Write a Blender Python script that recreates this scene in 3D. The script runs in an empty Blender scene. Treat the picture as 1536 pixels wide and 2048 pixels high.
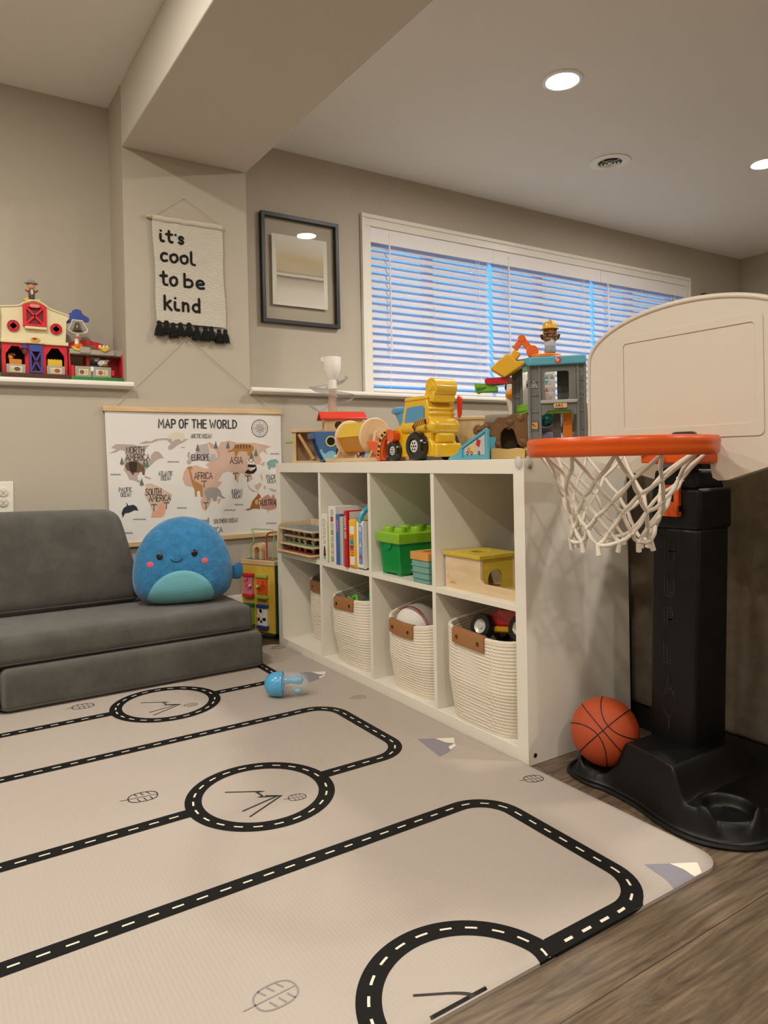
import bpy, bmesh, math, random
from math import sin, cos, pi, radians, sqrt, atan2
from mathutils import Vector, Matrix
from mathutils.geometry import tessellate_polygon

scene = bpy.context.scene
COL = scene.collection
random.seed(7)

# ---------------------------------------------------------------- camera
YAW, PITCH, ROLL = radians(32.7468), radians(-0.5495), radians(1.1412)
def camera_axes():
    f = Vector((sin(YAW)*cos(PITCH), cos(YAW)*cos(PITCH), sin(PITCH)))
    r = Vector((cos(YAW), -sin(YAW), 0)); d = f.cross(r)
    return (cos(ROLL)*r + sin(ROLL)*d), (-sin(ROLL)*r + cos(ROLL)*d), f
_r, _d, _f = camera_axes()
cam_data = bpy.data.cameras.new('camera'); cam = bpy.data.objects.new('camera', cam_data); COL.objects.link(cam)
M4 = Matrix(((_r.x, -_d.x, -_f.x, -1.25277), (_r.y, -_d.y, -_f.y, -1.29106), (_r.z, -_d.z, -_f.z, 0.76779), (0, 0, 0, 1)))
cam.matrix_world = M4
cam_data.sensor_fit = 'VERTICAL'; cam_data.sensor_height = 36.0
cam_data.lens = 1427.18*36.0/2048.0
cam_data.shift_x = (768-759.59)/2048.0
cam_data.shift_y = (934.73-1024)/2048.0
cam_data.clip_start = 0.05; cam_data.clip_end = 100
scene.camera = cam

# ---------------------------------------------------------------- exposure, sky
scene.view_settings.view_transform = 'Standard'
scene.view_settings.look = 'None'
scene.view_settings.gamma = 1.0
scene.view_settings.use_curve_mapping = False
scene.view_settings.exposure = 0.0
world = bpy.data.worlds.new('dusk_sky'); scene.world = world; world.use_nodes = True
wn = world.node_tree.nodes; wl = world.node_tree.links
bg = wn['Background']; bg.inputs['Strength'].default_value = 2.1
tc = wn.new('ShaderNodeTexCoord'); sep = wn.new('ShaderNodeSeparateXYZ'); rmp = wn.new('ShaderNodeValToRGB')
wl.new(tc.outputs['Generated'], sep.inputs[0]); wl.new(sep.outputs['Z'], rmp.inputs[0])
rmp.color_ramp.elements[0].position = 0.0; rmp.color_ramp.elements[0].color = (0.10, 0.28, 0.75, 1)
rmp.color_ramp.elements[1].position = 0.5; rmp.color_ramp.elements[1].color = (0.05, 0.42, 1.0, 1)
wl.new(rmp.outputs[0], bg.inputs[0])

LAMP_POWER = 18.0
LAMP_COLOR = (1.0, 0.93, 0.835)
LAMP_R = 0.062
CEIL = 2.31
def ceiling_lamp(x, y, k=1.0):
    l = bpy.data.lights.new('recessed_lamp', 'AREA'); l.shape = 'DISK'; l.size = 2*LAMP_R
    l.energy = LAMP_POWER*k; l.color = LAMP_COLOR
    o = bpy.data.objects.new('recessed_lamp', l); COL.objects.link(o); o.location = (x, y, CEIL-0.006)
    return o
# the rest of the ceiling grid, outside the photograph
for lx, ly, k in ((0.99, -0.85, 1.0), (2.56, -0.85, 1.0), (0.99, -2.45, 1.0), (2.56, -2.45, 1.0),
               (-1.25, 0.60, 1.0), (-2.45, 0.60, 1.0), (-1.25, -0.95, 1.0), (-2.45, -0.95, 1.0), (-1.25, -2.45, 1.0)):
    ceiling_lamp(lx, ly, k)

# ---------------------------------------------------------------- materials
def lin(h):
    h = h.lstrip('#'); o = []
    for i in (0, 2, 4):
        c = int(h[i:i+2], 16)/255.0
        o.append(c/12.92 if c <= 0.04045 else ((c+0.055)/1.055)**2.4)
    return (o[0], o[1], o[2], 1.0)
_M = {}
def mat(hexc, rough=0.5, metal=0.0, bump=0.0, bscale=200.0, coat=0.0, sheen=0.0, var=0.0, vscale=8.0, trans=0.0, alpha=None, sss=0.0):
    key = (hexc, rough, metal, bump, bscale, coat, sheen, var, vscale, trans, alpha)
    if key in _M: return _M[key]
    m = bpy.data.materials.new('paint_'+hexc.strip('#')); m.use_nodes = True
    n = m.node_tree.nodes; l = m.node_tree.links; p = n['Principled BSDF']
    c = lin(hexc)
    p.inputs['Base Color'].default_value = c; p.inputs['Roughness'].default_value = rough; p.inputs['Metallic'].default_value = metal
    p.inputs['Coat Weight'].default_value = coat; p.inputs['Sheen Weight'].default_value = sheen
    p.inputs['Transmission Weight'].default_value = trans
    if alpha is not None: p.inputs['Alpha'].default_value = alpha
    t = n.new('ShaderNodeTexCoord')
    if bump:
        nz = n.new('ShaderNodeTexNoise'); nz.inputs['Scale'].default_value = bscale; nz.inputs['Detail'].default_value = 3
        l.new(t.outputs['Object'], nz.inputs['Vector'])
        b = n.new('ShaderNodeBump'); b.inputs['Strength'].default_value = bump; b.inputs['Distance'].default_value = 0.004
        l.new(nz.outputs['Fac'], b.inputs['Height']); l.new(b.outputs['Normal'], p.inputs['Normal'])
    if var:
        nz = n.new('ShaderNodeTexNoise'); nz.inputs['Scale'].default_value = vscale; nz.inputs['Detail'].default_value = 5
        l.new(t.outputs['Object'], nz.inputs['Vector'])
        r = n.new('ShaderNodeValToRGB'); r.color_ramp.elements[0].position = 0.3; r.color_ramp.elements[1].position = 0.7
        r.color_ramp.elements[0].color = tuple(x*(1-var) for x in c[:3])+(1,); r.color_ramp.elements[1].color = tuple(min(1, x*(1+var)) for x in c[:3])+(1,)
        l.new(nz.outputs['Fac'], r.inputs[0]); l.new(r.outputs[0], p.inputs['Base Color'])
    _M[key] = m
    return m
def wood(hexc, hex2, scale=(3, 40, 40), rough=0.5, bump=0.05):
    key = ('wood', hexc, hex2, scale, rough)
    if key in _M: return _M[key]
    m = bpy.data.materials.new('wood_'+hexc.strip('#')); m.use_nodes = True
    n = m.node_tree.nodes; l = m.node_tree.links; p = n['Principled BSDF']; p.inputs['Roughness'].default_value = rough
    t = n.new('ShaderNodeTexCoord'); mp = n.new('ShaderNodeMapping'); mp.inputs['Scale'].default_value = scale
    nz = n.new('ShaderNodeTexNoise'); nz.inputs['Scale'].default_value = 1.6; nz.inputs['Detail'].default_value = 6; nz.inputs['Distortion'].default_value = 0.6
    l.new(t.outputs['Object'], mp.inputs[0]); l.new(mp.outputs[0], nz.inputs['Vector'])
    r = n.new('ShaderNodeValToRGB'); r.color_ramp.elements[0].position = 0.32; r.color_ramp.elements[1].position = 0.68
    r.color_ramp.elements[0].color = lin(hex2); r.color_ramp.elements[1].color = lin(hexc)
    l.new(nz.outputs['Fac'], r.inputs[0]); l.new(r.outputs[0], p.inputs['Base Color'])
    b = n.new('ShaderNodeBump'); b.inputs['Strength'].default_value = bump; b.inputs['Distance'].default_value = 0.002
    l.new(nz.outputs['Fac'], b.inputs['Height']); l.new(b.outputs['Normal'], p.inputs['Normal'])
    _M[key] = m
    return m
def weave(hexc, freq=250.0, bump=0.3, rough=0.9, axis='Z', sheen=0.0, var=0.0):
    """cloth or rope with fine ribs along one axis"""
    key = ('weave', hexc, freq, bump, axis, sheen, var)
    if key in _M: return _M[key]
    m = bpy.data.materials.new('cloth_'+hexc.strip('#')); m.use_nodes = True
    n = m.node_tree.nodes; l = m.node_tree.links; p = n['Principled BSDF']
    p.inputs['Base Color'].default_value = lin(hexc); p.inputs['Roughness'].default_value = rough; p.inputs['Sheen Weight'].default_value = sheen
    t = n.new('ShaderNodeTexCoord'); w = n.new('ShaderNodeTexWave'); w.wave_type = 'BANDS'; w.bands_direction = axis
    w.inputs['Scale'].default_value = freq/(2*pi)*1.0; w.inputs['Distortion'].default_value = 0.6; w.inputs['Detail'].default_value = 2; w.inputs['Detail Scale'].default_value = 3
    l.new(t.outputs['Object'], w.inputs['Vector'])
    b = n.new('ShaderNodeBump'); b.inputs['Strength'].default_value = bump; b.inputs['Distance'].default_value = 0.003
    l.new(w.outputs['Fac'], b.inputs['Height']); l.new(b.outputs['Normal'], p.inputs['Normal'])
    if var:
        nz = n.new('ShaderNodeTexNoise'); nz.inputs['Scale'].default_value = 11; nz.inputs['Detail'].default_value = 9; nz.inputs['Roughness'].default_value = .7
        l.new(t.outputs['Object'], nz.inputs['Vector']); c = lin(hexc)
        r = n.new('ShaderNodeValToRGB'); r.color_ramp.elements[0].position = 0.4; r.color_ramp.elements[1].position = 0.62
        r.color_ramp.elements[0].color = tuple(x*(1-var) for x in c[:3])+(1,); r.color_ramp.elements[1].color = tuple(x*(1+var) for x in c[:3])+(1,)
        l.new(nz.outputs['Fac'], r.inputs[0]); l.new(r.outputs[0], p.inputs['Base Color'])
    _M[key] = m
    return m
def emit(color, strength):
    m = bpy.data.materials.new('glow'); m.use_nodes = True
    p = m.node_tree.nodes['Principled BSDF']; p.inputs['Base Color'].default_value = (1, 1, 1, 1)
    p.inputs['Emission Color'].default_value = tuple(color)+(1,); p.inputs['Emission Strength'].default_value = strength
    return m
def pane(tint=(1, 1, 1), gloss=0.06, rough=0.02):
    m = bpy.data.materials.new('clear_pane'); m.use_nodes = True
    n = m.node_tree.nodes; l = m.node_tree.links
    for x in list(n): n.remove(x)
    o = n.new('ShaderNodeOutputMaterial'); mx = n.new('ShaderNodeMixShader'); tr = n.new('ShaderNodeBsdfTransparent'); gl = n.new('ShaderNodeBsdfGlossy')
    tr.inputs[0].default_value = tuple(tint)+(1,); gl.inputs['Roughness'].default_value = rough
    fz = n.new('ShaderNodeFresnel'); fz.inputs[0].default_value = 1.45
    ge = n.new('ShaderNodeNewGeometry'); fr = n.new('ShaderNodeMath'); fr.operation = 'MULTIPLY_ADD'; fr.inputs[2].default_value = 0.0   # only the front face mirrors
    iv = n.new('ShaderNodeMath'); iv.operation = 'SUBTRACT'; iv.inputs[0].default_value = 1.0; l.new(ge.outputs['Backfacing'], iv.inputs[1])
    l.new(fz.outputs[0], fr.inputs[0]); l.new(iv.outputs[0], fr.inputs[1])
    if gloss is None: l.new(fr.outputs[0], mx.inputs[0])
    else:
        ad = n.new('ShaderNodeMath'); ad.operation = 'MULTIPLY_ADD'; ad.inputs[1].default_value = 1.0; ad.inputs[2].default_value = gloss; ad.use_clamp = True
        l.new(fr.outputs[0], ad.inputs[0]); l.new(ad.outputs[0], mx.inputs[0])
    l.new(tr.outputs[0], mx.inputs[1]); l.new(gl.outputs[0], mx.inputs[2]); l.new(mx.outputs[0], o.inputs[0])
    return m

# ---------------------------------------------------------------- mesh helpers
def rect(x0, x1, y0, y1): return [(x0, y0), (x1, y0), (x1, y1), (x0, y1)]
def rrect(x0, x1, y0, y1, r, n=5):
    o = []
    for cx, cy, a in ((x1-r, y0+r, -pi/2), (x1-r, y1-r, 0), (x0+r, y1-r, pi/2), (x0+r, y0+r, pi)):
        for i in range(n+1):
            t = a+pi/2*i/n; o.append((cx+r*cos(t), cy+r*sin(t)))
    return o
def circ(cx, cy, r, n=24, r2=None, a0=0.0, a1=2*pi):
    full = abs(a1-a0-2*pi) < 1e-6; k = n if full else n+1
    return [(cx+r*cos(a0+(a1-a0)*i/n), cy+(r2 or r)*sin(a0+(a1-a0)*i/n)) for i in range(k)]
def catmull(pts, n=6, closed=False):
    P = [Vector(p) for p in pts]; m = len(P); o = []
    for i in range(m if closed else m-1):
        p0 = P[(i-1) % m] if (closed or i > 0) else P[i]; p1 = P[i]; p2 = P[(i+1) % m]
        p3 = P[(i+2) % m] if (closed or i+2 < m) else p2
        for k in range(n):
            t = k/n
            o.append(0.5*((2*p1)+(p2-p0)*t+(2*p0-5*p1+4*p2-p3)*t*t+(3*p1-p0-3*p2+p3)*t**3))
    if not closed: o.append(P[-1])
    return [tuple(v) for v in o]
class MB:
    def __init__(s): s.v = []; s.f = []; s.m = []
    def add(s, vs, fs, m=0):
        b = len(s.v); s.v += [tuple(v) for v in vs]
        for f in fs: s.f.append(tuple(b+i for i in f)); s.m.append(m)
        return s
    def box(s, x0, x1, y0, y1, z0, z1, m=0):
        return s.add([(x0, y0, z0), (x1, y0, z0), (x1, y1, z0), (x0, y1, z0), (x0, y0, z1), (x1, y0, z1), (x1, y1, z1), (x0, y1, z1)],
              [(3, 2, 1, 0), (4, 5, 6, 7), (0, 1, 5, 4), (1, 2, 6, 5), (2, 3, 7, 6), (3, 0, 4, 7)], m)
    def bar(s, p0, p1, w, h, m=0, up=(0, 0, 1)):
        p0 = Vector(p0); p1 = Vector(p1); d = (p1-p0).normalized(); u = Vector(up)
        if abs(d.dot(u)) > 0.98: u = Vector((0, 1, 0))
        a = d.cross(u).normalized()*w/2; b = a.cross(d).normalized()*h/2
        return s.add([p0-a-b, p0+a-b, p0+a+b, p0-a+b, p1-a-b, p1+a-b, p1+a+b, p1-a+b],
              [(3, 2, 1, 0), (4, 5, 6, 7), (0, 1, 5, 4), (1, 2, 6, 5), (2, 3, 7, 6), (3, 0, 4, 7)], m)
    def tube(s, path, r, n=10, closed=False, m=0, caps=True):
        P = [Vector(p) for p in path]; k = len(P); rs = r if isinstance(r, (list, tuple)) else [r]*k
        vs = []; fs = []; up = None
        for i, p in enumerate(P):
            d = (P[(i+1) % k]-P[i-1]) if closed else (P[min(i+1, k-1)]-P[max(i-1, 0)])
            if d.length < 1e-9: d = Vector((0, 0, 1))
            d.normalize()
            if up is None: up = Vector((0, 0, 1)) if abs(d.z) < 0.9 else Vector((1, 0, 0))
            a = d.cross(up)
            if a.length < 1e-6: up = Vector((1, 0.3, 0)); a = d.cross(up)
            a.normalize(); b = a.cross(d).normalized(); up = b
            for j in range(n):
                t = 2*pi*j/n; vs.append(p+rs[i]*(cos(t)*a+sin(t)*b))
        for i in range(k if closed else k-1):
            for j in range(n):
                a0 = i*n+j; a1 = i*n+(j+1) % n; b0 = ((i+1) % k)*n+j; b1 = ((i+1) % k)*n+(j+1) % n
                fs.append((a0, b0, b1, a1))
        if caps and not closed:
            fs.append(tuple(range(n))); fs.append(tuple(reversed(range((k-1)*n, k*n))))
        return s.add(vs, fs, m)
    def cyl(s, p0, p1, r, r1=None, n=24, m=0): return s.tube([p0, p1], [r, r if r1 is None else r1], n, False, m)
    def lathe(s, prof, c=(0, 0, 0), n=32, axis='z', m=0, sx=1.0, sy=1.0):
        vs = []; fs = []; k = len(prof)
        for (r, h) in prof:
            for j in range(n):
                t = 2*pi*j/n; q = (r*cos(t)*sx, r*sin(t)*sy, h)
                if axis == 'x': q = (q[2], q[0], q[1])
                elif axis == 'y': q = (q[1], q[2], q[0])
                vs.append((c[0]+q[0], c[1]+q[1], c[2]+q[2]))
        for i in range(k-1):
            for j in range(n): fs.append((i*n+j, i*n+(j+1) % n, (i+1)*n+(j+1) % n, (i+1)*n+j))
        if prof[0][0] > 1e-9: fs.append(tuple(reversed(range(n))))
        if prof[-1][0] > 1e-9: fs.append(tuple(range((k-1)*n, k*n)))
        return s.add(vs, fs, m)
    def ring(s, prof, c=(0, 0, 0), n=32, axis='z', m=0):
        """lathe of a closed profile"""
        k = len(prof); vs = []; fs = []
        for (r, h) in prof:
            for j in range(n):
                t = 2*pi*j/n; q = (r*cos(t), r*sin(t), h)
                if axis == 'x': q = (q[2], q[0], q[1])
                elif axis == 'y': q = (q[1], q[2], q[0])
                vs.append((c[0]+q[0], c[1]+q[1], c[2]+q[2]))
        for i in range(k):
            i2 = (i+1) % k
            for j in range(n): fs.append((i*n+j, i*n+(j+1) % n, i2*n+(j+1) % n, i2*n+j))
        return s.add(vs, fs, m)
    def ball(s, c, r, n=20, m=0, k=None):
        rx, ry, rz = r if isinstance(r, (tuple, list)) else (r, r, r); k = k or n//2
        vs = [(c[0], c[1], c[2]-rz)]; fs = []
        for i in range(1, k):
            a = -pi/2+pi*i/k
            for j in range(n): t = 2*pi*j/n; vs.append((c[0]+rx*cos(a)*cos(t), c[1]+ry*cos(a)*sin(t), c[2]+rz*sin(a)))
        vs.append((c[0], c[1], c[2]+rz)); L = len(vs)-1
        for j in range(n):
            fs.append((0, 1+(j+1) % n, 1+j)); fs.append((L, L-n+j, L-n+(j+1) % n))
        for i in range(k-2):
            for j in range(n): a = 1+i*n; fs.append((a+j, a+(j+1) % n, a+n+(j+1) % n, a+n+j))
        return s.add(vs, fs, m)
    def prism(s, poly, d0, d1, plane='xz', m=0, holes=()):
        """outline in a plane, extruded along the third axis"""
        def q(p, d):
            return {'xz': (p[0], d, p[1]), 'yz': (d, p[0], p[1]), 'xy': (p[0], p[1], d)}[plane]
        loops = [list(poly)]+[list(h) for h in holes]
        flat = [p for L in loops for p in L]; N = len(flat)
        vs = [q(p, d0) for p in flat]+[q(p, d1) for p in flat]; fs = []
        if holes or len(poly) > 4:
            for t in tessellate_polygon([[Vector((p[0], p[1], 0)) for p in L] for L in loops]):
                fs.append(tuple(t)); fs.append(tuple(N+i for i in reversed(t)))
        else:
            fs.append(tuple(range(N))); fs.append(tuple(reversed(range(N, 2*N))))
        b = 0
        for L in loops:
            k = len(L)
            for i in range(k): fs.append((b+i, b+(i+1) % k, N+b+(i+1) % k, N+b+i))
            b += k
        return s.add(vs, fs, m)
    def grid(s, fn, nu, nv, m=0, wrap_u=False):
        vs = [fn(i/nu, j/nv) for j in range(nv+1) for i in range(nu if wrap_u else nu+1)]; w = nu if wrap_u else nu+1; fs = []
        for j in range(nv):
            for i in range(nu): fs.append((j*w+i, j*w+(i+1) % w if wrap_u else j*w+i+1, (j+1)*w+((i+1) % w if wrap_u else i+1), (j+1)*w+i))
        return s.add(vs, fs, m)
    def face(s, pts, m=0):
        P = [Vector(p) for p in pts]
        if len(P) <= 4: return s.add(pts, [tuple(range(len(P)))], m)
        return s.add(pts, [tuple(t) for t in tessellate_polygon([P])], m)
    def stroke(s, pts, w, fr, m=0, closed=False, cap=True):
        """flat ribbon of width w along 2-D points; fr maps 2-D to 3-D"""
        P = [Vector((p[0], p[1])) for p in pts]; k = len(P)
        if k == 1: return s.face([fr(*c) for c in circ(P[0].x, P[0].y, w/2, 12)], m)
        vs = []; fs = []
        for i in range(k):
            a = P[i]-P[i-1] if (i > 0 or closed) else P[1]-P[0]
            b = P[(i+1) % k]-P[i] if (i < k-1 or closed) else a
            if a.length < 1e-9: a = b
            if b.length < 1e-9: b = a
            a = a.normalized(); b = b.normalized(); t = a+b
            if t.length < 1e-4: t = a
            t.normalize(); nrm = Vector((-t.y, t.x)); sc = 1/max(0.5, abs(t.dot(a)))
            vs += [fr(*(P[i]+nrm*w/2*sc)), fr(*(P[i]-nrm*w/2*sc))]
        for i in range(k if closed else k-1):
            j = (i+1) % k; fs.append((2*i, 2*i+1, 2*j+1, 2*j))
        s.add(vs, fs, m)
        if cap and not closed:
            for e in (P[0], P[-1]): s.face([fr(*c) for c in circ(e.x, e.y, w/2, 10)], m)
        return s
    def xf(s, M, start=0):
        for i in range(start, len(s.v)): s.v[i] = tuple(M @ Vector(s.v[i]))
        return s
    def build(s, name, mats, parent=None, loc=None, rot=None, bevel=0, seg=2, sub=0, ang=35, flip=False):
        me = bpy.data.meshes.new(name); me.from_pydata(s.v, [], s.f)
        bm = bmesh.new(); bm.from_mesh(me); bmesh.ops.recalc_face_normals(bm, faces=bm.faces); bm.to_mesh(me); bm.free()
        for mm in (mats if isinstance(mats, (list, tuple)) else [mats]): me.materials.append(mm)
        me.polygons.foreach_set('material_index', s.m); me.polygons.foreach_set('use_smooth', [True]*len(s.f))
        me.set_sharp_from_angle(angle=radians(ang)); me.update()
        o = bpy.data.objects.new(name, me); COL.objects.link(o)
        if parent: o.parent = parent
        if loc: o.location = loc
        if rot is not None: o.rotation_euler = (0, 0, rot) if isinstance(rot, (int, float)) else rot
        if bevel:
            b = o.modifiers.new('bevel', 'BEVEL'); b.width = bevel; b.segments = seg; b.limit_method = 'ANGLE'; b.angle_limit = radians(40)
        if sub:
            b = o.modifiers.new('sub', 'SUBSURF'); b.levels = sub; b.render_levels = sub
        return o
def thing(name, label, cat, loc=(0, 0, 0), rot=0.0, group=None):
    o = bpy.data.objects.new(name, None); COL.objects.link(o); o.location = loc; o.rotation_euler = (0, 0, rot); o.empty_display_size = 0.05
    return tag(o, label, cat, group)
def tag(o, label, cat, group=None):
    o['label'] = label; o['category'] = cat
    if group: o['group'] = group
    return o
def struct(o): o['kind'] = 'structure'; return o
def copy_tree(src, loc=None, rot=None, label=None):
    c = src.copy(); COL.objects.link(c)
    if loc is not None: c.location = loc
    if rot is not None: c.rotation_euler = (0, 0, rot)
    if label: c['label'] = label
    for ch in list(src.children):
        d = ch.copy(); COL.objects.link(d); d.parent = c
        for g in list(ch.children):
            e = g.copy(); COL.objects.link(e); e.parent = d
    return c

# ---------------------------------------------------------------- hand-drawn lettering (strokes in a 1-high box)
GL = {
 'A': (.62, '0,0 .31,1 .62,0|.13,.36 .5,.36'), 'B': (.55, '0,0 0,1 ~|~0,1 .42,.95 .45,.7 .36,.55 0,.53|~0,.53 .45,.47 .54,.25 .44,.04 0,0'),
 'C': (.55, '~.53,.82 .4,.98 .18,.95 .03,.7 .02,.35 .16,.06 .36,.01 .54,.17'), 'D': (.58, '0,0 0,1|~0,1 .3,.95 .55,.68 .56,.35 .32,.06 0,0'),
 'E': (.48, '.48,1 0,1 0,0 .48,0|0,.52 .4,.52'), 'F': (.46, '.46,1 0,1 0,0|0,.52 .38,.52'),
 'G': (.6, '~.55,.84 .4,.98 .18,.95 .03,.7 .02,.35 .16,.06 .36,.01 .57,.14|.36,.44 .58,.44 .58,.1'), 'H': (.55, '0,0 0,1|.55,0 .55,1|0,.52 .55,.52'),
 'I': (.1, '.05,0 .05,1'), 'J': (.4, '~.4,1 .4,.25 .3,.03 .1,.03 0,.2'), 'K': (.55, '0,0 0,1|.52,1 0,.45|.18,.6 .55,0'), 'L': (.46, '0,1 0,0 .46,0'),
 'M': (.72, '0,0 .06,1 .36,.35 .66,1 .72,0'), 'N': (.58, '0,0 0,1 .58,0 .58,1'), 'O': (.62, '~.31,1 .09,.88 .01,.5 .09,.12 .31,0 .53,.12 .61,.5 .53,.88 .31,1'),
 'P': (.52, '0,0 0,1|~0,1 .42,.95 .51,.73 .42,.5 0,.45'), 'R': (.56, '0,0 0,1|~0,1 .42,.95 .5,.75 .42,.53 0,.49|.2,.49 .56,0'),
 'S': (.5, '~.47,.86 .34,.99 .12,.96 .03,.76 .14,.58 .38,.44 .48,.25 .38,.04 .14,.01 .01,.15'), 'T': (.56, '0,1 .56,1|.28,1 .28,0'),
 'U': (.56, '~0,1 0,.3 .1,.04 .28,0 .46,.04 .56,.3 .56,1'), 'V': (.58, '0,1 .29,0 .58,1'), 'W': (.85, '0,1 .2,0 .42,.7 .64,0 .85,1'),
 'Y': (.56, '0,1 .28,.5 .56,1|.28,.5 .28,0'), "'": (.08, '.05,1 .03,.82'), '1': (.3, '0,.8 .18,1 .18,0'), '2': (.5, '~.02,.76 .12,.97 .36,.98 .47,.76 .38,.5 .02,.02|.02,.02 .5,.02'),
 '3': (.48, '~.02,.85 .2,1 .42,.9 .42,.64 .2,.54|~.2,.54 .45,.46 .48,.2 .28,0 .02,.12'),
 # lower case of the wall banner
 'i': (.28, '~.03,.6 .03,.2 .1,.04 .26,.03|.05,.9'), 't': (.46, '~.2,.95 .2,.25 .28,.04 .44,.02|0,.65 .42,.68'), 's': (.36, '~.33,.5 .2,.6 .05,.5 .1,.35 .28,.26 .31,.1 .18,.0 .02,.08'),
 '`': (.12, '.06,.7'), 'c': (.42, '~.38,.6 .2,.64 .05,.45 .04,.2 .18,.02 .38,.08'), 'o': (.5, '~.25,.64 .06,.5 .03,.25 .14,.04 .3,.02 .45,.2 .46,.45 .38,.6 .25,.64'),
 'l': (.3, '~.05,1 .05,.3 .1,.05 .28,.0'), 'b': (.46, '.04,1 .04,.02|~.04,.5 .22,.6 .4,.48 .42,.2 .28,.02 .04,.04'), 'e': (.44, '~.05,.3 .38,.36 .34,.56 .2,.62 .06,.48 .04,.2 .18,.02 .4,.06'),
 'k': (.44, '.05,1 .05,0|.38,.68 .08,.36|.14,.42 .42,0'), 'n': (.42, '.05,.62 .05,0|~.05,.4 .18,.58 .32,.5 .34,.3 .35,0'), 'd': (.48, '.42,1 .42,0|~.42,.45 .25,.58 .08,.45 .05,.2 .2,.02 .42,.1'),
 'f': (.4, '~.4,.9 .28,1 .16,.9 .15,.6 .15,0|0,.6 .34,.6'), 'p': (.46, '.04,.62 .04,-.35|~.04,.5 .22,.62 .4,.5 .42,.22 .28,.04 .04,.08'),
}
def text_width(t, sp=.16): return sum((.3 if c == ' ' else GL[c][0]+sp) for c in t)-sp
def write(mb, t, x, y, h, w, fr, m=0, sx=1.0, sp=.16, width=None):
    """letters from (x, y) on the baseline, h high, stroke w; width stretches the line to fit"""
    if width: sx = width/(text_width(t, sp)*h)
    cx = x
    for c in t:
        if c == ' ': cx += .3*h*sx; continue
        gw, d = GL[c]
        for pl in d.split('|'):
            pl = pl.strip(); sm = pl.startswith('~'); pl = pl.replace('~', '').strip()
            pts = [tuple(map(float, q.split(','))) for q in pl.split()]
            if sm and len(pts) > 2: pts = [p[:2] for p in catmull([(a, b, 0) for a, b in pts], 4)]
            mb.stroke([(cx+a*h*sx, y+b*h) for a, b in pts], w, fr, m)
        cx += (gw+sp)*h*sx

# ---------------------------------------------------------------- palette
WHITE = mat('#e9e5da', 0.35, bump=0.01); WHITE_GLOSS = mat('#f0ede6', 0.25)
PINE = wood('#d9bd94', '#c9a678', (4, 30, 30)); PINE_Z = wood('#d9bd94', '#c9a678', (30, 30, 4)); PINE_Y = wood('#dcbf95', '#caa87b', (30, 4, 30))
BLACK = mat('#080808', 0.35); BLACKM = mat('#0b0b0b', 0.6)

# ================================================================= THE ROOM
WALL = mat('#b5ac9c', 0.75, bump=0.03, bscale=350); CEILM = mat('#eae7e1', 0.8, bump=0.03, bscale=300)
X0, X1, Y0, YL, YU = -3.2, 4.27, -3.6, 1.70, 1.93
LZ = 1.105
struct(MB().box(X0-.1, X1+.1, Y0-.1, YU+.15, -.06, 0).build('floor', bpy.data.materials.new('floor_planks')))
fm = bpy.data.materials['floor_planks']; fm.use_nodes = True
n = fm.node_tree.nodes; l = fm.node_tree.links; p = n['Principled BSDF']; p.inputs['Roughness'].default_value = 0.42
t = n.new('ShaderNodeTexCoord'); br = n.new('ShaderNodeTexBrick'); br.offset = 0.37; br.squash = 1.0
br.inputs['Scale'].default_value = 1.0; br.inputs['Brick Width'].default_value = 1.22; br.inputs['Row Height'].default_value = 0.18
br.inputs['Mortar Size'].default_value = 0.0008; br.inputs['Mortar Smooth'].default_value = 0.2
br.inputs['Color1'].default_value = (0.35, 0.35, 0.35, 1); br.inputs['Color2'].default_value = (0.75, 0.75, 0.75, 1); br.inputs['Mortar'].default_value = (0, 0, 0, 1)
mp0 = n.new('ShaderNodeMapping'); mp0.inputs['Location'].default_value = (0.75, 0.068, 0); l.new(t.outputs['Object'], mp0.inputs[0]); l.new(mp0.outputs[0], br.inputs['Vector'])
mp = n.new('ShaderNodeMapping'); mp.inputs['Scale'].default_value = (1.3, 11, 1); l.new(t.outputs['Object'], mp.inputs[0])
off = n.new('ShaderNodeVectorMath'); off.operation = 'ADD'; l.new(mp.outputs[0], off.inputs[0])
sc = n.new('ShaderNodeVectorMath'); sc.operation = 'SCALE'; sc.inputs['Scale'].default_value = 17.0; l.new(br.outputs['Color'], sc.inputs[0]); l.new(sc.outputs[0], off.inputs[1])
nz = n.new('ShaderNodeTexNoise'); nz.inputs['Scale'].default_value = 2.4; nz.inputs['Detail'].default_value = 10; nz.inputs['Roughness'].default_value = 0.68; nz.inputs['Distortion'].default_value = 1.9
l.new(off.outputs[0], nz.inputs['Vector'])
r = n.new('ShaderNodeValToRGB'); e = r.color_ramp.elements
e[0].position = 0.30; e[0].color = lin('#45382c'); e[1].position = 0.72; e[1].color = lin('#8f7c66')
k = e.new(0.5); k.color = lin('#6c5c4a')
mpf = n.new('ShaderNodeMapping'); mpf.inputs['Scale'].default_value = (7, 150, 1); l.new(t.outputs['Object'], mpf.inputs[0])
nf = n.new('ShaderNodeTexNoise'); nf.inputs['Scale'].default_value = 1.0; nf.inputs['Detail'].default_value = 4; l.new(mpf.outputs[0], nf.inputs['Vector'])
cmb = n.new('ShaderNodeMath'); cmb.operation = 'MULTIPLY_ADD'; cmb.inputs[1].default_value = .38; l.new(nf.outputs['Fac'], cmb.inputs[0])
shf = n.new('ShaderNodeMath'); shf.operation = 'MULTIPLY_ADD'; shf.inputs[1].default_value = .85; shf.inputs[2].default_value = -.11; l.new(nz.outputs['Fac'], shf.inputs[0]); l.new(shf.outputs[0], cmb.inputs[2])
l.new(cmb.outputs[0], r.inputs[0])
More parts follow.
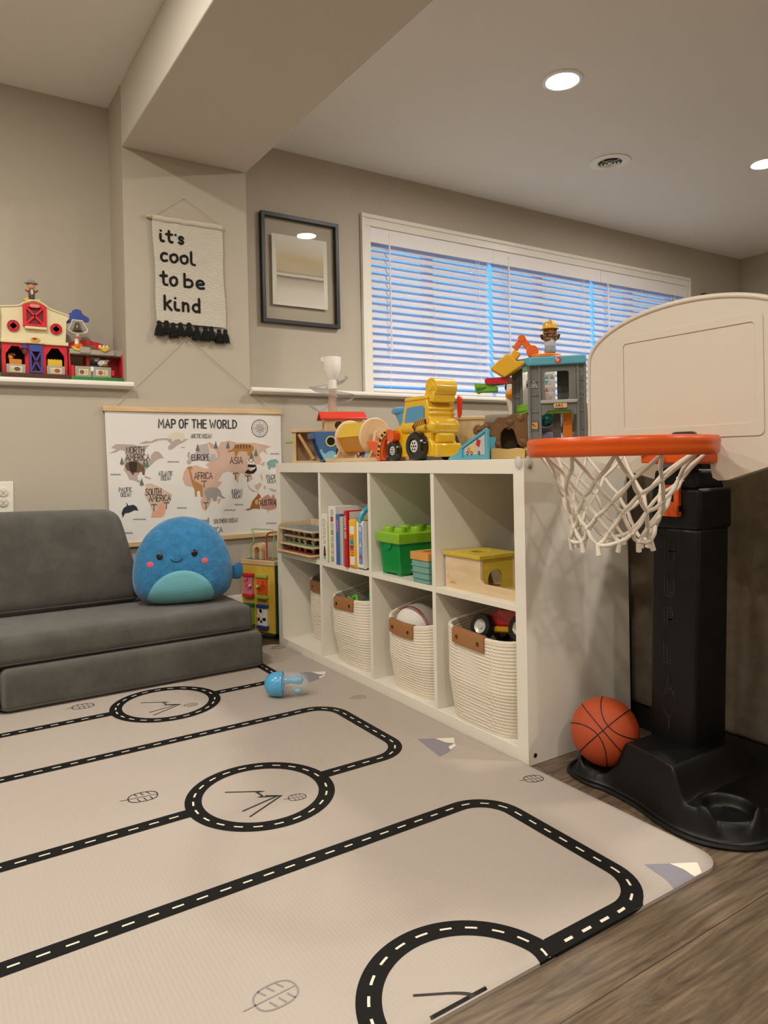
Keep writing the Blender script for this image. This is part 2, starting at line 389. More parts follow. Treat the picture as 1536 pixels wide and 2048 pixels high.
mxc = n.new('ShaderNodeMix'); mxc.data_type = 'RGBA'; mxc.blend_type = 'MULTIPLY'; mxc.inputs[0].default_value = 0.25
l.new(r.outputs[0], mxc.inputs[6]); l.new(br.outputs['Color'], mxc.inputs[7])
mx2 = n.new('ShaderNodeMix'); mx2.data_type = 'RGBA'; l.new(br.outputs['Fac'], mx2.inputs[0]); l.new(mxc.outputs[2], mx2.inputs[6]); mx2.inputs[7].default_value = lin('#2e2620')
l.new(mx2.outputs[2], p.inputs['Base Color'])
b = n.new('ShaderNodeBump'); b.inputs['Strength'].default_value = 0.12; b.inputs['Distance'].default_value = 0.003; l.new(nz.outputs['Fac'], b.inputs['Height']); l.new(b.outputs['Normal'], p.inputs['Normal'])

# window opening in the upper back wall
WX0, WX1, WZ0, WZ1 = 0.775, 3.525, 1.125, 2.018
struct(MB().box(X0, X1, YL, YU+.15, 0, LZ-.03).build('wall_back', WALL))
ub = MB()
ub.box(X0, -.541, YU, YU+.15, LZ-.03, CEIL).box(-.009, WX0, YU, YU+.15, LZ-.03, CEIL).box(WX1, X1, YU, YU+.15, LZ-.03, CEIL)
ub.box(WX0, WX1, YU, YU+.15, WZ1, CEIL).box(WX0, WX1, YU, YU+.15, LZ-.03, WZ0)
struct(ub.build('wall_upper', WALL))
struct(MB().box(-.541, -.009, YL, YU+.15, LZ-.03, CEIL).build('wall_column', WALL))
struct(MB().box(X1, X1+.1, Y0, YU+.15, 0, CEIL).build('wall_right', WALL))
struct(MB().box(X0-.1, X0, Y0, YU+.15, 0, CEIL).build('wall_left', WALL))
struct(MB().box(X0, X1, Y0-.1, Y0, 0, CEIL).build('wall_front', WALL))
LX, LY = (0.99, 2.56), (0.757, 0.79)
struct(MB().box(X0-.1, X1+.1, Y0-.1, YU+.15, CEIL, CEIL+.08).build('ceiling', CEILM))
sf = MB().box(-.541, -.009, Y0, YL, 2.058, CEIL)
struct(sf.build('ceiling_soffit', mat('#cdc6ba', 0.75, bump=0.03, bscale=350), bevel=.004))

# white ledge boards with a rounded nose
TRIM = mat('#e6e2d8', 0.32)
def ledge(name, xa, xb, xa2):
    prof = [(YU, LZ), (YL-.028, LZ), (YL-.036, LZ-.003), (YL-.041, LZ-.010), (YL-.041, LZ-.018), (YL-.034, LZ-.026), (YL-.022, LZ-.030), (YL-.004, LZ-.030), (YL-.004, LZ-.0295), (YU, LZ-.0295)]
    mb = MB().prism(prof[1:9], xa2, xb if xb > 1 else xb, 'yz')
    mb.box(xa, min(xb, X1) if xb > 1 else -.5415, YL-.006, YU, LZ-.0295, LZ)
    return struct(mb.build(name, TRIM))
ledge('trim_1', X0, -.523, X0)
ledge('trim_2', -.0085, X1, -.016)
for nm, xa, xb in (('baseboard_back', X0, X1),):
    mb = MB().prism([(YL, 0), (YL-.016, 0), (YL-.016, .150), (YL-.011, .158), (YL-.011, .176), (YL-.006, .186), (YL, .188)], xa, xb, 'yz')
    struct(mb.build(nm, TRIM))
struct(MB().prism([(X1, 0), (X1-.016, 0), (X1-.016, .15), (X1, .18)], Y0, YL, 'xz').build('baseboard_right', TRIM))

# ---------------------------------------------------------------- window
VINYL = mat('#e4e2e0', 0.4)
cas = MB()
for (xa, xb, za, zb) in ((.722, WX0+.006, LZ, WZ1-.006), (WX1-.006, 3.580, LZ, WZ1-.006), (.722, 3.580, WZ1-.006, 2.074)):
    cas.box(xa, xb, YU-.016, YU-.0002, za, zb)
cas.box(.722, .742, YU-.024, YU-.0161, LZ, 2.052).box(3.560, 3.580, YU-.024, YU-.0161, LZ, 2.052).box(.722, 3.580, YU-.024, YU-.0161, 2.052, 2.074)
wf = MB(); f0, f1 = YU+.085, YU+.135
wf.box(WX0, WX1, f0, f1, WZ0, WZ0+.05).box(WX0, WX1, f0, f1, WZ1-.05, WZ1)
for x in (WX0, WX1-.05, 1.21, 2.10, 3.0): wf.box(x, x+.055, f0+.001, f1-.001, WZ0+.05, WZ1-.05)
win = wf.build('window_1', VINYL, bevel=.003); struct(win)
c2 = cas.build('window_casing', TRIM, parent=win, bevel=.003)
jm = MB().box(WX0, WX1, YU, f0, WZ0, WZ0+.004).box(WX0, WX1, YU, f0, WZ1-.004, WZ1).box(WX0, WX0+.004, YU, f0, WZ0, WZ1).box(WX1-.004, WX1, YU, f0, WZ0, WZ1)
jm.build('window_jamb', TRIM, parent=win)
MB().box(WX0+.05, WX1-.05, YU+.108, YU+.112, WZ0+.05, WZ1-.05).build('glass', pane((.93, .97, 1.0), 0.0), parent=win)

# ---------------------------------------------------------------- blinds
SLAT = mat('#e9e6e6', 0.45); CORD = mat('#f2f0ec', 0.8)
def blind(x0, x1, label, wand_x):
    T = thing('window_blind', label, 'window blind', (x0, YU+.03, 1.135), 0, 'faux wood blinds across the window')
    w = x1-x0; top = 1.985-1.135
    MB().box(.004, w-.004, -.020, .022, top-.002, top+.028).build('headrail', SLAT, T)
    s = MB(); z = .06; th = radians(-57); i = 0
    while z < top-.022:
        c, q = cos(th), sin(th); a = .025
        # slightly crowned slat, room edge down
        P = [(-a*c, a*q), (-a*.4*c-.0015*q, a*.4*q-.002), (a*.4*c-.0015*q, -a*.4*q-.002), (a*c, -a*q)]
        tk = .0014; jx = random.uniform(-.0015, .0015)
        s.prism([(y, z+h) for y, h in P]+[(y+tk*q, z+h+tk*c*2) for y, h in reversed(P)], .003+jx, w-.003+jx, 'yz')
        z += .0405
    s.build('slats', SLAT, T)
    MB().box(.003, w-.003, -.024, .024, .002, .022).build('bottom_rail', SLAT, T, bevel=.003)
    for fx in (.14, .5, .86):
        cd = MB()
        for y in (-.027, .027): cd.tube([(w*fx, y, .02), (w*fx+.002, y, top)], .0011, 5)
        cd.build('ladder_cord', CORD, T)
    wd = MB().cyl((wand_x, -.034, top-.01), (wand_x+.004, -.036, top-.62), .0045, n=8).cyl((wand_x, -.034, top), (wand_x, -.034, top-.012), .006, n=8)
    wd.build('tilt_wand', SLAT, T)
    pc = MB().tube([(w-.1, -.032, top), (w-.102, -.033, top-.45), (w-.1, -.034, top-.74)], .0013, 5).lathe([(0, 0), (.005, .004), (.003, .024), (0, .026)], (w-.1, -.034, top-.765), 8)
    pc.build('pull_cord', CORD, T)
    return T
b1 = blind(.786, 1.642, 'left white slatted blind, beside the framed picture', .12)
MB().box(-.004, .866, -.036, -.026, .797, .876).build('valance', SLAT, b1, bevel=.001)
b2 = blind(1.664, 2.545, 'middle white slatted blind, behind the toy construction tower', .11)
b3 = blind(2.567, 3.512, 'right white slatted blind, mostly behind the basketball backboard', .11)
MB().box(.040, .950, -.036, -.026, .797, .876).build('valance', SLAT, b3, bevel=.001)
MB().box(-.011, .941, -.036, -.026, .797, .876).build('valance', SLAT, b2, bevel=.001)

# ---------------------------------------------------------------- ceiling lights and vent
def downlight(x, y, label):
    T = thing('recessed_light', label, 'ceiling light', (x, y, CEIL), 0)
    MB().ring([(.063, -.0005), (.064, -.006), (.07, -.008), (.082, -.005), (.084, -.0005)], n=48).build('trim_ring', WHITE_GLOSS, T)
    MB().lathe([(0, -.0045), (.0645, -.004)], n=40).build('diffuser', emit(LAMP_COLOR, LAMP_POWER/(pi*pi*LAMP_R**2)*1.0), T)
downlight(LX[0], LY[0], 'round recessed ceiling light glowing above the shelf, near the vent')
downlight(LX[1], LY[1], 'round recessed ceiling light cut off at the right picture edge')
V = thing('ceiling_vent', 'round white ceiling vent with concentric louvre rings', 'air vent', (1.824, 1.201, CEIL))
MB().ring([(.060, -.001), (.060, -.004), (.075, -.009), (.104, -.004), (.106, -.001)], n=48).build('flange', WHITE, V)
MB().lathe([(0, -.0015), (.062, -.001)], n=40).build('duct_opening', BLACKM, V)
for rr in (.040, .022): MB().ring([(rr, -.006), (rr+.007, -.0115), (rr+.0085, -.0115), (rr+.0015, -.006)], n=40).build('louvre_ring', WHITE, V)
MB().lathe([(0, -.0105), (.009, -.010), (.010, -.006)], n=24).box(-.06, .06, -.0015, .0015, -.008, -.004).box(-.0015, .0015, -.06, .06, -.008, -.004).build('centre_cap', WHITE, V)

# ================================================================= PLAY MAT
MATZ = 0.013
MX0, MX1, MY0, MY1 = -1.72, -.004, -.515, 1.468
matm = bpy.data.materials.new('mat_foam'); matm.use_nodes = True
n = matm.node_tree.nodes; l = matm.node_tree.links; p = n['Principled BSDF']
p.inputs['Base Color'].default_value = lin('#b3a89e'); p.inputs['Roughness'].default_value = 0.5
t = n.new('ShaderNodeTexCoord'); w = n.new('ShaderNodeTexWave'); w.bands_direction = 'X'; w.inputs['Scale'].default_value = 40; w.inputs['Distortion'].default_value = 0.5
w2 = n.new('ShaderNodeTexWave'); w2.bands_direction = 'Y'; w2.inputs['Scale'].default_value = 60; w2.inputs['Distortion'].default_value = 0.5
l.new(t.outputs['Object'], w.inputs['Vector']); l.new(t.outputs['Object'], w2.inputs['Vector'])
ad = n.new('ShaderNodeMath'); ad.operation = 'ADD'; l.new(w.outputs['Fac'], ad.inputs[0]); l.new(w2.outputs['Fac'], ad.inputs[1])
b = n.new('ShaderNodeBump'); b.inputs['Strength'].default_value = 0.2; b.inputs['Distance'].default_value = 0.001
l.new(ad.outputs[0], b.inputs['Height']); l.new(b.outputs['Normal'], p.inputs['Normal'])
ROADM = mat('#0c0b0a', 0.65, bump=0.3, bscale=900); DASHM = mat('#e6dccb', 0.6); LEAFM = mat('#8e8682', 0.6); LEAFD = mat('#2c2723', 0.6); MOUNT = mat('#8a8590', 0.6); SNOW = mat('#ebe3d3', 0.6)
def mz(x, y):
    d = min(x-MX0, MX1-x, y-MY0, MY1-y)
    if d < .004: return .0060+.0025*max(0, d/.004)
    if d < .022: return .0085+(MATZ-.0085)*(1-(1-(d-.004)/.018)**2)
    return MATZ
pm = MB()
# body: nested rounded outlines from the floor up to the flat top
loops = []
for inset in (-1, 0, .0003, .001, .002, .004, .006, .008, .010, .012, .014, .016, .018, .020, .022):
    z = 0.0 if inset < 0 else mz(MX0+.3, MY0+inset); inset = max(0, inset)
    loops.append([(x, y, z) for x, y in rrect(MX0+inset, MX1-inset, MY0+inset, MY1-inset, .05-inset, 8)])
kk = len(loops[0]); base = len(pm.v)
vs = [q for L in loops for q in L]; fs = []
for i in range(len(loops)-1):
    for j in range(kk): fs.append((i*kk+j, i*kk+(j+1) % kk, (i+1)*kk+(j+1) % kk, (i+1)*kk+j))
fs.append(tuple(range((len(loops)-1)*kk, len(loops)*kk))); fs.append(tuple(reversed(range(kk))))
pm.add(vs, fs, 0)
def lay(lift): return lambda x, y: (x, y, mz(x, y)+lift)
def clampP(P, e=.0015): return [(min(max(x, MX0+e), MX1-e), min(max(y, MY0+e), MY1-e)) for x, y in P]
def dense(P, closed=False, step=.01):
    o = []; k = len(P)
    for i in range(k if closed else k-1):
        a, b_ = P[i], P[(i+1) % k]; L = math.hypot(b_[0]-a[0], b_[1]-a[1]); q = max(1, int(L/step))
        o += [(a[0]+(b_[0]-a[0])*j/q, a[1]+(b_[1]-a[1])*j/q) for j in range(q)]
    if not closed: o.append(P[-1])
    return o
RW = .037
def strip(P, w, m, lift, closed=False):
    """road band, split across its width so that it bends over the mat's edge"""
    k = len(P); vs = []; fs = []; q = 24 if w > .02 and min(p_[1] for p_ in P) < MY0+.04 else 6
    for i in range(k):
        a = P[(i-1) % k] if (closed or i > 0) else P[i]; b_ = P[(i+1) % k] if (closed or i < k-1) else P[i]
        dx, dy = b_[0]-a[0], b_[1]-a[1]; L = math.hypot(dx, dy) or 1; nx, ny = -dy/L, dx/L
        for j in range(q+1):
            s_ = (j/q-.5)*w; x, y = P[i][0]+nx*s_, P[i][1]+ny*s_; e_ = MY0-y
            if e_ > .0009: vs.append((x, MY0-lift, max(.0008, .0058-e_*.6)))
            elif e_ > -.0009: vs.append((x, MY0-lift*.6, .0060+lift))
            else: x, y = clampP([(x, y)], .0003)[0]; vs.append((x, y, mz(x, y)+lift))
    for i in range(k if closed else k-1):
        for j in range(q): a = i*(q+1)+j; c = ((i+1) % k)*(q+1)+j; fs.append((a, a+1, c+1, c))
    pm.add(vs, fs, m)
def dashes(P, closed=False, on=.022, gap=.020, wd=.0042):
    P = dense(P, closed, .002); P = P+[P[0]] if closed else P
    s_ = 0; cur = []
    for i in range(1, len(P)):
        s_ += math.hypot(P[i][0]-P[i-1][0], P[i][1]-P[i-1][1])
        ph = s_ % (on+gap)
        inside = MX0+.004 < P[i][0] < MX1-.004 and MY0+.001 < P[i][1] < MY1-.004
        if ph < on and inside: cur.append(P[i])
        else:
            if len(cur) > 3: strip(cur[::3]+[cur[-1]], wd, 2, .0007)
            cur = []
def road(yt, yb, r=.085, xr=-.204, xe=-.45):
    P = [(MX0+.012, yt), (xr-r, yt)]+circ(xr-r, yt-r, r, 10, a0=pi/2, a1=0)[1:]+circ(xr-r, yb+r, r, 10, a0=0, a1=-pi/2)+[(xe, yb)]
    P = dense(P, step=.0025); strip(P, RW, 1, .0004); dashes(P)
road(-.078, -.507); road(.658, .232); road(1.398, .982)
for cy in (.228, .977, -.522):
    cx = -.616; a0, a1 = 0, 2*pi
    if cy < -.4:
        P = [q for q in circ(cx, cy, .150, 240, a0=0, a1=pi)]
        strip(P, RW, 1, .0004); dashes(P)
    else:
        P = circ(cx, cy, .150, 72); strip(P, RW, 1, .0005, True); dashes(P, True)
        P = dense([(MX0+.012, cy+.004), (cx-.150, cy+.004)]); strip(P, RW, 1, .0004); dashes(P)
    ml = [[(-.066, .053), (.009, .006), (-.006, .011), (-.002, -.013), (-.011, -.015), (.026, -.033), (-.067, -.055)], [(.003, -.016), (.033, -.037), (-.063, -.087)]]
    for P in ml:
        P = [(cx+x, cy+y) for x, y in P]
        if cy < -.4: P = [(x-.004, max(y, MY0+.004)) for x, y in P]
        pm.stroke(dense(P, step=.006), .0045, lay(.0006), 4, cap=False)
def leaf(x, y, a, s=1.0, m=3, w=.0022):
    def fr(u, v): xx = x+s*(u*cos(a)-v*sin(a)); yy = y+s*(u*sin(a)+v*cos(a)); return (xx, yy, mz(xx, yy)+.0005)
    sq_ = lambda c: abs(c)**.8*(1 if c > 0 else -1)
    pm.stroke([(.032*sq_(cos(2*pi*i/32)), .0235*sq_(sin(2*pi*i/32))) for i in range(32)], w*1.3, fr, m, closed=True)
    pm.stroke([(-.05, 0), (.03, 0)], w, fr, m, cap=False)
    for u in (-.014, .0, .014):
        pm.stroke([(u-.004, .0215), (u+.002, .008)], w*1.2, fr, m, cap=False); pm.stroke([(u+.006, -.0205), (u+.001, -.006)], w*1.2, fr, m, cap=False)
for (x, y, a, s_, m_) in ((-.844, .369, -.15, 1.0, 4), (-.846, -.359, 0.05, 1.0, 3), (-.556, .164, -.25, .62, 4), (-.058, -.074, -.3, .72, 4), (-.556, .915, -.25, .62, 4), (-.092, .665, -.2, .7, 3),
                        (-.84, 1.105, -.15, 1.0, 4), (-.04, 1.385, .1, .8, 4), (-1.25, .30, .2, 1, 3), (-1.3, -.3, .1, 1, 3)): leaf(x, y, a, s_, m_)
def mount(x, y, s=1.0):
    q = lambda u, v: (x+s*u, y+s*v)
    def fl(P, m, li):
        ys = [v for u, v in P]; y0_, y1_ = max(min(ys), MY0+.0002), max(ys); N_ = max(6, int((y1_-y0_)/.002)); rows = []
        for i in range(N_+1):
            yy = y0_+(y1_-y0_)*i/N_; yc = min(max(yy, min(ys)+1e-6), y1_-1e-6); xs = []
            for k_ in range(len(P)):
                (ax, ay), (bx, by) = P[k_], P[(k_+1) % len(P)]
                if (ay <= yc) != (by <= yc): xs.append(ax+(bx-ax)*(yc-ay)/(by-ay))
            if len(xs) >= 2: rows.append((min(xs), max(xs), yy))
        vs_ = []
        for xa, xb, yy in rows:
            for j in range(5): xx = xa+(xb-xa)*j/4; vs_.append((xx, yy, mz(xx, yy)+li))
        pm.add(vs_, [(5*i+j, 5*i+j+1, 5*i+j+6, 5*i+j+5) for i in range(len(rows)-1) for j in range(4)], m)
    fl([q(-.085, .054), q(0, .003), q(-.03, -.043), q(-.074, -.063), q(-.105, -.071)], 5, .0005)
    fl([q(-.045, .029), q(0, .003), q(-.022, -.028), q(-.038, -.010)], 6, .0008)
    fl([q(-.022, -.028), q(-.03, -.043), q(-.058, -.055), q(-.050, -.036)], 6, .0008)
mount(-.055, .224); mount(-.044, .969); mount(-.062, -.500)
ROADM.node_tree.nodes['Principled BSDF'].inputs['Specular IOR Level'].default_value = .25
tag(pm.build('play_mat', [matm, ROADM, DASHM, LEAFM, LEAFD, MOUNT, SNOW]), 'beige foam play mat printed with black dashed roads, circles and mountains', 'play mat')

# ================================================================= CUBE SHELF
def inv(T): return (Matrix.Translation(T.location) @ Matrix.Rotation(T.rotation_euler.z, 4, 'Z')).inverted()
def wpart(name, mb, mats, T, P=None, **kw):
    """part given in room coordinates, stored relative to its thing"""
    mb.xf(inv(T)); return mb.build(name, mats, P or T, **kw)
SHELF = mat('#e9e4d6', 0.3)
HT = .765
K = thing('cube_shelf', 'white eight-cube storage shelf standing along the edge of the play mat', 'shelf', (.195, .7325, 0))
wpart('top_panel', MB().box(0, .39, .038, 1.427, HT-.038, HT), SHELF, K, bevel=.0012)
wpart('bottom_panel', MB().box(0, .39, .038, 1.427, 0.0005, .038), SHELF, K, bevel=.0012)
for y in (0, 1.427): wpart('side_panel', MB().box(0, .39, y, y+.038, .0005, HT), SHELF, K, bevel=.0008)
DV = (.373, .724, 1.076)
for y in DV: wpart('divider', MB().box(.002, .388, y, y+.016, .038, HT-.038), SHELF, K, bevel=.0008)
CUB = ((.038, .373), (.389, .724), (.740, 1.076), (1.092, 1.427)); SZ = (.379, .395)
for a, b_ in CUB: wpart('shelf_board', MB().box(.003, .387, a, b_, SZ[0], SZ[1]), SHELF, K, bevel=.0008)
for z in (.024, HT-.02):
    wpart('screw', MB().lathe([(.0052, -.0016), (.0058, -.0003), (.0058, .0)], (.022, 0, z), 16, 'y').lathe([(0, -.0004), (.0032, -.0004), (.0032, -.0017)], (.022, 0, z), 6, 'y', m=1), [mat('#6f6a60', .3, 1.0), BLACK], K)
cg = MB()
cg.ball((-.004, .014, HT-.008), (.007, .013, .016), 16).ball((.014, -.004, HT-.008), (.013, .007, .016), 16)
tag(cg.build('corner_guard', mat('#d8d8d6', .15, alpha=.45)), 'clear plastic corner guard on the near top corner of the white shelf', 'corner guard')
US, LS = SZ[1], .038

# ---------------------------------------------------------------- rope baskets
ROPE = weave('#e6dcc8', 900, .35, .9, 'X'); LEATH = mat('#9c6c42', .5, bump=.08, bscale=300); BRASS = mat('#8c6a35', .3, 1.0)
def basket_T(x, y, z, hx, hy, h, label, seed, squash=1.0, handle=True):
    rnd = random.Random(seed)
    T = thing('rope_basket', label, 'basket', (x, y, z), 0, 'rope baskets in the lower cubes')
    rows = int(h/.0098); ph = [rnd.uniform(0, 6) for _ in range(4)]
    def sup(t, a, b_, e=4.0):
        c, s_ = cos(t), sin(t); k = (abs(c)**e+abs(s_)**e)**(-1/e); return a*k*c, b_*k*s_
    def wall(inner):
        def fn(u, v):
            t = 2*pi*u; zz = v*h; fr = (v*rows) % 1.0; rib = .0018*abs(sin(pi*v*rows))*(1 if not inner else -1)
            tap = .90+.10*min(1, v*2.2)+.012*sin(3*t+ph[0])*v+.010*sin(2*t+ph[1]+4*v)
            off = -.008 if inner else 0
            px, py = sup(t, hx*tap+off+rib, hy*tap+off+rib)
            sag = (.006*sin(2*t+ph[2])+.028*cos(t))*v
            return (px, py, .006+zz*squash+sag)
        return fn
    mb = MB(); nv = rows*4
    mb.grid(wall(False), 96, nv, 0, True); mb.grid(wall(True), 96, nv, 0, True)
    # rolled rim
    rim = []
    for i in range(96):
        a, b_ = Vector(wall(False)(i/96, 1)), Vector(wall(True)(i/96, 1)); rim.append(tuple((a+b_)/2+Vector((0, 0, .001))))
    mb.tube(rim, .0062, 8, True)
    bot = [wall(False)(i/96, 0) for i in range(96)]
    mb.face([(q[0], q[1], .001) for q in bot]); mb.face([(q[0]*.95, q[1]*.95, .008) for q in bot])
    mb.add([q for q in bot]+[(q[0], q[1], .001) for q in bot], [(i, (i+1) % 96, 96+(i+1) % 96, 96+i) for i in range(96)])
    mb.build('rope_body', ROPE, T, ang=60)
    if handle:
        # leather strap folded over the front rim
        hb = MB(); w0 = .066; tz = .006+h*squash
        cs = []
        for i in range(13):
            u = -w0+2*w0*i/12; yy = u+.012
            base = wall(False)((.5-yy/(2*hy)*.25) % 1.0, 1)
            xf = base[0]-.0045; zt = base[2]+.007
            cs.append([(xf+.001, yy, zt-.040), (xf-.0025, yy, zt-.040), (xf-.003, yy, zt-.006), (xf+.001, yy, zt+.003), (xf+.010, yy, zt+.004), (xf+.0165, yy, zt-.004), (xf+.0165, yy, zt-.030), (xf+.0145, yy, zt-.030), (xf+.014, yy, zt-.005), (xf+.008, yy, zt-.001), (xf+.002, yy, zt-.004)])
        k = 11; vs = [q for c in cs for q in c]; fs = []
        for i in range(12):
            for j in range(k): fs.append((i*k+j, i*k+(j+1) % k, (i+1)*k+(j+1) % k, (i+1)*k+j))
        fs += [tuple(range(k)), tuple(reversed(range(12*k, 13*k)))]
        ho = hb.add(vs, fs).build('leather_handle', LEATH, T, ang=50)
        for i in (2, 10):
            c = cs[i][1]; MB().lathe([(.0058, .001), (.0058, -.0012), (.003, -.002), (0, -.0022)], (c[0], c[1], c[2]+.019), 14, 'x').build('rivet', BRASS, ho)
    return T
basket_T(.146, .197, LS, .158, .154, .268, 'white rope basket holding a red toy car, in the nearest lower cube', 3)
basket_T(.162, .545, LS, .155, .142, .246, 'white rope basket holding a stuffed baseball, second lower cube from the near end', 5, .97)
basket_T(.158, .912, LS, .150, .146, .250, 'white rope basket with green cloth inside, third lower cube from the near end', 8)
basket_T(.225, 1.252, LS, .140, .145, .262, 'white rope basket half hidden in the far lower cube, furthest from the camera', 11)

# toy car tipped into the basket
def wheel(mb, c, r, w, axis='y', tyre=0, hub=1, holes=2, sgn=-1):
    mb.ring([(r*.55, -w/2), (r*.9, -w/2), (r, -w*.32), (r, w*.32), (r*.9, w/2), (r*.55, w/2)], c, 28, axis, tyre)
    q = list(c); i = 'xyz'.index(axis)
    mb.lathe([(0, sgn*w*.44), (r*.2, sgn*w*.44), (r*.24, sgn*w*.34), (r*.46, sgn*w*.38), (r*.58, sgn*w*.47), (r*.58, -sgn*w*.3), (0, -sgn*w*.3)], c, 24, axis, hub)
RED = mat('#c1121a', .25, coat=.6); YEL = mat('#e8b41c', .25, coat=.5); TYRE = mat('#141414', .35); HUB = mat('#c9c6bf', .3, .3)
TC = thing('toy_car', 'red and yellow toy car with black tyres, tipped into the nearest rope basket', 'toy car', (.118, .170, .309), 0)
TC.rotation_euler = (radians(-16), radians(-6), radians(-78))
b = MB().prism([(-.105, -.012), (-.09, .004), (-.07, .018), (-.035, .026), (-.022, .05), (.03, .054), (.055, .03), (.095, .026), (.105, .0), (.10, -.012)], -.042, .042, 'xz')
b.build('body', RED, TC, bevel=.006)
MB().box(-.108, .106, -.047, .047, -.028, -.012).prism([(-.1, -.012), (-.07, -.012), (-.06, .014), (-.088, .004)], -.0465, .0465, 'xz').build('chassis', YEL, TC, bevel=.004)
MB().prism([(-.018, .031), (-.011, .047), (.024, .05), (.044, .032)], -.0426, .0426, 'xz').build('window_glass', mat('#10100f', .15), TC)
nb = MB(); write(nb, '1 2', .044, .004, .016, .0035, lambda u, v: (u, -.0428, v)); nb.build('door_number', mat('#f0ece4', .5), TC)
for x in (-.066, .062):
    for sg in (-1, 1):
        wm = MB(); wheel(wm, (x, sg*.052, -.016), .036, .03, 'y', 0, 1, 2, sg); wm.build('wheel', [TYRE, HUB], TC)
# stuffed baseball and orange toy
bb = thing('plush_baseball', 'white stuffed baseball with red stitching in a rope basket', 'ball', (.105, .60, .232))
MB().ball((0, 0, 0), (.076, .084, .066), 28).build('cover', weave('#dcd8cf', 500, .15, .9, 'Z'), bb)
st = MB()
key_ = catmull([(-.35, .93, .05), (-.50, .62, .60), (-.42, .10, .90), (-.38, -.45, .80), (-.30, -.92, .20)], 7)
def onb(v, k=1.004): v = Vector(v).normalized(); return Vector((v.x*.076*k, v.y*.084*k, v.z*.066*k))
st.tube([onb(v, 1.002) for v in key_], .0007, 5)
for i in range(1, len(key_)-1):
    a = onb(key_[i]); tn = (onb(key_[i+1])-onb(key_[i-1])).normalized(); sd = tn.cross(a.normalized())
    for sg in (-1, 1): st.tube([a-tn*.001, onb(a+sd*.0065*sg+tn*.004, 1.006)], .0009, 5)
st.build('stitching', mat('#a8221c', .6), bb)
tag(MB().ball((.13, .475, .245), (.05, .045, .04), 20).ball((.10, .455, .27), (.022, .02, .018), 14).build('orange_toy', mat('#c65318', .4)), 'small orange toy behind the stuffed baseball in the basket', 'toy')
# green cloth dinosaur-like bundle
GR1 = mat('#0f7a5c', .85, bump=.3, bscale=60); GR2 = mat('#57b02a', .8)
gb = thing('green_cloth_toy', 'crumpled green cloth toy with lime piping in the third basket', 'cloth toy', (.12, .90, .265))
random.seed(4)
gm = MB()
for k in range(7): gm.ball((random.uniform(-.05, .05), random.uniform(-.06, .07), random.uniform(-.03, .03)), (random.uniform(.03, .05), random.uniform(.03, .05), random.uniform(.02, .035)), 14)
gm.build('cloth', GR1, gb)
MB().tube(catmull([(-.07, .07, -.01), (-.075, .05, .008), (-.085, .03, .002), (-.075, .0, .02), (-.085, -.03, .004), (-.07, -.06, .0)], 6), .006, 8).build('piping', GR2, gb)
tag(MB().ball((.20, 1.27, .262), (.07, .08, .05), 18).ball((.25, 1.2, .26), (.05, .06, .045), 16).build('blue_plush_toy', mat('#35608a', .9, bump=.3, bscale=80)), 'dark blue soft toy inside the far rope basket', 'soft toy')

# ---------------------------------------------------------------- wooden puzzles in a rack
BIRCH = wood('#d8c3a2', '#cbb28c', (5, 30, 30), .45); FELT = mat('#8b8378', .9)
R = thing('puzzle_rack', 'light wooden puzzle rack holding boards in the far upper cube', 'rack', (.075, 1.25, US))
def slot_panel(y):
    P = [q for q in rrect(-.105, .055, .0, .125, .014)]
    P = [(u+.22*(v-.0)*.35, v) for u, v in P]
    return MB().prism(P, y, y+.010, 'xz')
sp = slot_panel(.150); sp.build('side_panel', BIRCH, R, bevel=.002)
MB().prism([(u+.077*v, v) for u, v in rrect(-.085, -.062, .022, .108, .010)], .1492, .150, 'xz').build('handle_slot', FELT, R)
MB().box(-.02, .055, -.154, -.146, 0, .115).build('side_panel', BIRCH, R, bevel=.002)
MB().box(.05, .060, -.145, .150, .01, .135).build('back_panel', BIRCH, R, bevel=.001)
MB().box(-.07, .05, -.145, .150, .0, .008).build('base_panel', BIRCH, R, bevel=.001)
pz = [('#6d8a6a', 'lowest wooden peg puzzle board, red and brown, in the rack', '#9c4a2e'), ('#5c7d58', 'green wooden peg puzzle board, second from the bottom of the rack', '#6f8f6a'),
      ('#d9d0bc', 'pale wooden puzzle board, third from the bottom of the rack', '#b9b0a0'), ('#7f8f93', 'grey-blue topped wooden puzzle board, topmost in the rack', '#8d979a')]
for i, (c, lb, pc) in enumerate(pz):
    T = thing('wooden_puzzle', lb, 'puzzle', (.075, 1.25, US+.012+.030*i), 0, 'wooden puzzles in the rack')
    dx = (-.02, -.012, .008, -.012)[i]
    MB().box(-.085+dx, .045, -.140, .144, 0, .007).build('board', BIRCH, T, bevel=.001)
    MB().box(-.078+dx, .040, -.132, .136, .007, .0078).build('picture', mat(pc, .6, var=.35, vscale=25), T)
    if i < 3:
        for (px, py) in ((-.055, .04), (-.06, -.02), (-.05, .10), (-.058, -.085), (-.01, 0.06)):
            kn = MB().lathe([(0, .0078), (.005, .0078), (.005, .014), (.010, .018), (.0095, .0235), (.004, .0265), (0, .0268)], (px, py, 0), 14); kn.build('peg_knob', PINE, T)

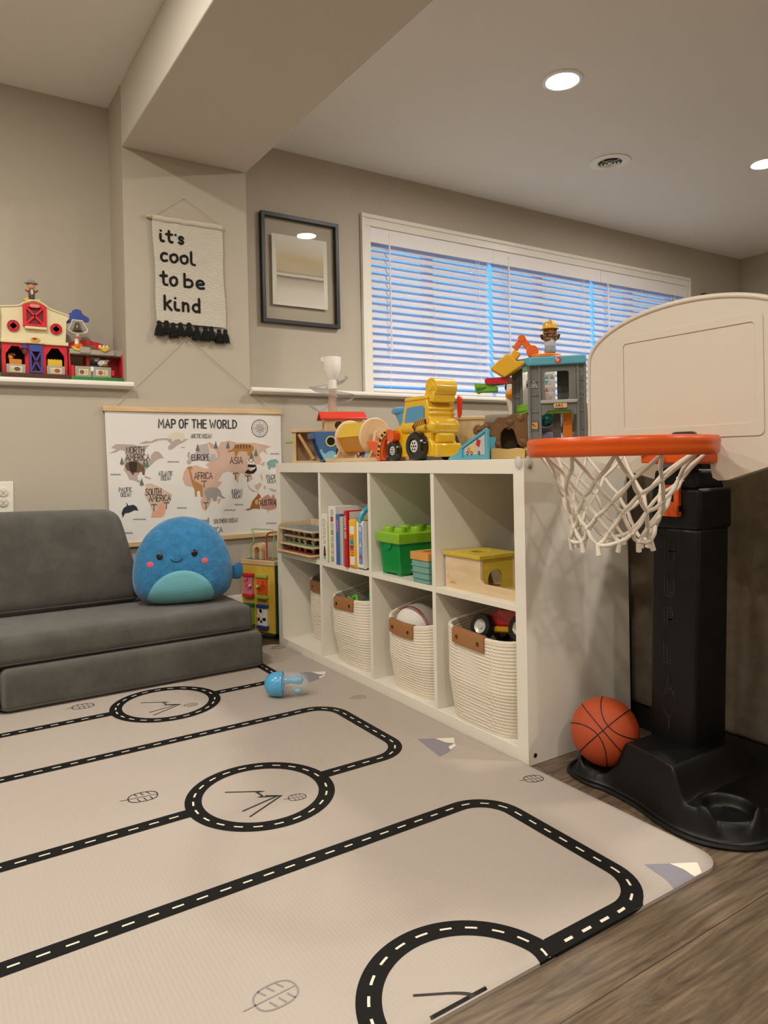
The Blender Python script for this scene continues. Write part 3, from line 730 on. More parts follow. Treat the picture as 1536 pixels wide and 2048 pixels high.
# ---------------------------------------------------------------- books
PAGE = mat('#ddd6c6', .8)
def book(yf, yn, zt, depth, cover, label, title=None, tcol='#222222', tw=None, x0=.003, th=None, deco=None, group='books in the second upper cube'):
    """upright book: spine faces the play mat, far edge yf, near edge yn"""
    h = zt-US; w = yf-yn
    T = thing('book', label, 'book', (x0, (yf+yn)/2, US), 0, group)
    C_ = mat(cover, .4)
    a = w/2
    MB().box(0, .0022, -a, a, 0, h).box(.0022, depth, a-.0018, a, 0, h).box(.0022, depth, -a, -a+.0018, 0, h).build('cover', C_, T, bevel=.0008)
    MB().box(.0022, depth-.004, -a+.0018, a-.0018, .003, h-.003).build('pages', PAGE, T)
    fr = lambda u, v: (-.0005, -u, v)
    if title:
        tm = MB(); L = text_width(title)*tw
        # rotated title running down the spine
        write(tm, title, 0, 0, tw, tw*.16, lambda u, v: (-.0005, tw/2-v, h-.02-u)); tm.build('spine_title', mat(tcol, .5), T)
    if deco: deco(T, h, a, fr)
    return T
def dog(T, h, a, fr):
    tm = MB()
    for i, ch in enumerate('DOG'): write(tm, ch, -.0095, h-.045-.031*i, .024, .0019, fr, sx=1.25)
    tm.build('spine_title', mat('#3a3a38', .5), T)
    dm = MB(); dm.face([fr(u, v) for u, v in circ(0, .052, .006, 14, .009)]); dm.face([fr(u, v) for u, v in circ(0, .036, .009, 14, .014)], 0); dm.face([fr(u, v) for u, v in rect(-.009, .009, .012, .03)], 1)
    dm.stroke([(-.008, .068), (.008, .068)], .001, fr, 2).stroke([(-.010, .008), (.010, .008)], .001, fr, 2); dm.build('spine_picture', [mat('#5f4630', .7), mat('#8fa0a6', .6), mat('#777570', .6)], T)
book(1.072, 1.030, .574, .19, '#e8e4da', 'white book with DOG on its spine, leftmost in the row', deco=dog)
book(1.029, 1.019, .545, .19, '#b8bf4e', 'thin yellow-green book beside the white DOG book')
def squares(T, h, a, fr):
    cs = ('#d9d3c6', '#c0392b', '#dcd6ca', '#8aa58c', '#d5cfc2', '#c9bfa6', '#e4ddd0', '#9aa68a'); bm_ = MB(); fg = MB()
    for i, c in enumerate(cs):
        z = h-.022-.0242*i
        bm_.face([fr(*q) for q in rect(-.0095, .0095, z-.0095, z+.0095)], 0); fg.face([(-.0008, -q[0], q[1]) for q in rect(-.008, .008, z-.008, z+.008)], i)
    bm_.build('spine_frames', mat('#5c564e', .6), T); fg.build('spine_squares', [mat(c, .6) for c in cs], T)
    f2 = lambda u, v: (-.0011, -u, v)
    for i in (0, 2, 4, 5): z = h-.022-.0242*i; MB().stroke(circ(0, z, .004, 10), .0012, f2, 0, closed=True).build('spine_icon', mat('#6b5b4e', .6), T)
    z = h-.022-.0242*6; ic = MB(); ic.face([f2(*q) for q in [(0, z-.005), (.0055, z+.001), (.003, z+.0045), (0, z+.002), (-.003, z+.0045), (-.0055, z+.001)]], 0)
    ic.build('spine_icon', mat('#c0271e', .6), T)
book(1.017, .965, .604, .24, '#e6e2da', 'tall white book with a column of picture squares on its spine', deco=squares)
book(.964, .936, .577, .2, '#3c66a8', 'blue book standing beside the tall white squares book', 'SONGS', '#e58fa6', .012)
book(.935, .925, .570, .19, '#b9b1a2', 'thin grey-beige book just right of the blue book')
book(.924, .915, .570, .19, '#cfc7b4', 'thin cream book in the middle of the row')
book(.914, .905, .566, .18, '#8a8f94', 'thin grey book left of the small red book')
book(.904, .893, .555, .17, '#b3262b', 'short red book left of the NOAH\'S ARK book', 'FARM', '#e9ded0', .007)
def ark(T, h, a, fr):
    g = lambda u, v: (u, -a-.0006, v)
    cm = MB(); cm.face([g(*q) for q in rect(.012, .188, .004, h-.004)], 0)
    cm.stroke([(.03, h-.03), (.06, h-.03)], .002, lambda u, v: (u, -a-.0009, v), 1)
    cm.face([(u, -a-.0009, v) for u, v in [(.05, .09), (.09, .09), (.085, .11), (.07, .12), (.055, .105)]], 1)
    cm.face([(u, -a-.0009, v) for u, v in circ(.03, .14, .012, 12)], 1); cm.build('front_cover', [mat('#dedad2', .5), mat('#5d6670', .6)], T)
book(.892, .873, .594, .20, '#c8202a', 'red spined NOAH\'S ARK book beside the yellow toy book', "NOAH'S ARK", '#f1e6dc', .0125, deco=ark, x0=-.004)
# yellow toy book with roller spine
YB = mat('#e9b526', .35, coat=.3)
T = thing('toy_book', 'yellow electronic toy book with coloured rings on its spine and teal handle', 'toy', (.010, .808, US))
MB().prism(rrect(-.012, .014, .0, .172, .010), .012, .052, 'xz').box(.005, .15, .015, .05, .002, .168).build('cover', YB, T, bevel=.004)
for z0_, z1_ in ((.118, .146), (.012, .042)): MB().box(-.0145, -.010, .018, .046, z0_, z1_).build('spine_plate', WHITE, T, bevel=.002)
rg = MB(); cols = ('#e8901e', '#e8901e', '#46b5a0', '#3e8fc0', '#7fb52e', '#7c3f98', '#d6448e', '#e8901e', '#e8901e')
for i, c in enumerate(cols): rg.ring([(.006, 0), (.0095, .0005), (.0095, .0065), (.006, .007)], (-.011, .032, .112-.0078*i), 18, 'z', i)
rg.build('ring_stack', [mat(c, .35) for c in cols], T)
MB().prism(rrect(-.006, .012, .004, .168, .008), -.030, .011, 'xz').box(.01, .16, -.026, .010, .006, .164).build('page_block', WHITE_GLOSS, T, bevel=.004)
MB().prism(rrect(-.0275, -.002, .02, .155, .008, 4), -.0068, -.006, 'yz').build('page_picture', mat('#7d9ec6', .5, var=.3, vscale=30), T)
wm = MB().face([(-.0072, *q) for q in circ(-.014, .14, .008, 16)], 0); write(wm, 'LF', -.018, .1365, .007, .001, lambda u, v: (-.0074, -u-.030, v), 1); wm.build('page_logo', [WHITE, mat('#33507f', .5)], T)
MB().face([(-.0072, *q) for q in circ(-.014, .045, .008, 14)]).build('page_flower', mat('#b0506e', .5), T)
MB().face([(-.0072, *q) for q in [(-.02, .08), (-.008, .08), (-.014, .1)]]).build('page_boat', WHITE, T)
hd = MB().tube([(.05+.055*cos(t), -.012, .163+.05*sin(t)) for t in [pi*i/14 for i in range(15)]], .010, 10); hd.build('carry_handle', mat('#3f9fb5', .3), T)

# ---------------------------------------------------------------- green brick box, teal box
GRN = mat('#0c8a38', .3, coat=.2); LIME = mat('#86b81f', .3, coat=.2)
T = thing('brick_box', 'green studded toy brick storage box in the second upper cube from the near end', 'storage box', (.016, .645, US))
def taper(x0, x1, y0, y1, z0, z1, k):
    mb = MB(); mb.box(x0, x1, y0, y1, z0, z1); cx, cy = (x0+x1)/2, (y0+y1)/2
    for i in range(4): v = mb.v[i]; mb.v[i] = (cx+(v[0]-cx)*k, cy+(v[1]-cy)*k, v[2])
    return mb
tb = taper(.004, .246, -.058, .056, .006, .106, .93)
tb.box(.012, .05, -.054, -.03, 0, .007).box(.012, .05, .028, .052, 0, .007).box(.2, .238, -.054, -.03, 0, .007).box(.2, .238, .028, .052, 0, .007)
tb.build('bin', GRN, T, bevel=.006)
gp = MB().prism([(u, v) for u, v in circ(.0, .104, .020, 14, a0=pi, a1=2*pi)], .0008, .008, 'yz'); gp.build('finger_tab', GRN, T)
MB().box(-.004, .254, -.068, .066, .104, .140).build('lid', LIME, T, bevel=.005)
for i in range(4):
    for j in (-1, 1):
        MB().lathe([(.021, .139), (.021, .153), (.0195, .1555), (0, .156)], (.030+.064*i, -.001+.033*j, 0), 28).build('stud', LIME, T)
TEAL = mat('#7aa79b', .5)
T = thing('ridged_box', 'small teal ridged box with an orange lid in front of the green brick box', 'toy box', (.004, .455, US))
tt = taper(0, .085, -.045, .040, 0, .071, .92)
tt.build('body', TEAL, T, bevel=.003)
for z in (.016, .034, .052): taper(-.0012, .0862, -.0462, .0412, z, z+.003, .998).build('rib', TEAL, T)
lp = MB().prism(rrect(-.003, .088, -.048, .043, .003, 3), .071, .094, 'xy', holes=[list(reversed(rrect(.022, .066, -.022, .018, .004, 3)))]); lp.build('lid', mat('#d79a4e', .45), T, bevel=.0015)

# ---------------------------------------------------------------- wooden drop box
PLY = wood('#dfc7a2', '#d2b78e', (30, 5, 30), .45); YP = wood('#d2b83f', '#c7ab35', (6, 30, 30), .45)
T = thing('wooden_drop_box', 'wooden ball drop box with yellow top and arch in the nearest upper cube', 'wooden toy', (.034, .365, US))
L_ = [(0, 0), (-.298, 0), (-.298, .028), (-.165, .028), (-.155, .038), (-.155, .094), (0, .094)]
for x in (0, .124): MB().prism(L_, x, x+.010, 'yz').build('side_wall', PLY, T, bevel=.0008)
MB().prism(rect(-.006, .140, -.160, .003), .094, .1045, 'xy', holes=[list(reversed(circ(.072, -.075, .030, 28, .026)))]).build('top_board', YP, T, bevel=.0015)
arch = [(.085, .0), (.085, .036)]+[(.058+.027*cos(a), .036+.027*sin(a)) for a in [pi*i/14 for i in range(1, 14)]]+[(.031, .036), (.031, 0)]
MB().prism([(.010, 0)]+list(reversed(arch))+[(.124, 0), (.124, .094), (.010, .094)], -.152, -.142, 'xz').build('arch_panel', YP, T)
MB().box(.010, .124, -.290, -.010, .001, .007).box(.010, .124, -.297, -.289, .001, .026).box(.010, .124, -.010, -.001, .001, .094).build('floor_board', PLY, T)
lb = MB(); fr = lambda u, v: (-.0006, u, v)
for i, ch in enumerate('LOV'): write(lb, ch, 0, 0, .0055, .0006, lambda u, v, i=i: (-.0006, -.012-v*0-u, .05-.010*i+v))
write(lb, 'EVERY', 0, 0, .0055, .0006, lambda u, v: (-.0006, -.020-u*1.6, .014+v))
lb.build('maker_print', mat('#a88f6c', .6), T)
tag(MB().ball((.09, .118, US+.0195), .0118, 18).build('teal_ball', mat('#4d9c9a', .4)), 'tiny teal ball lying in the tray of the wooden drop box', 'ball')

# ================================================================= BASKETBALL HOOP
HB = mat('#060606', .42, bump=.04, bscale=500); OR = mat('#d4530f', .32); BRD = mat('#d6ccbb', .42, bump=.02, bscale=600)
HB.node_tree.nodes['Principled BSDF'].inputs['Specular IOR Level'].default_value = .35
H = thing('basketball_hoop', 'toddler basketball hoop with black pole, orange rim and cream backboard beside the white shelf', 'basketball hoop', (.2, -.284, 0))
foot = [p[:2] for p in catmull([(x, y, 0) for x, y in [(.04, -.125), (.055, -.08), (.10, -.055), (.16, -.055), (.22, -.085), (.30, -.11), (.36, -.13), (.39, -.18), (.395, -.28), (.39, -.39), (.36, -.46), (.30, -.50),
        (.24, -.525), (.185, -.54), (.12, -.535), (.065, -.512), (.025, -.465), (.012, -.41), (.02, -.35), (.04, -.28), (.047, -.2), (.04, -.16)]], 5, True)]
def sst(a, b_, x): t = min(1, max(0, (x-a)/(b_-a))); return t*t*(3-2*t)
cxm, cym = sum(p[0] for p in foot)/len(foot), sum(p[1] for p in foot)/len(foot)
def seg_d(px, py):
    best = 9
    for i in range(len(foot)):
        ax, ay = foot[i]; bx, by = foot[(i+1) % len(foot)]; dx, dy = bx-ax, by-ay; L = dx*dx+dy*dy
        t = 0 if L < 1e-12 else min(1, max(0, ((px-ax)*dx+(py-ay)*dy)/L)); best = min(best, math.hypot(px-ax-dx*t, py-ay-dy*t))
    return best
def bh(x, y):
    d = seg_d(x, y)
    hum = sst(-.195, -.235, y)*sst(-.405, -.365, y)*sst(.35, .30, x)
    P = .056+.062*hum
    dl = math.hypot(x-.112, y+.143); dr = math.hypot(x-.098, y+.462)
    wl = sst(.068, .045, dl); P = P*(1-wl)+.030*wl
    rimr = max(0, 1-((dr-.053)/.010)**2)*.007 if dr < .064 else 0
    wr = sst(.050, .038, dr); P = (P+rimr)*(1-wr)+.040*wr
    return .0075+(P-.0075)*sst(.010, .034, d)
import numpy as np
foot = catmull([(a, b_, 0) for a, b_ in foot], 3, True); foot = [q[:2] for q in foot]
NR, NA = 110, len(foot)
FA = np.array(foot); FB_ = np.roll(FA, -1, 0); FD = FB_-FA; FL = (FD**2).sum(1)+1e-15
def seg_d(px, py):
    t = np.clip(((px-FA[:, 0])*FD[:, 0]+(py-FA[:, 1])*FD[:, 1])/FL, 0, 1)
    return float(np.sqrt(((FA+FD*t[:, None]-np.array([px, py]))**2).sum(1).min()))
def bfn(u, v):
    i = int(round(u*NA)) % NA; px, py = foot[i]
    x, y = px+(cxm-px)*v*.999, py+(cym-py)*v*.999
    return (x, y, bh(x, y) if v > 0 else .0075)
bm_ = MB(); bm_.grid(bfn, NA, NR, 0, True)
bm_.add([(x, y, .0075) for x, y in foot]+[(x*1.0, y, 0.0005) for x, y in foot], [(i, (i+1) % NA, NA+(i+1) % NA, NA+i) for i in range(NA)])
bm_.face([(x, y, .0005) for x, y in foot])
bm_.tube([(x, y, .006) for x, y in foot], .0055, 6, True)
wpart('base', bm_, HB, H, ang=50)
def slab8(y0, y1, x0, x1, z0, Y0_, Y1_, X0_, X1_, z1):
    return MB().add([(x0, y0, z0), (x1, y0, z0), (x1, y1, z0), (x0, y1, z0), (X0_, Y0_, z1), (X1_, Y0_, z1), (X1_, Y1_, z1), (X0_, Y1_, z1)],
         [(3, 2, 1, 0), (4, 5, 6, 7), (0, 1, 5, 4), (1, 2, 6, 5), (2, 3, 7, 6), (3, 0, 4, 7)])
pole = wpart('pole', slab8(-.343, -.225, .168, .288, .10, -.360, -.240, .168, .286, .605), HB, H, bevel=.010, seg=3)
wpart('pole_sleeve', slab8(-.3635, -.236, .164, .291, .600, -.366, -.243, .164, .289, .694), HB, H, bevel=.009, seg=3)
wpart('pole_neck', slab8(-.363, -.243, .166, .275, .69, -.364, -.247, .168, .240, .738).box(.172, .23, -.360, -.300, .72, .812), HB, H, bevel=.012, seg=4)
# words moulded down the front of the pole
tm = MB()
for i, ch in enumerate('HUPLAY'):
    z = .524-.0766*i; yl = -.276+.0022*i
    for dw, ins in ((.0024, 0), (.0022, .0080)):
        sx = .9-ins*26*.9; write(tm, ch, ins, z+ins*.9, .050-ins*1.8, dw, lambda u, v, yl=yl: (.1672, yl-u, v), sx=sx*1.0)
wpart('moulded_letters', tm, mat('#24211e', .28), H, pole)
lt = MB().box(.150, .168, -.3205, -.271, .634, .7005)
lt = MB().prism(rect(-.3205, -.271, .640, .7005), .155, .168, 'yz', holes=[list(reversed(rect(-.308, -.2835, .662, .692)))]).box(.148, .168, -.3205, -.271, .630, .655).box(.166, .168, -.308, -.2835, .66, .692)
wpart('latch', lt, OR, H, bevel=.003)
# backboard
NB, ZB = -.33, .713
top = [(-.33+.2725*cos(a), 1.0+.112*sin(a)) for a in [pi*i/40 for i in range(41)]]
bo = [(-.0575, .985)]+top[1:-1]+[(-.6025, .985), (-.6025, .79), (-.597, .77), (-.57, .758), (-.425, .712), (-.405, .711), (-.393, .717), (-.390, .728), (-.388, .745),
      (-.384, .775), (-.384, .795), (-.37, .812), (-.355, .819), (-.305, .819), (-.29, .812), (-.276, .795), (-.276, .775), (-.27, .722), (-.265, .713), (-.25, .712), (-.09, .752), (-.065, .762), (-.0575, .79)]
wpart('backboard', MB().prism(bo, .170, .196, 'yz'), BRD, H, bevel=.005, seg=3)
edge = [(.1695, y, z) for y, z in ([(-.0625, .80), (-.063, .95)]+[(-.33+.265*cos(a), 1.0+.105*sin(a)) for a in [pi*i/40 for i in range(1, 40)]]+[(-.597, .95), (-.5975, .80)])]
wpart('board_lip', MB().tube(edge, .0042, 8), BRD, H)
fp = MB().prism(rrect(-.507, -.152, .803, 1.052, .012, 4), .1684, .1702, 'yz', holes=[list(reversed(rrect(-.490, -.169, .824, 1.034, .010, 4)))])
fp.box(.1684, .1702, -.42, -.28, .8, .812)
wpart('target_frame', MB().prism(rrect(-.507, -.152, .803, 1.052, .012, 4), .1676, .1702, 'yz', holes=[list(reversed(rrect(-.490, -.169, .830, 1.034, .010, 4)))]), BRD, H, bevel=.0012)
wpart('board_tab', MB().prism(rrect(-.364, -.296, .770, .818, .016, 5), .160, .175, 'yz'), mat('#37332f', .45), H, bevel=.003)
# rim and bracket
RC = (-.05, -.33); RR = .172
pr = [(RR-.012, .769), (RR-.006, .767), (RR+.009, .768), (RR+.0125, .772), (RR+.014, .782), (RR+.0135, .788), (RR+.0148, .791), (RR+.0145, .799), (RR+.011, .804), (RR-.004, .805), (RR-.011, .803), (RR-.013, .79)]
rim = wpart('rim', MB().ring([(r_, z-.0) for r_, z in pr], (RC[0], RC[1], 0), 72), OR, H, ang=40)
wpart('rim_bracket', MB().box(.105, .172, -.405, -.262, .750, .803).box(.14, .172, -.395, -.272, .747, .752), OR, H, bevel=.005, seg=3)
# net: knotted diamonds
rnd = random.Random(12); LV = [(.160, .770), (.122, .722), (.101, .686), (.089, .652), (.082, .622), (.078, .596)]
NN = 12; nm = MB(); node = []
for i, (r_, z) in enumerate(LV):
    row = []
    for j in range(NN):
        a = 2*pi*(j+(.5 if i % 2 else 0))/NN+.1+rnd.uniform(-.05, .05)*(i > 0)
        q = r_*(1+rnd.uniform(-.05, .05)*(i > 0)); sh = .030*(1-(z-.588)/.182)
        row.append(Vector((RC[0]+q*cos(a)-sh*.5, RC[1]+q*sin(a)+sh*.5, z+rnd.uniform(-.007, .007)*(i > 0))))
    node.append(row)
def cord(a, b_, sag, r0=.0037):
    m = (a+b_)/2; out = Vector((m.x-RC[0], m.y-RC[1], 0)).normalized(); m = m+out*sag+Vector((0, 0, -.003))
    P = catmull([a, a*.65+m*.35, m, b_*.65+m*.35, b_], 3)
    nm.tube(P, [r0*(.8+.35*sin(pi*k/(len(P)-1))) for k in range(len(P))], 7)
for i in range(len(LV)-1):
    for j in range(NN):
        a = node[i][j]
        for dj in ((0, -1) if i % 2 == 0 else (0, 1)):
            cord(a, node[i+1][(j+dj) % NN], -.006 if i == 0 else rnd.uniform(-.004, .004))
    for j in range(NN): nm.ball(tuple(node[i+1][j]), .0052, 8)
for j in range(NN):
    a = node[-1][j]; nm.tube([a, a+Vector((rnd.uniform(-.006, .006), rnd.uniform(-.006, .006), -.020))], [.0045, .0055], 7)
    if j % 2 == 0: cord(a, node[-1][(j+1) % NN], .004)
wpart('net', nm, weave('#e2d9ca', 1500, .3, .85, 'Z'), H, ang=70)

# basketball resting in the base's hollow
BL = thing('basketball', 'small orange basketball with black seams resting on the hoop base', 'ball', (.112, -.143, .1085))
BL.rotation_euler = (.7557, -.3685, -2.5038)
rb = .0793
MB().ball((0, 0, 0), rb, 48).build('cover', mat('#b4471c', .5, bump=.35, bscale=1400), BL)
sm = MB()
def seam(fn, closed=True):
    P = [Vector(fn(2*pi*k/72)).normalized()*(rb+.0001) for k in range(72)]; sm.tube(P, .0013, 6, True)
seam(lambda t: (cos(t), sin(t), 0)); seam(lambda t: (cos(t), 0, sin(t)))
for sg in (-1, 1): seam(lambda t: (cos(t), sg*(.20+.50*sin(t)**2), .85*sin(t)))
sm.build('seams', mat('#1b1210', .6), BL)

# ================================================================= BROWN SOFA BEHIND THE SHELF
def softbox(x0, x1, y0, y1, z0, z1, r=.03, n=10, puff=0.0, m=0, puffx=0.0):
    """cushion: rounded box whose faces bulge"""
    mb = MB(); hx, hy, hz = (x1-x0)/2, (y1-y0)/2, (z1-z0)/2; c = Vector(((x0+x1)/2, (y0+y1)/2, (z0+z1)/2)); r = min(r, hx, hy, hz)
    H_ = Vector((hx, hy, hz))
    def put(p):
        q = Vector([max(-(H_[i]-r), min(H_[i]-r, p[i])) for i in range(3)]); d = p-q
        if d.length > 1e-9: p2 = q+d.normalized()*r
        else: p2 = p
        fx, fy, fz = p2.x/hx, p2.y/hy, p2.z/hz
        p2 = p2+Vector((puffx*fx*(1-fy*fy)*(1-fz*fz), puffx*fy*(1-fx*fx)*(1-fz*fz), puff*fz*(1-fx*fx)*(1-fy*fy)))
        return tuple(c+p2)
    def ax(h): # denser near the edges
        return sorted(set([-h, h]+[-h+r*t for t in (.15, .35, .6, 1.0)]+[h-r*t for t in (.15, .35, .6, 1.0)]+[(-(h-r)+2*(h-r)*k/n) for k in range(1, n)]))
    A = [ax(hx), ax(hy), ax(hz)]
    for d in range(3):
        u, v = (d+1) % 3, (d+2) % 3
        for sg in (-1, 1):
            vs = []
            for b_ in A[v]:
                for a in A[u]:
                    p = [0, 0, 0]; p[d] = sg*H_[d]; p[u] = a; p[v] = b_; vs.append(put(Vector(p)))
            w = len(A[u]); fs = [(j*w+i, j*w+i+1, (j+1)*w+i+1, (j+1)*w+i) for j in range(len(A[v])-1) for i in range(w-1)]
            mb.add(vs, fs, m)
    return mb
def weld(o, d=.0003):
    bm = bmesh.new(); bm.from_mesh(o.data); bmesh.ops.remove_doubles(bm, verts=bm.verts, dist=d); bmesh.ops.recalc_face_normals(bm, faces=bm.faces); bm.to_mesh(o.data); bm.free(); o.data.update(); return o
SOF = weave('#6b5c48', 1400, .5, .95, 'Y', sheen=.15, var=.22)
S = thing('sofa', 'brown upholstered sofa seen from the back, behind the white shelf and hoop', 'sofa', (.9, .25, 0))
SY0, SY1 = -.95, 1.42
wpart('back_frame', softbox(.43, .60, SY0, SY1, .062, .845, .025, 12), SOF, S, ang=60)
for y0, y1 in ((SY0, SY0+.20), (SY1-.20, SY1)): wpart('arm', softbox(.56, 1.36, y0, y1, .062, .62, .05), SOF, S, ang=60)
wpart('seat_base', softbox(.56, 1.33, SY0+.18, SY1-.18, .062, .30, .02), SOF, S, ang=60)
wpart('plinth', MB().box(.435, 1.33, SY0+.01, SY1-.01, 0.001, .063), mat('#12100e', .6), S)
k = (SY1-SY0-.44)/3
for i in range(3):
    y0 = SY0+.22+k*i
    weld(wpart('back_cushion', softbox(.50, .74, y0+.008, y0+k-.008, .44, .925, .075, 10, .012, 0, .02), SOF, S, ang=70))
    weld(wpart('seat_cushion', softbox(.62, 1.34, y0+.005, y0+k-.005, .29, .45, .05, 10, .02), SOF, S, ang=70))

# ================================================================= PLAY COUCH
GREY = weave('#57544c', 1700, .6, .95, 'X', sheen=.3, var=.2)
def couch(name, label, mb, group='grey play couch cushions', piping=None):
    o = mb.build(name, GREY, ang=70); weld(o); return o
def pipe(path, r=.0035): return MB().tube(path, r, 6, True)
def cushion_thing(x0, x1, y0, y1, z0, z1, r, label, puff, tilt=0.0, fold=False):
    cx, cy = (x0+x1)/2, (y0+y1)/2
    T = thing('couch_cushion', label, 'cushion', (cx, cy, z0), 0, 'grey play couch cushions')
    weld(softbox(x0-cx, x1-cx, y0-cy, y1-cy, .0005, z1-z0, r, 14, puff, 0, .006).build('cover', GREY, T, ang=70))
    hx, hy = (x1-x0)/2, (y1-y0)/2
    zs = ((z1-z0)*.5,) if fold else (.012,)
    sm_ = MB()
    for z in zs: sm_.tube([(a, b_, z) for a, b_ in rrect(-hx-.0005, hx+.0005, -hy-.0005, hy+.0005, min(r, .03), 4)], .0022, 6, True)
    sm_.build('seam', mat('#4b4842', .9), T)
    return T
cushion_thing(-1.060, -.200, 1.162, 1.692, MATZ+.001, .146, .021, 'long grey base cushion lying on the play mat, bottom of the play couch', .004)
cushion_thing(-1.95, -1.066, 1.165, 1.692, MATZ+.001, .146, .021, 'grey base cushion just entering at the left picture edge', .004)
cushion_thing(-1.90, -.226, 1.186, 1.692, .147, .243, .027, 'grey seat cushion on top of the base cushions', .006)
BC = cushion_thing(-1.90, -.575, 1.474, 1.584, .249, .604, .05, 'grey back cushion leaning on the wall at the left of the blue plush', .012)
BC.rotation_euler = (radians(-8), 0, 0)
for ch in BC.children:
    for v in ch.data.vertices:
        if v.co.x > .2: v.co.x += .034-.080*v.co.z/.357      # slanted end of the wedge cushion

# ---------------------------------------------------------------- blue plush
def plush_T():
    T = thing('plush_toy', 'round blue plush animal with teal belly and pink cheeks sitting on the grey couch', 'plush toy', (-.425, 1.385, .243), radians(-13))
    HX, ZC = .183, .115
    def bound(t):
        c, s_ = cos(t), sin(t); e = 2.1 if s_ > 0 else 3.2; hz = .212 if s_ > 0 else .112
        k = (abs(c)**e+abs(s_)**e)**(-1/e); return HX*k*c*(1-.04*max(0, s_)), hz*k*s_
    def surf(x, z, lift=0.0, D=.100):
        t = atan2((z-ZC)/(.212 if z > ZC else .112), x/HX); c, s_ = cos(t), sin(t); e = 2.1 if s_ > 0 else 3.2
        q = ((abs(x)/(HX*(1-.04*max(0, s_))))**e+(abs(z-ZC)/(.212 if z > ZC else .112))**e)**(1/e)
        y = -(D+lift)*sqrt(max(0, 1-min(1, q)**2.6)); cr = .010*math.exp(-(x/.010)**2)*sst(.20, .30, z)
        return (x, y+cr+.018*(z-.1), z)
    mb = MB(); NA_, NR_ = 64, 22
    for D in (1, -.8):
        vs = []; fs = []
        for i in range(NR_+1):
            q = sin(pi/2*i/NR_)
            for j in range(NA_):
                bx, bz = bound(2*pi*j/NA_); x, z = bx*q, ZC+bz*q; y = -.100*D*sqrt(max(0, 1-q**2.6))
                cr = .010*math.exp(-(x/.010)**2)*sst(.20, .30, z) if D > 0 else 0
                vs.append((x, y+cr+.018*(z-.1), z+.0))
        for i in range(NR_):
            for j in range(NA_): fs.append((i*NA_+j, i*NA_+(j+1) % NA_, (i+1)*NA_+(j+1) % NA_, (i+1)*NA_+j))
        mb.add(vs, fs)
    weld(mb.build('body', mat('#2a76a8', .95, bump=.9, bscale=75, sheen=.35, var=.2, vscale=40), T, ang=80), .0008)
    def patch(name, P, m, lift, rings=8):
        cx = sum(p[0] for p in P)/len(P); cz = sum(p[1] for p in P)/len(P); b2 = MB(); n_ = len(P); vs = []; fs = []
        for i in range(rings+1):
            q = 1-i/rings*.98
            for x, z in P: vs.append(surf(cx+(x-cx)*q, cz+(z-cz)*q, lift*(1 if i else .2)))
        for i in range(rings):
            for j in range(n_): fs.append((i*n_+j, i*n_+(j+1) % n_, (i+1)*n_+(j+1) % n_, (i+1)*n_+j))
        fs.append(tuple(range(rings*n_, (rings+1)*n_))); b2.add(vs, fs); return b2.build(name, m, T, ang=80)
    bel = [(-.014+.122*cos(a), .016+(.122*sin(a) if sin(a) > 0 else .012*sin(a))) for a in [2*pi*i/48 for i in range(48)]]
    patch('belly', bel, mat('#6fb5c2', .95, bump=.35, bscale=130, sheen=.3), .004, 12)
    for x, z in ((-.088, .192), (.034, .198)): patch('eye', circ(x, z, .0115, 18, .0135), mat('#0c0b0d', .25), .003, 3)
    for x, z in ((-.122, .164), (.071, .168)): patch('cheek', circ(x, z, .0125, 18, .0105), mat('#d9616d', .9), .0025, 3)
    mo = MB(); P = [(-.052, .182), (-.047, .176), (-.037, .171), (-.026, .1712), (-.015, .176), (-.010, .183)]
    mo.tube([surf(x, z, .0022) for x, z in P], .0013, 6); mo.build('mouth', BLACKM, T)
    fl = MB()
    fl.grid(lambda u, v: (.165+.058*v, .01+.020*sin(2*pi*u)*(1-.25*v), .098+.012*v+(.018+.020*v)*cos(2*pi*u)*(1-.45*sst(.8, 1, v))), 18, 8, 0, True)
    fl.face([(.223, .01+.020*sin(2*pi*i/18)*.75, .11+.038*.55*cos(2*pi*i/18)) for i in range(18)])
    fl.build('flipper', mat('#2a70a0', .95, bump=.4, bscale=110, sheen=.3), T, ang=80)
plush_T()

# ---------------------------------------------------------------- activity cube and building plate
A0 = Vector((-.072, 1.688, 0)); dirv = Vector((.078, -.172, 0)); AL = dirv.length; arot = atan2(dirv.y, dirv.x)
T = thing('activity_cube', 'wooden activity cube with yellow side of four little doors, between couch and shelf', 'activity toy', tuple(A0), arot)
MB().box(.004, AL-.004, .003, .095, .03, .325).build('core', mat('#1f5a3a', .5), T)
MB().box(0, AL, .0, .006, .035, .325).build('yellow_panel', wood('#d9b548', '#c99f35', (20, 20, 4)), T)
MB().box(-.003, AL+.003, -.004, .1, .325, .347).build('top_board', PINE, T, bevel=.003)
tpm = MB().face([(x, y, .3476) for x, y in rect(.01, AL-.01, .005, .09)], 0).face([(x, y, .3479) for x, y in circ(.05, .03, .022, 14)], 1).face([(x, y, .3479) for x, y in circ(.12, .05, .03, 14)], 2)
tpm.build('printed_top', [mat('#5f7d57', .6), mat('#4b6f8e', .6), mat('#a8543f', .6)], T)
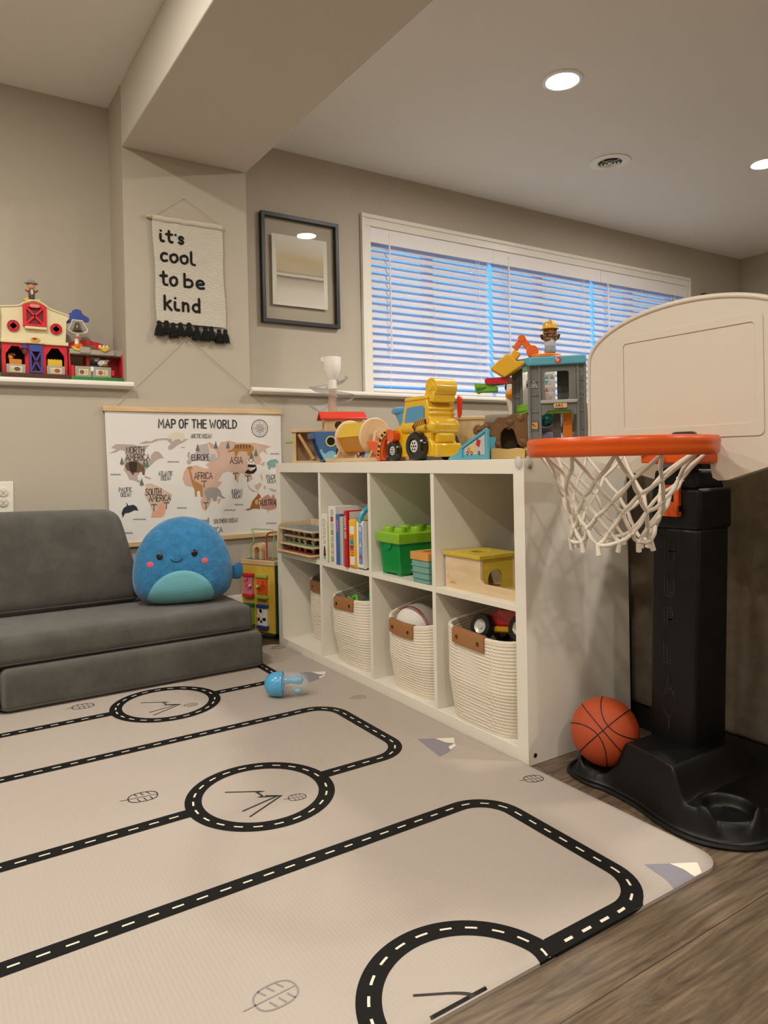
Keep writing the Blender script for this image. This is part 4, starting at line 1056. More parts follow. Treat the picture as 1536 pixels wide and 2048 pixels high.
for (cx, cz, fc, dc, spot, lb) in ((.045, .235, '#c4262c', '#d9798c', '#c24c66', 'red framed door'), (.125, .235, '#9fb84a', '#d9611f', '#c24a18', 'lime framed orange door'), (.045, .105, '#12613f', '#7fae3e', '#2d5a24', 'dark green framed door'), (.125, .105, '#27407f', '#e6e2d8', '#141414', 'blue framed cow-spotted door')):
    fr_ = MB().box(cx-.030, cx+.030, -.018, 0, cz+.038, cz+.052).box(cx-.030, cx+.030, -.018, 0, cz-.052, cz-.038)
    f_ = fr_.build('door_frame', mat(fc, .4), T, bevel=.002); f_['label'] = lb
    d_ = MB().box(cx-.026, cx+.026, -.013, -.001, cz-.038, cz+.038).build('door', mat(dc, .4), f_, bevel=.001)
    sp_ = MB(); rr = random.Random(int(cx*1000+cz*777))
    for _ in range(7):
        a, b_ = cx+rr.uniform(-.019, .019), cz+rr.uniform(-.031, .031); sp_.face([(a+.007*cos(t)*rr.uniform(.6, 1.2), -.0133, b_+.009*sin(t)*rr.uniform(.6, 1.2)) for t in [2*pi*i/9 for i in range(9)]])
    sp_.build('door_pattern', mat(spot, .5), f_)
    MB().ball((cx+(.018 if cx < .09 else -.018), -.018, cz), .0075, 12).build('knob', PINE, f_)
wires = MB().tube(catmull([(.028, .03, .347), (.028, .03, .385), (.032, .03, .41), (.045, .03, .42), (.046, .03, .46), (.040, .03, .476), (.10, .03, .478), (.165, .03, .474), (.165, .03, .44), (.158, .03, .40), (.158, .03, .347)], 5), .0028, 8)
wires.build('green_wire', mat('#9db878', .35), T)
w2_ = MB().tube(catmull([(.100, .055, .347), (.100, .055, .43), (.108, .055, .455), (.135, .055, .463), (.17, .055, .455), (.172, .055, .347)], 5), .0035, 8)
w2_.build('red_wire', mat('#b3322a', .35), T)
for y in (.02, .045):
    o_ = [(.074+.026*cos(a), .390+.026*sin(a)) for a in [pi*i/14 for i in range(15)]]; i_ = [(.074+.014*cos(a), .386+.014*sin(a)) for a in [pi-pi*i/14 for i in range(15)]]
    MB().prism([(.100, .347)]+o_+[(.048, .347), (.060, .347)]+i_+[(.088, .347)], y, y+.018, 'xz').build('wooden_arch', PINE, T, bevel=.002)
bp = thing('building_plate', 'dark green studded building plate leaning beside the activity cube', 'building plate', (.045, 1.612, 0))
bm2 = MB(); th_ = atan2(.105, .30)
bm2.box(0, .2, -.006, 0, 0, .31)
for i in range(12):
    for j in range(18): bm2.cyl((.010+.0165*i, -.006, .012+.017*j), (.010+.0165*i, -.009, .012+.017*j), .005, n=8)
bm2.xf(Matrix.Rotation(th_, 4, 'X')); bm2.build('plate', mat('#0d3b22', .45), bp)

# ---------------------------------------------------------------- blue cup lying on the mat
T = thing('toy_bottle', 'blue and clear plastic bottle lying on its side on the play mat', 'bottle', (-.296, .825, MATZ+.040), radians(-32))
BLU = mat('#4fa8d8', .25, coat=.4)
MB().lathe([(0, -.046), (.012, -.045), (.026, -.038), (.036, -.024), (.0395, -.006), (.0395, .006), (.037, .012), (0, .012)], (0, 0, 0), 36, 'x').build('base_dome', BLU, T)
MB().ring([(.0395, .004), (.0405, .006), (.0405, .012), (.0385, .014)], (0, 0, 0), 36, 'x').build('collar', BLU, T)
MB().lathe([(.037, .012), (.0375, .04), (.037, .064), (.032, .082), (.020, .092), (.006, .096), (0, .0962)], (.0, 0, 0), 36, 'x').build('clear_body', mat('#e4ebee', .08, alpha=.20, coat=.5), T)
MB().lathe([(0, .013), (.014, .013), (.010, .040), (.0135, .060), (.0130, .074), (0, .081)], (0, -.002, .012), 20, 'x').build('spout', BLU, T)
rg2 = MB()
for i in range(4): rg2.ring([(.0125, .022+.006*i), (.0145, .0235+.006*i), (.0125, .025+.006*i)], (0, -.004, -.020), 16, 'x')
rg2.build('spring', mat('#c6c3bd', .4), T)
MB().ball((.062, .0, -.022), (.014, .011, .009), 14).build('valve', mat('#8fc6d4', .3), T)

# printed world map: outlines in metres on the wall
MAPSHAPES = {'na':[[(-0.6186,0.8172),(-0.5889,0.8347),(-0.6108,0.84),(-0.5909,0.8551),(-0.5539,0.8534),(-0.5239,0.8523),(-0.5013,0.847),(-0.4783,0.8489),(-0.4578,0.8499),(-0.4735,0.8364),(-0.4816,0.8156),(-0.4795,0.7973),(-0.4643,0.7882),(-0.456,0.7912),(-0.4535,0.81),(-0.4377,0.8246),(-0.4221,0.8228),(-0.4119,0.8122),(-0.4007,0.7962),(-0.4228,0.7928),(-0.4386,0.7825),(-0.4597,0.763),(-0.4754,0.7529),(-0.4809,0.7374),(-0.4866,0.7558),(-0.5039,0.7328),(-0.5117,0.7227),(-0.5095,0.7096),(-0.4869,0.6959),(-0.4847,0.6828),(-0.5022,0.6964),(-0.5222,0.7064),(-0.5431,0.7107),(-0.5516,0.7341),(-0.5637,0.7498),(-0.5608,0.7652),(-0.5629,0.7857),(-0.5549,0.8062),(-0.557,0.8267),(-0.5742,0.832),(-0.5941,0.822)],[(-0.5011,0.8563),(-0.4728,0.8677),(-0.4523,0.865),(-0.4313,0.876),(-0.4051,0.8781),(-0.3734,0.8792),(-0.3895,0.8718),(-0.421,0.8697),(-0.4472,0.8598),(-0.4731,0.8562)],[(-0.3895,0.8718),(-0.3681,0.8781),(-0.3199,0.8738),(-0.2953,0.876),(-0.3202,0.8593),(-0.3393,0.8514),(-0.3611,0.8355),(-0.3692,0.8292),(-0.3824,0.833),(-0.3805,0.8463),(-0.3686,0.8558)],[(-0.3287,0.8406),(-0.3124,0.8427),(-0.3109,0.8384),(-0.3261,0.8369)],[(-0.4786,0.7243),(-0.4557,0.7132),(-0.461,0.7097),(-0.4839,0.7177)]],'sa':[[(-0.4794,0.6904),(-0.4562,0.6922),(-0.4254,0.678),(-0.3943,0.6583),(-0.3708,0.6441),(-0.3738,0.6283),(-0.3849,0.6075),(-0.3958,0.5922),(-0.4042,0.5714),(-0.4202,0.5618),(-0.4386,0.5523),(-0.4568,0.5523),(-0.4547,0.5742),(-0.4632,0.6114),(-0.4855,0.6463),(-0.4798,0.6696)]],'eu':[[(-0.3057,0.7813),(-0.3032,0.7694),(-0.2907,0.767),(-0.2811,0.7798),(-0.2617,0.7849),(-0.2339,0.7822),(-0.2031,0.7762),(-0.1718,0.779),(-0.157,0.8008),(-0.1675,0.8451),(-0.2041,0.859),(-0.2323,0.852),(-0.2602,0.8467),(-0.2525,0.8238),(-0.2721,0.8132),(-0.2915,0.8026),(-0.2985,0.8108),(-0.3041,0.8028),(-0.2945,0.7919)],[(-0.3022,0.8135),(-0.2938,0.8215),(-0.2874,0.8134),(-0.2931,0.8048)]],'as':[[(-0.2031,0.7762),(-0.1747,0.7801),(-0.161,0.8009),(-0.1677,0.834),(-0.1527,0.8616),(-0.1121,0.867),(-0.0771,0.858),(0.0006,0.8577),(0.037,0.8519),(0.0831,0.8408),(0.055,0.8295),(0.0619,0.8065),(0.0425,0.821),(0.0238,0.807),(0.0354,0.7811),(0.0239,0.7614),(0.0506,0.7752),(0.047,0.7523),(0.0118,0.7645),(0.007,0.7418),(-0.0159,0.7197),(-0.0092,0.6968),(-0.0275,0.685),(-0.039,0.709),(-0.0624,0.7266),(-0.0758,0.7101),(-0.0782,0.681),(-0.0937,0.6994),(-0.1007,0.7276),(-0.121,0.7336),(-0.1454,0.7287),(-0.168,0.6951),(-0.1839,0.7011),(-0.1956,0.7355),(-0.2093,0.7523),(-0.2231,0.7662)],[(-0.0367,0.6779),(-0.0192,0.6547),(0.0017,0.6425),(0.026,0.6387),(-0.0105,0.6391),(-0.0282,0.655)],[(-0.0008,0.6682),(0.027,0.6815),(0.0328,0.667),(0.0139,0.6449),(0.002,0.6539)],[(0.045,0.6666),(0.0542,0.6605),(0.0507,0.6463),(0.0416,0.6524)],[(0.0633,0.6544),(0.1005,0.6444),(0.1191,0.635),(0.0878,0.6362)],[(0.031,0.7241),(0.0384,0.6982),(0.0332,0.6841),(0.0276,0.71)]],'af':[[(-0.3175,0.7385),(-0.3007,0.7586),(-0.2622,0.7632),(-0.2291,0.7489),(-0.201,0.7482),(-0.189,0.7244),(-0.171,0.6924),(-0.151,0.6874),(-0.1745,0.6623),(-0.1964,0.6521),(-0.1953,0.6257),(-0.2103,0.588),(-0.2288,0.5644),(-0.2414,0.576),(-0.2491,0.6063),(-0.2419,0.6278),(-0.2476,0.6715),(-0.2917,0.6731),(-0.3134,0.6793),(-0.3248,0.7055)],[(-0.1728,0.6137),(-0.1612,0.6187),(-0.1585,0.6102),(-0.1693,0.5914),(-0.1748,0.6)]],'au':[[(0.0252,0.6045),(0.0439,0.6163),(0.0639,0.6257),(0.0778,0.609),(0.0888,0.6258),(0.0995,0.6011),(0.1148,0.583),(0.1017,0.5605),(0.0684,0.552),(0.0304,0.5632),(0.0234,0.5818)],[(0.0547,0.5487),(0.064,0.5499),(0.0595,0.5421)],[(0.136,0.5413),(0.149,0.5522),(0.1453,0.5338)]],'bison':[[(-0.5584,0.7651),(-0.553,0.7804),(-0.5406,0.7792),(-0.5304,0.7852),(-0.5103,0.7848),(-0.4828,0.7635),(-0.4807,0.7426),(-0.4821,0.726),(-0.4902,0.7298),(-0.4935,0.7429),(-0.5063,0.7381),(-0.5214,0.7385),(-0.5267,0.7272),(-0.5341,0.7336),(-0.5389,0.7441),(-0.5513,0.7485)]],'bison_dark':[[(-0.5445,0.7823),(-0.5254,0.7851),(-0.5104,0.7786),(-0.5138,0.7434),(-0.5315,0.7377),(-0.5413,0.7493)]],'orca':[[(-0.5755,0.5553),(-0.5724,0.5603),(-0.576,0.5759),(-0.5686,0.596),(-0.5545,0.6056),(-0.5581,0.6212),(-0.5485,0.6052),(-0.5294,0.6084),(-0.517,0.5995),(-0.5098,0.5825),(-0.5249,0.5859),(-0.5452,0.5767),(-0.5626,0.5751),(-0.5694,0.5627)]],'giraffe':[[(-0.3019,0.757),(-0.2843,0.7593),(-0.2801,0.7484),(-0.289,0.7443),(-0.2801,0.7025),(-0.2638,0.6911),(-0.2391,0.6767),(-0.2386,0.6276),(-0.2475,0.6291),(-0.2507,0.6553),(-0.2647,0.6532),(-0.2641,0.6298),(-0.2718,0.6302),(-0.2744,0.6617),(-0.2834,0.6782),(-0.2899,0.7055),(-0.2983,0.7461),(-0.3053,0.749)]],'elephant':[[(-0.2302,0.6518),(-0.2198,0.664),(-0.1915,0.6667),(-0.1745,0.6645),(-0.1604,0.6518),(-0.1523,0.6293),(-0.1364,0.6175),(-0.1498,0.6154),(-0.1639,0.6243),(-0.1724,0.6302),(-0.1787,0.6057),(-0.1928,0.608),(-0.1953,0.6229),(-0.2067,0.6218),(-0.2087,0.6077),(-0.221,0.6093),(-0.2235,0.6269),(-0.2316,0.6382)]],'panda_white':[[(-0.0343,0.7823),(-0.0222,0.7849),(-0.0042,0.7829),(-0.0026,0.7704),(0.0055,0.7532),(0.0027,0.7391),(-0.0172,0.7395),(-0.0289,0.7539),(-0.0316,0.7698)]],'panda':[[(-0.0317,0.7625),(0.0044,0.76),(0.0072,0.7503),(-0.014,0.748),(-0.032,0.7512)],[(-0.0475,0.7262),(-0.0323,0.7399),(-0.0174,0.7311),(0.0009,0.7408),(0.0091,0.7531),(0.0099,0.7361),(-0.0056,0.7206),(-0.0327,0.7201)],[(-0.0295,0.7833),(-0.0234,0.7843),(-0.0242,0.7787),(-0.029,0.7777)],[(-0.0084,0.783),(-0.0024,0.7817),(-0.0037,0.7761),(-0.0091,0.7773)],[(-0.0242,0.7753),(-0.0194,0.7752),(-0.0208,0.7696),(-0.0249,0.7708)],[(-0.0134,0.774),(-0.0086,0.7739),(-0.0099,0.7688),(-0.0141,0.77)]],'tiger':[[(-0.1277,0.8199),(-0.1013,0.8308),(-0.0832,0.8502),(-0.0535,0.8528),(-0.0147,0.8499),(0.0001,0.8384),(-0.0014,0.8243),(-0.0124,0.8187),(-0.0219,0.8001),(-0.0308,0.802),(-0.0334,0.8189),(-0.0602,0.822),(-0.0721,0.8193),(-0.0814,0.7998),(-0.0913,0.8027),(-0.0927,0.8223),(-0.1133,0.8169)]],'stripe':[[(-0.0891,0.8502),(-0.085,0.8502),(-0.0842,0.8334),(-0.0877,0.8334)],[(-0.0773,0.8502),(-0.0732,0.8501),(-0.0724,0.8333),(-0.0759,0.8333)],[(-0.0643,0.8501),(-0.0601,0.8501),(-0.0593,0.8332),(-0.0629,0.8332)],[(-0.0506,0.85),(-0.0465,0.85),(-0.0457,0.8331),(-0.0492,0.8331)],[(-0.0369,0.85),(-0.0327,0.8499),(-0.0319,0.833),(-0.0355,0.833)],[(-0.0237,0.8499),(-0.0195,0.8499),(-0.0187,0.8329),(-0.0223,0.8329)]],'kanga':[[(-0.0483,0.5628),(-0.0242,0.5672),(-0.0114,0.6005),(0.0103,0.6223),(0.0136,0.6335),(0.0256,0.6228),(0.0284,0.6129),(0.016,0.605),(0.025,0.596),(0.0157,0.5907),(0.0243,0.5658),(0.0254,0.5612),(0.0011,0.5647),(-0.0122,0.5637),(-0.0335,0.5575)]],'kanga_l':[[(0.002,0.6028),(0.013,0.6051),(0.0139,0.5908),(0.0063,0.5798),(-0.0008,0.5887)]],'llama':[[(-0.4593,0.5535),(-0.4537,0.5742),(-0.4302,0.5808),(-0.4297,0.6018),(-0.4217,0.6093),(-0.4123,0.6062),(-0.4037,0.5926),(-0.4004,0.5765),(-0.4044,0.5609),(-0.4178,0.5511)]],'bear':[[(-0.3811,0.8914),(-0.3676,0.8983),(-0.3461,0.9037),(-0.3192,0.9023),(-0.3114,0.8889),(-0.3117,0.8754),(-0.3255,0.8647),(-0.3333,0.8754),(-0.3522,0.8728),(-0.3631,0.8622),(-0.3682,0.8755),(-0.3785,0.8861)]],'whale':[[(-0.2728,0.537),(-0.2453,0.5299),(-0.2229,0.5274),(-0.2142,0.54),(-0.2118,0.5223),(-0.2167,0.5035),(-0.2243,0.5166),(-0.2456,0.5163),(-0.2677,0.5204)]],'turtle':[[(0.0598,0.7693),(0.0755,0.7805),(0.1037,0.7846),(0.1161,0.774),(0.1188,0.7566),(0.0966,0.7455),(0.0716,0.7461),(0.0595,0.7578)],[(0.0655,0.7491),(0.0778,0.7459),(0.0745,0.7357),(0.0665,0.7393)]],'uni':[[(-0.2126,0.8535),(-0.2012,0.859),(-0.193,0.848),(-0.1962,0.8343),(-0.1763,0.8314),(-0.1624,0.8175),(-0.1686,0.7955),(-0.1772,0.7928),(-0.1797,0.8094),(-0.1967,0.8096),(-0.2028,0.7932),(-0.2083,0.796),(-0.2049,0.8234),(-0.2101,0.8398)]],'uni_p':[[(-0.2096,0.8617),(-0.1956,0.8589),(-0.1904,0.8397),(-0.199,0.8343),(-0.2043,0.8508)],[(-0.1792,0.8314),(-0.165,0.8258),(-0.1569,0.8036),(-0.1657,0.7954),(-0.1699,0.8148)]],'tree':[[(-0.579,0.7732),(-0.5699,0.8038),(-0.5622,0.7729)],[(-0.4916,0.7611),(-0.4822,0.7922),(-0.4742,0.7607)],[(-0.4798,0.7598),(-0.4704,0.7909),(-0.4624,0.7594)],[(-0.5034,0.6861),(-0.4941,0.7169),(-0.4861,0.6855)],[(-0.2657,0.824),(-0.2556,0.8564),(-0.2469,0.8238)],[(-0.1859,0.8342),(-0.1755,0.8671),(-0.1666,0.834)],[(-0.1315,0.8338),(-0.1208,0.867),(-0.1117,0.8336)],[(-0.0234,0.7877),(-0.0123,0.8215),(-0.0028,0.7874)],[(-0.002,0.7988),(0.0091,0.8327),(0.0187,0.7985)]],'trunk':[[(-0.5716,0.7731),(-0.5696,0.773),(-0.5697,0.7679),(-0.5717,0.768)],[(-0.4839,0.7609),(-0.4819,0.7609),(-0.482,0.7557),(-0.484,0.7557)],[(-0.4722,0.7596),(-0.4701,0.7596),(-0.4702,0.7544),(-0.4723,0.7544)],[(-0.4958,0.6858),(-0.4938,0.6857),(-0.4939,0.6805),(-0.4959,0.6806)],[(-0.2574,0.8239),(-0.2552,0.8239),(-0.2554,0.8184),(-0.2576,0.8185)],[(-0.1774,0.8341),(-0.1751,0.8341),(-0.1753,0.8286),(-0.1775,0.8286)],[(-0.1228,0.8337),(-0.1204,0.8337),(-0.1206,0.8281),(-0.1229,0.8281)],[(-0.0143,0.7876),(-0.0119,0.7876),(-0.012,0.7819),(-0.0145,0.7819)],[(0.0071,0.7986),(0.0095,0.7986),(0.0094,0.7929),(0.007,0.793)],[(-0.4484,0.6028),(-0.4453,0.6026),(-0.4453,0.5774),(-0.4495,0.5776)],[(-0.397,0.6081),(-0.3939,0.608),(-0.3939,0.5825),(-0.3981,0.5827)],[(-0.0908,0.7228),(-0.0873,0.7227),(-0.0873,0.6959),(-0.092,0.696)],[(-0.0347,0.71),(-0.0312,0.7099),(-0.0312,0.6828),(-0.036,0.683)],[(-0.2332,0.6928),(-0.2298,0.6927),(-0.2298,0.6665),(-0.2343,0.6667)],[(-0.2269,0.5998),(-0.2235,0.5996),(-0.2236,0.5734),(-0.228,0.5736)]],'palm':[[(-0.4614,0.6008),(-0.4545,0.6083),(-0.4468,0.6053),(-0.4389,0.6086),(-0.4323,0.6004),(-0.4406,0.6024),(-0.4448,0.6),(-0.449,0.6002),(-0.453,0.603)],[(-0.4102,0.6061),(-0.4032,0.6137),(-0.3954,0.6107),(-0.3874,0.614),(-0.3807,0.6057),(-0.3891,0.6077),(-0.3934,0.6053),(-0.3976,0.6055),(-0.4018,0.6084)],[(-0.1055,0.7204),(-0.0977,0.7286),(-0.089,0.7256),(-0.0801,0.7293),(-0.0726,0.7207),(-0.082,0.7226),(-0.0868,0.7199),(-0.0915,0.7201),(-0.0961,0.723)],[(-0.0497,0.7077),(-0.0418,0.7159),(-0.0329,0.7128),(-0.0238,0.7165),(-0.0162,0.7078),(-0.0258,0.7098),(-0.0306,0.7071),(-0.0354,0.7072),(-0.0401,0.7102)],[(-0.2472,0.6906),(-0.2397,0.6985),(-0.2314,0.6955),(-0.2229,0.699),(-0.2158,0.6906),(-0.2248,0.6925),(-0.2293,0.69),(-0.2338,0.6901),(-0.2382,0.693)],[(-0.2409,0.5977),(-0.2335,0.6056),(-0.2251,0.6024),(-0.2166,0.6058),(-0.2095,0.5973),(-0.2185,0.5994),(-0.223,0.5969),(-0.2275,0.5971),(-0.2319,0.6)]]}
MAPWAVES = [[(-0.6157,0.7308),(-0.6107,0.7356),(-0.6059,0.7306),(-0.6009,0.7353),(-0.5961,0.7303),(-0.5911,0.7351),(-0.5863,0.73),(-0.5813,0.7348),(-0.5765,0.7297)],[(-0.3863,0.7775),(-0.3802,0.7825),(-0.3744,0.7773),(-0.3683,0.7823),(-0.3624,0.7771),(-0.3563,0.7821),(-0.3504,0.7768),(-0.3442,0.7819),(-0.3383,0.7766)],[(-0.3508,0.583),(-0.3456,0.5878),(-0.3407,0.5824),(-0.3355,0.5873),(-0.3306,0.5819),(-0.3254,0.5868),(-0.3204,0.5814),(-0.3152,0.5863),(-0.3102,0.5808)],[(-0.1423,0.5625),(-0.1361,0.5675),(-0.13,0.5618),(-0.1237,0.5668),(-0.1177,0.5611),(-0.1114,0.5661),(-0.1053,0.5604),(-0.0989,0.5655),(-0.0928,0.5598)],[(-0.0952,0.5839),(-0.0903,0.5891),(-0.0857,0.5834),(-0.0807,0.5886),(-0.0761,0.583),(-0.0711,0.5881),(-0.0665,0.5825),(-0.0615,0.5876),(-0.0568,0.582)],[(0.0792,0.8053),(0.0846,0.8107),(0.0898,0.8051),(0.0952,0.8106),(0.1004,0.805),(0.1059,0.8105),(0.1111,0.8049),(0.1166,0.8104),(0.1218,0.8047)],[(-0.5323,0.5466),(-0.5259,0.5512),(-0.5197,0.5459),(-0.5133,0.5504),(-0.5071,0.5451),(-0.5007,0.5497),(-0.4944,0.5443),(-0.4879,0.5489),(-0.4817,0.5435)],[(-0.5645,0.4931),(-0.5607,0.4978),(-0.5571,0.4926),(-0.5532,0.4972),(-0.5496,0.492),(-0.5457,0.4967),(-0.5421,0.4915),(-0.5382,0.4962),(-0.5346,0.4909)],[(0.0503,0.4929),(0.0566,0.498),(0.0626,0.4921),(0.069,0.4972),(0.0751,0.4913),(0.0814,0.4964),(0.0875,0.4905),(0.0939,0.4956),(0.1,0.4897)]]
MAPTEXT = [('MAP OF THE WORLD',-0.4198,0.9224,0.3394,0.0347),('NORTH',-0.5517,0.8174,0.0697,0.0257),('AMERICA',-0.5539,0.7876,0.0937,0.0257),('SOUTH',-0.4789,0.6445,0.0622,0.0261),('AMERICA',-0.4661,0.6178,0.0885,0.0251),('EUROPE',-0.2826,0.7841,0.0768,0.0249),('ASIA',-0.1132,0.7668,0.0577,0.029),('AFRICA',-0.2735,0.7039,0.0783,0.0281),('AUSTRALIA',0.0221,0.5762,0.121,0.025),('ANTARCTICA',-0.3008,0.4696,0.1463,0.0237),('ARCTIC OCEAN',-0.2843,0.8792,0.0892,0.0173),('ATLANTIC',-0.4243,0.7233,0.0575,0.0174),('OCEAN',-0.4154,0.704,0.0401,0.0175),('PACIFIC',-0.5844,0.6623,0.0502,0.0169),('OCEAN',-0.5785,0.6426,0.0398,0.0169),('INDIAN',-0.1081,0.6352,0.0477,0.0184),('OCEAN',-0.1045,0.615,0.0413,0.0184),('PACIFIC',0.0568,0.6948,0.0606,0.0189),('OCEAN',0.0607,0.6763,0.0531,0.019),('SOUTHERN OCEAN',-0.1928,0.5102,0.1094,0.0175)]
MAPROSE = ((0.0289, 0.9226), 0.0443)

# ================================================================= ON THE WALL
mapy = lambda x, z: 1.6925+.0014*sin(9*x+5*z)+.0010*sin(23*z+1)
mapf = lambda k: (lambda u, v: (u, mapy(u, v)-k, v))
wallf = lambda y: (lambda u, v: (u, y, v))
# ---------------------------------------------------------------- world map
MP = thing('world_map', 'large paper map of the world with animals hanging from wooden strips behind the couch', 'wall map', (-.25, YL, .73))
pv = MB(); pv.grid(lambda u, v: (-.632+.765*u-.0*v+.012*(1-v)*(u < .5)*(.5-u)*2, 0, .450+.537*v), 40, 40)
pv.v = [(a, mapy(a, c), c) for a, b_, c in pv.v]
pg2 = MB(); pg2.v = [(a, b_+.0008, c) for a, b_, c in pv.v]; pg2.f = list(pv.f); pg2.m = list(pv.m); pv.add(pg2.v, pg2.f)
wpart('paper', pv, mat('#dfdcd6', .7), MP)
mcol = {'na': '#b3a39c', 'sa': '#d0b6a4', 'eu': '#b5abaa', 'as': '#ccab9a', 'af': '#d0ac99', 'au': '#b98d7c', 'bison': '#6b4f35', 'bison_dark': '#33241a', 'orca': '#232a38', 'giraffe': '#b07f45', 'elephant': '#9b9794', 'panda_white': '#dcd7cc', 'panda': '#141414',
        'tiger': '#a9783f', 'stripe': '#241a12', 'kanga': '#9a5f2c', 'kanga_l': '#d3a46c', 'llama': '#e0a184', 'bear': '#d9d0bd', 'whale': '#7d969a', 'turtle': '#7fa39a', 'uni': '#d3c4b9', 'uni_p': '#d39a8a', 'tree': '#5c7263', 'trunk': '#5d4f42', 'palm': '#5d6650'}
keys = list(mcol); mm = MB()
for k, ps in MAPSHAPES.items():
    ly = .0006+.0004*(keys.index(k) >= 6)+.0003*(k in ('bison_dark', 'panda', 'stripe', 'kanga_l', 'uni_p'))
    for P in ps:
        if min(a for a, c in P) < .125: mm.face([(min(a, .1325), mapy(min(a, .1325), c)-ly, c) for a, c in P], keys.index(k))
wpart('printed_land', mm, [mat(c, .75) for c in mcol.values()], MP)
wm = MB()
for P in MAPWAVES: wm = MB().stroke(P, .0022, mapf(.0009), 0); wpart('printed_wave', wm, mat('#55606a', .75), MP)
for t_, x, z, w_, h_ in MAPTEXT:
    big = t_ == 'MAP OF THE WORLD'; tx = MB(); tk = .15 if big else .10 if h_ > .016 else .085
    if x+w_ < .136: write(tx, t_, x, z, h_, h_*tk, mapf(.0016), 0, width=w_, sp=.26 if big else .16)
    else: write(tx, t_[:int(len(t_)*(.130-x)/w_)], x, z, h_, h_*tk, mapf(.0016), 0, sx=.72)
    wpart('printed_name', tx, mat('#2e2a28', .75), MP)
(cx, cz), rr_ = MAPROSE; cr = MB()
for r_, w_ in ((rr_*.80, .0016), (rr_*.76, .0010), (rr_*.60, .001), (rr_*.40, .001), (rr_*.20, .0008)): cr.stroke(circ(cx, cz, r_*1.1, 36), w_, mapf(.0014), 0, closed=True)
for k in range(16):
    a = 2*pi*k/16; r0, r1 = (.08, .55) if k % 2 == 0 else (.22, .42); cr.stroke([(cx+rr_*r0*cos(a), cz+rr_*r0*sin(a)), (cx+rr_*r1*cos(a), cz+rr_*r1*sin(a))], .0011, mapf(.0016), 0, cap=False)
for ch, dx, dz in (('N', -.0015, .66), ('S', -.0015, -.78), ('E', .64, -.0015), ('W', -.72, -.0015)):
    write(cr, ch, cx+(dx if abs(dx) < .01 else rr_*dx), cz+(dz if abs(dz) < .01 else rr_*dz)*.95, .004, .0007, mapf(.0018), 0)
wpart('compass_rose', cr, mat('#2e2a28', .75), MP)
STRIP = wood('#dcbd90', '#cdac7c', (4, 30, 40), .45)
for z0 in (.987, .437): wpart('wood_strip', MB().box(-.640, .137, 1.684, 1.6998, z0, z0+.019), STRIP, MP, bevel=.001)
CORDW = mat('#cfc6b4', .8)
wpart('hanging_cord', MB().tube([(-.598, 1.692, 1.004), (-.290, 1.694, 1.310), (.098, 1.692, 1.002)], .0014, 6).ball((-.290, 1.6955, 1.309), .005, 10), CORDW, MP)

# ---------------------------------------------------------------- "it's cool to be kind" banner
BN = thing('wall_banner', 'woven cream banner reading it\'s cool to be kind, with black tassels', 'wall banner', (-.28, YL, 1.55))
def bnf(x, z):
    v = (1.80-z)/.44; return (x+.010*v, 1.6875+.0025*sin(3*x*10+z*9)*v, z+.012*(x+.28)*(1-v))
bm3 = MB(); bm3.grid(lambda u, v: bnf(-.428+.298*u+.004*sin(9*v)*(2*u-1)*.6, 1.36+.436*v), 24, 110)
b4 = [(a, b_+.0022, c) for a, b_, c in bm3.v]; bm3.add(b4, list(bm3.f))
wpart('woven_cloth', bm3, weave('#e6dfd0', 400, .9, .95, 'Z'), BN)
wpart('top_hem', MB().tube([bnf(-.429+.01*k, 1.790)[:1]+(1.6880, bnf(-.429+.01*k, 1.790)[2]+.0015*sin(k*.8)) for k in range(31)], .0115, 12), weave('#d9d2c3', 1000, .5, .95, 'Z'), BN)
wpart('dowel', MB().cyl((-.452, 1.6885, 1.792), (-.135, 1.6885, 1.800), .0072, n=14), PINE, BN)
wpart('cord', MB().tube([(-.432, 1.688, 1.797), (-.291, 1.696, 1.896), (-.142, 1.688, 1.810)], .0013, 6).cyl((-.291, 1.70, 1.896), (-.291, 1.694, 1.896), .0025, n=8).tube([(-.4345, 1.6885+.0095*cos(a), 1.7925+.0095*sin(a)) for a in [2*pi*i/14 for i in range(14)]], .0016, 6, True), CORDW, BN)
lf = lambda u, v: tuple(Vector(bnf(u-.010*(1.80-v)/.44, v))+Vector((0, -.0022, 0)))
for t_, x0, x1, z_, h_ in (("it`s", -.398, -.300, 1.697, .048), ('cool', -.397, -.252, 1.615, .052), ('to', -.400, -.330, 1.517, .056), ('be', -.303, -.212, 1.517, .054), ('kind', -.388, -.234, 1.415, .056)):
    lt2 = MB(); write(lt2, t_, x0, z_, h_, .0104, lf, 0, width=x1-x0); wpart('lettering', lt2, mat('#12100f', .95), BN)
for i, x in enumerate((-.413, -.383, -.355, -.324, -.288, -.254, -.217, -.190, -.156, -.128)):
    zt = 1.366-.013*max(0, (x+.30))/.17+.004*sin(i*2.1); rt = random.Random(i); L_ = .058+rt.uniform(-.004, .005); tb_ = MB(); y = 1.684
    tb_.lathe([(0, 0), (.009, -.004), (.0105, -.012), (.0085, -.017), (.0095, -.021), (.0145, -.034), (.0175, -L_+.006), (.016, -L_), (0, -L_-.002)], (x+.003, y, zt), 14, 'z', 0, 1.0, .75)
    for k in range(26):
        a = 2*pi*k/26; dx, dy = cos(a), .75*sin(a); tb_.tube([(x+.003+dx*.009, y+dy*.009, zt-.02), (x+.003+dx*.0155, y+dy*.0155, zt-.038), (x+.003+dx*.0182+rt.uniform(-.002, .002), y+dy*.0175, zt-L_+rt.uniform(-.006, .003))], .0016, 4)
    wpart('tassel', tb_, mat('#0d0c0c', .9), BN)

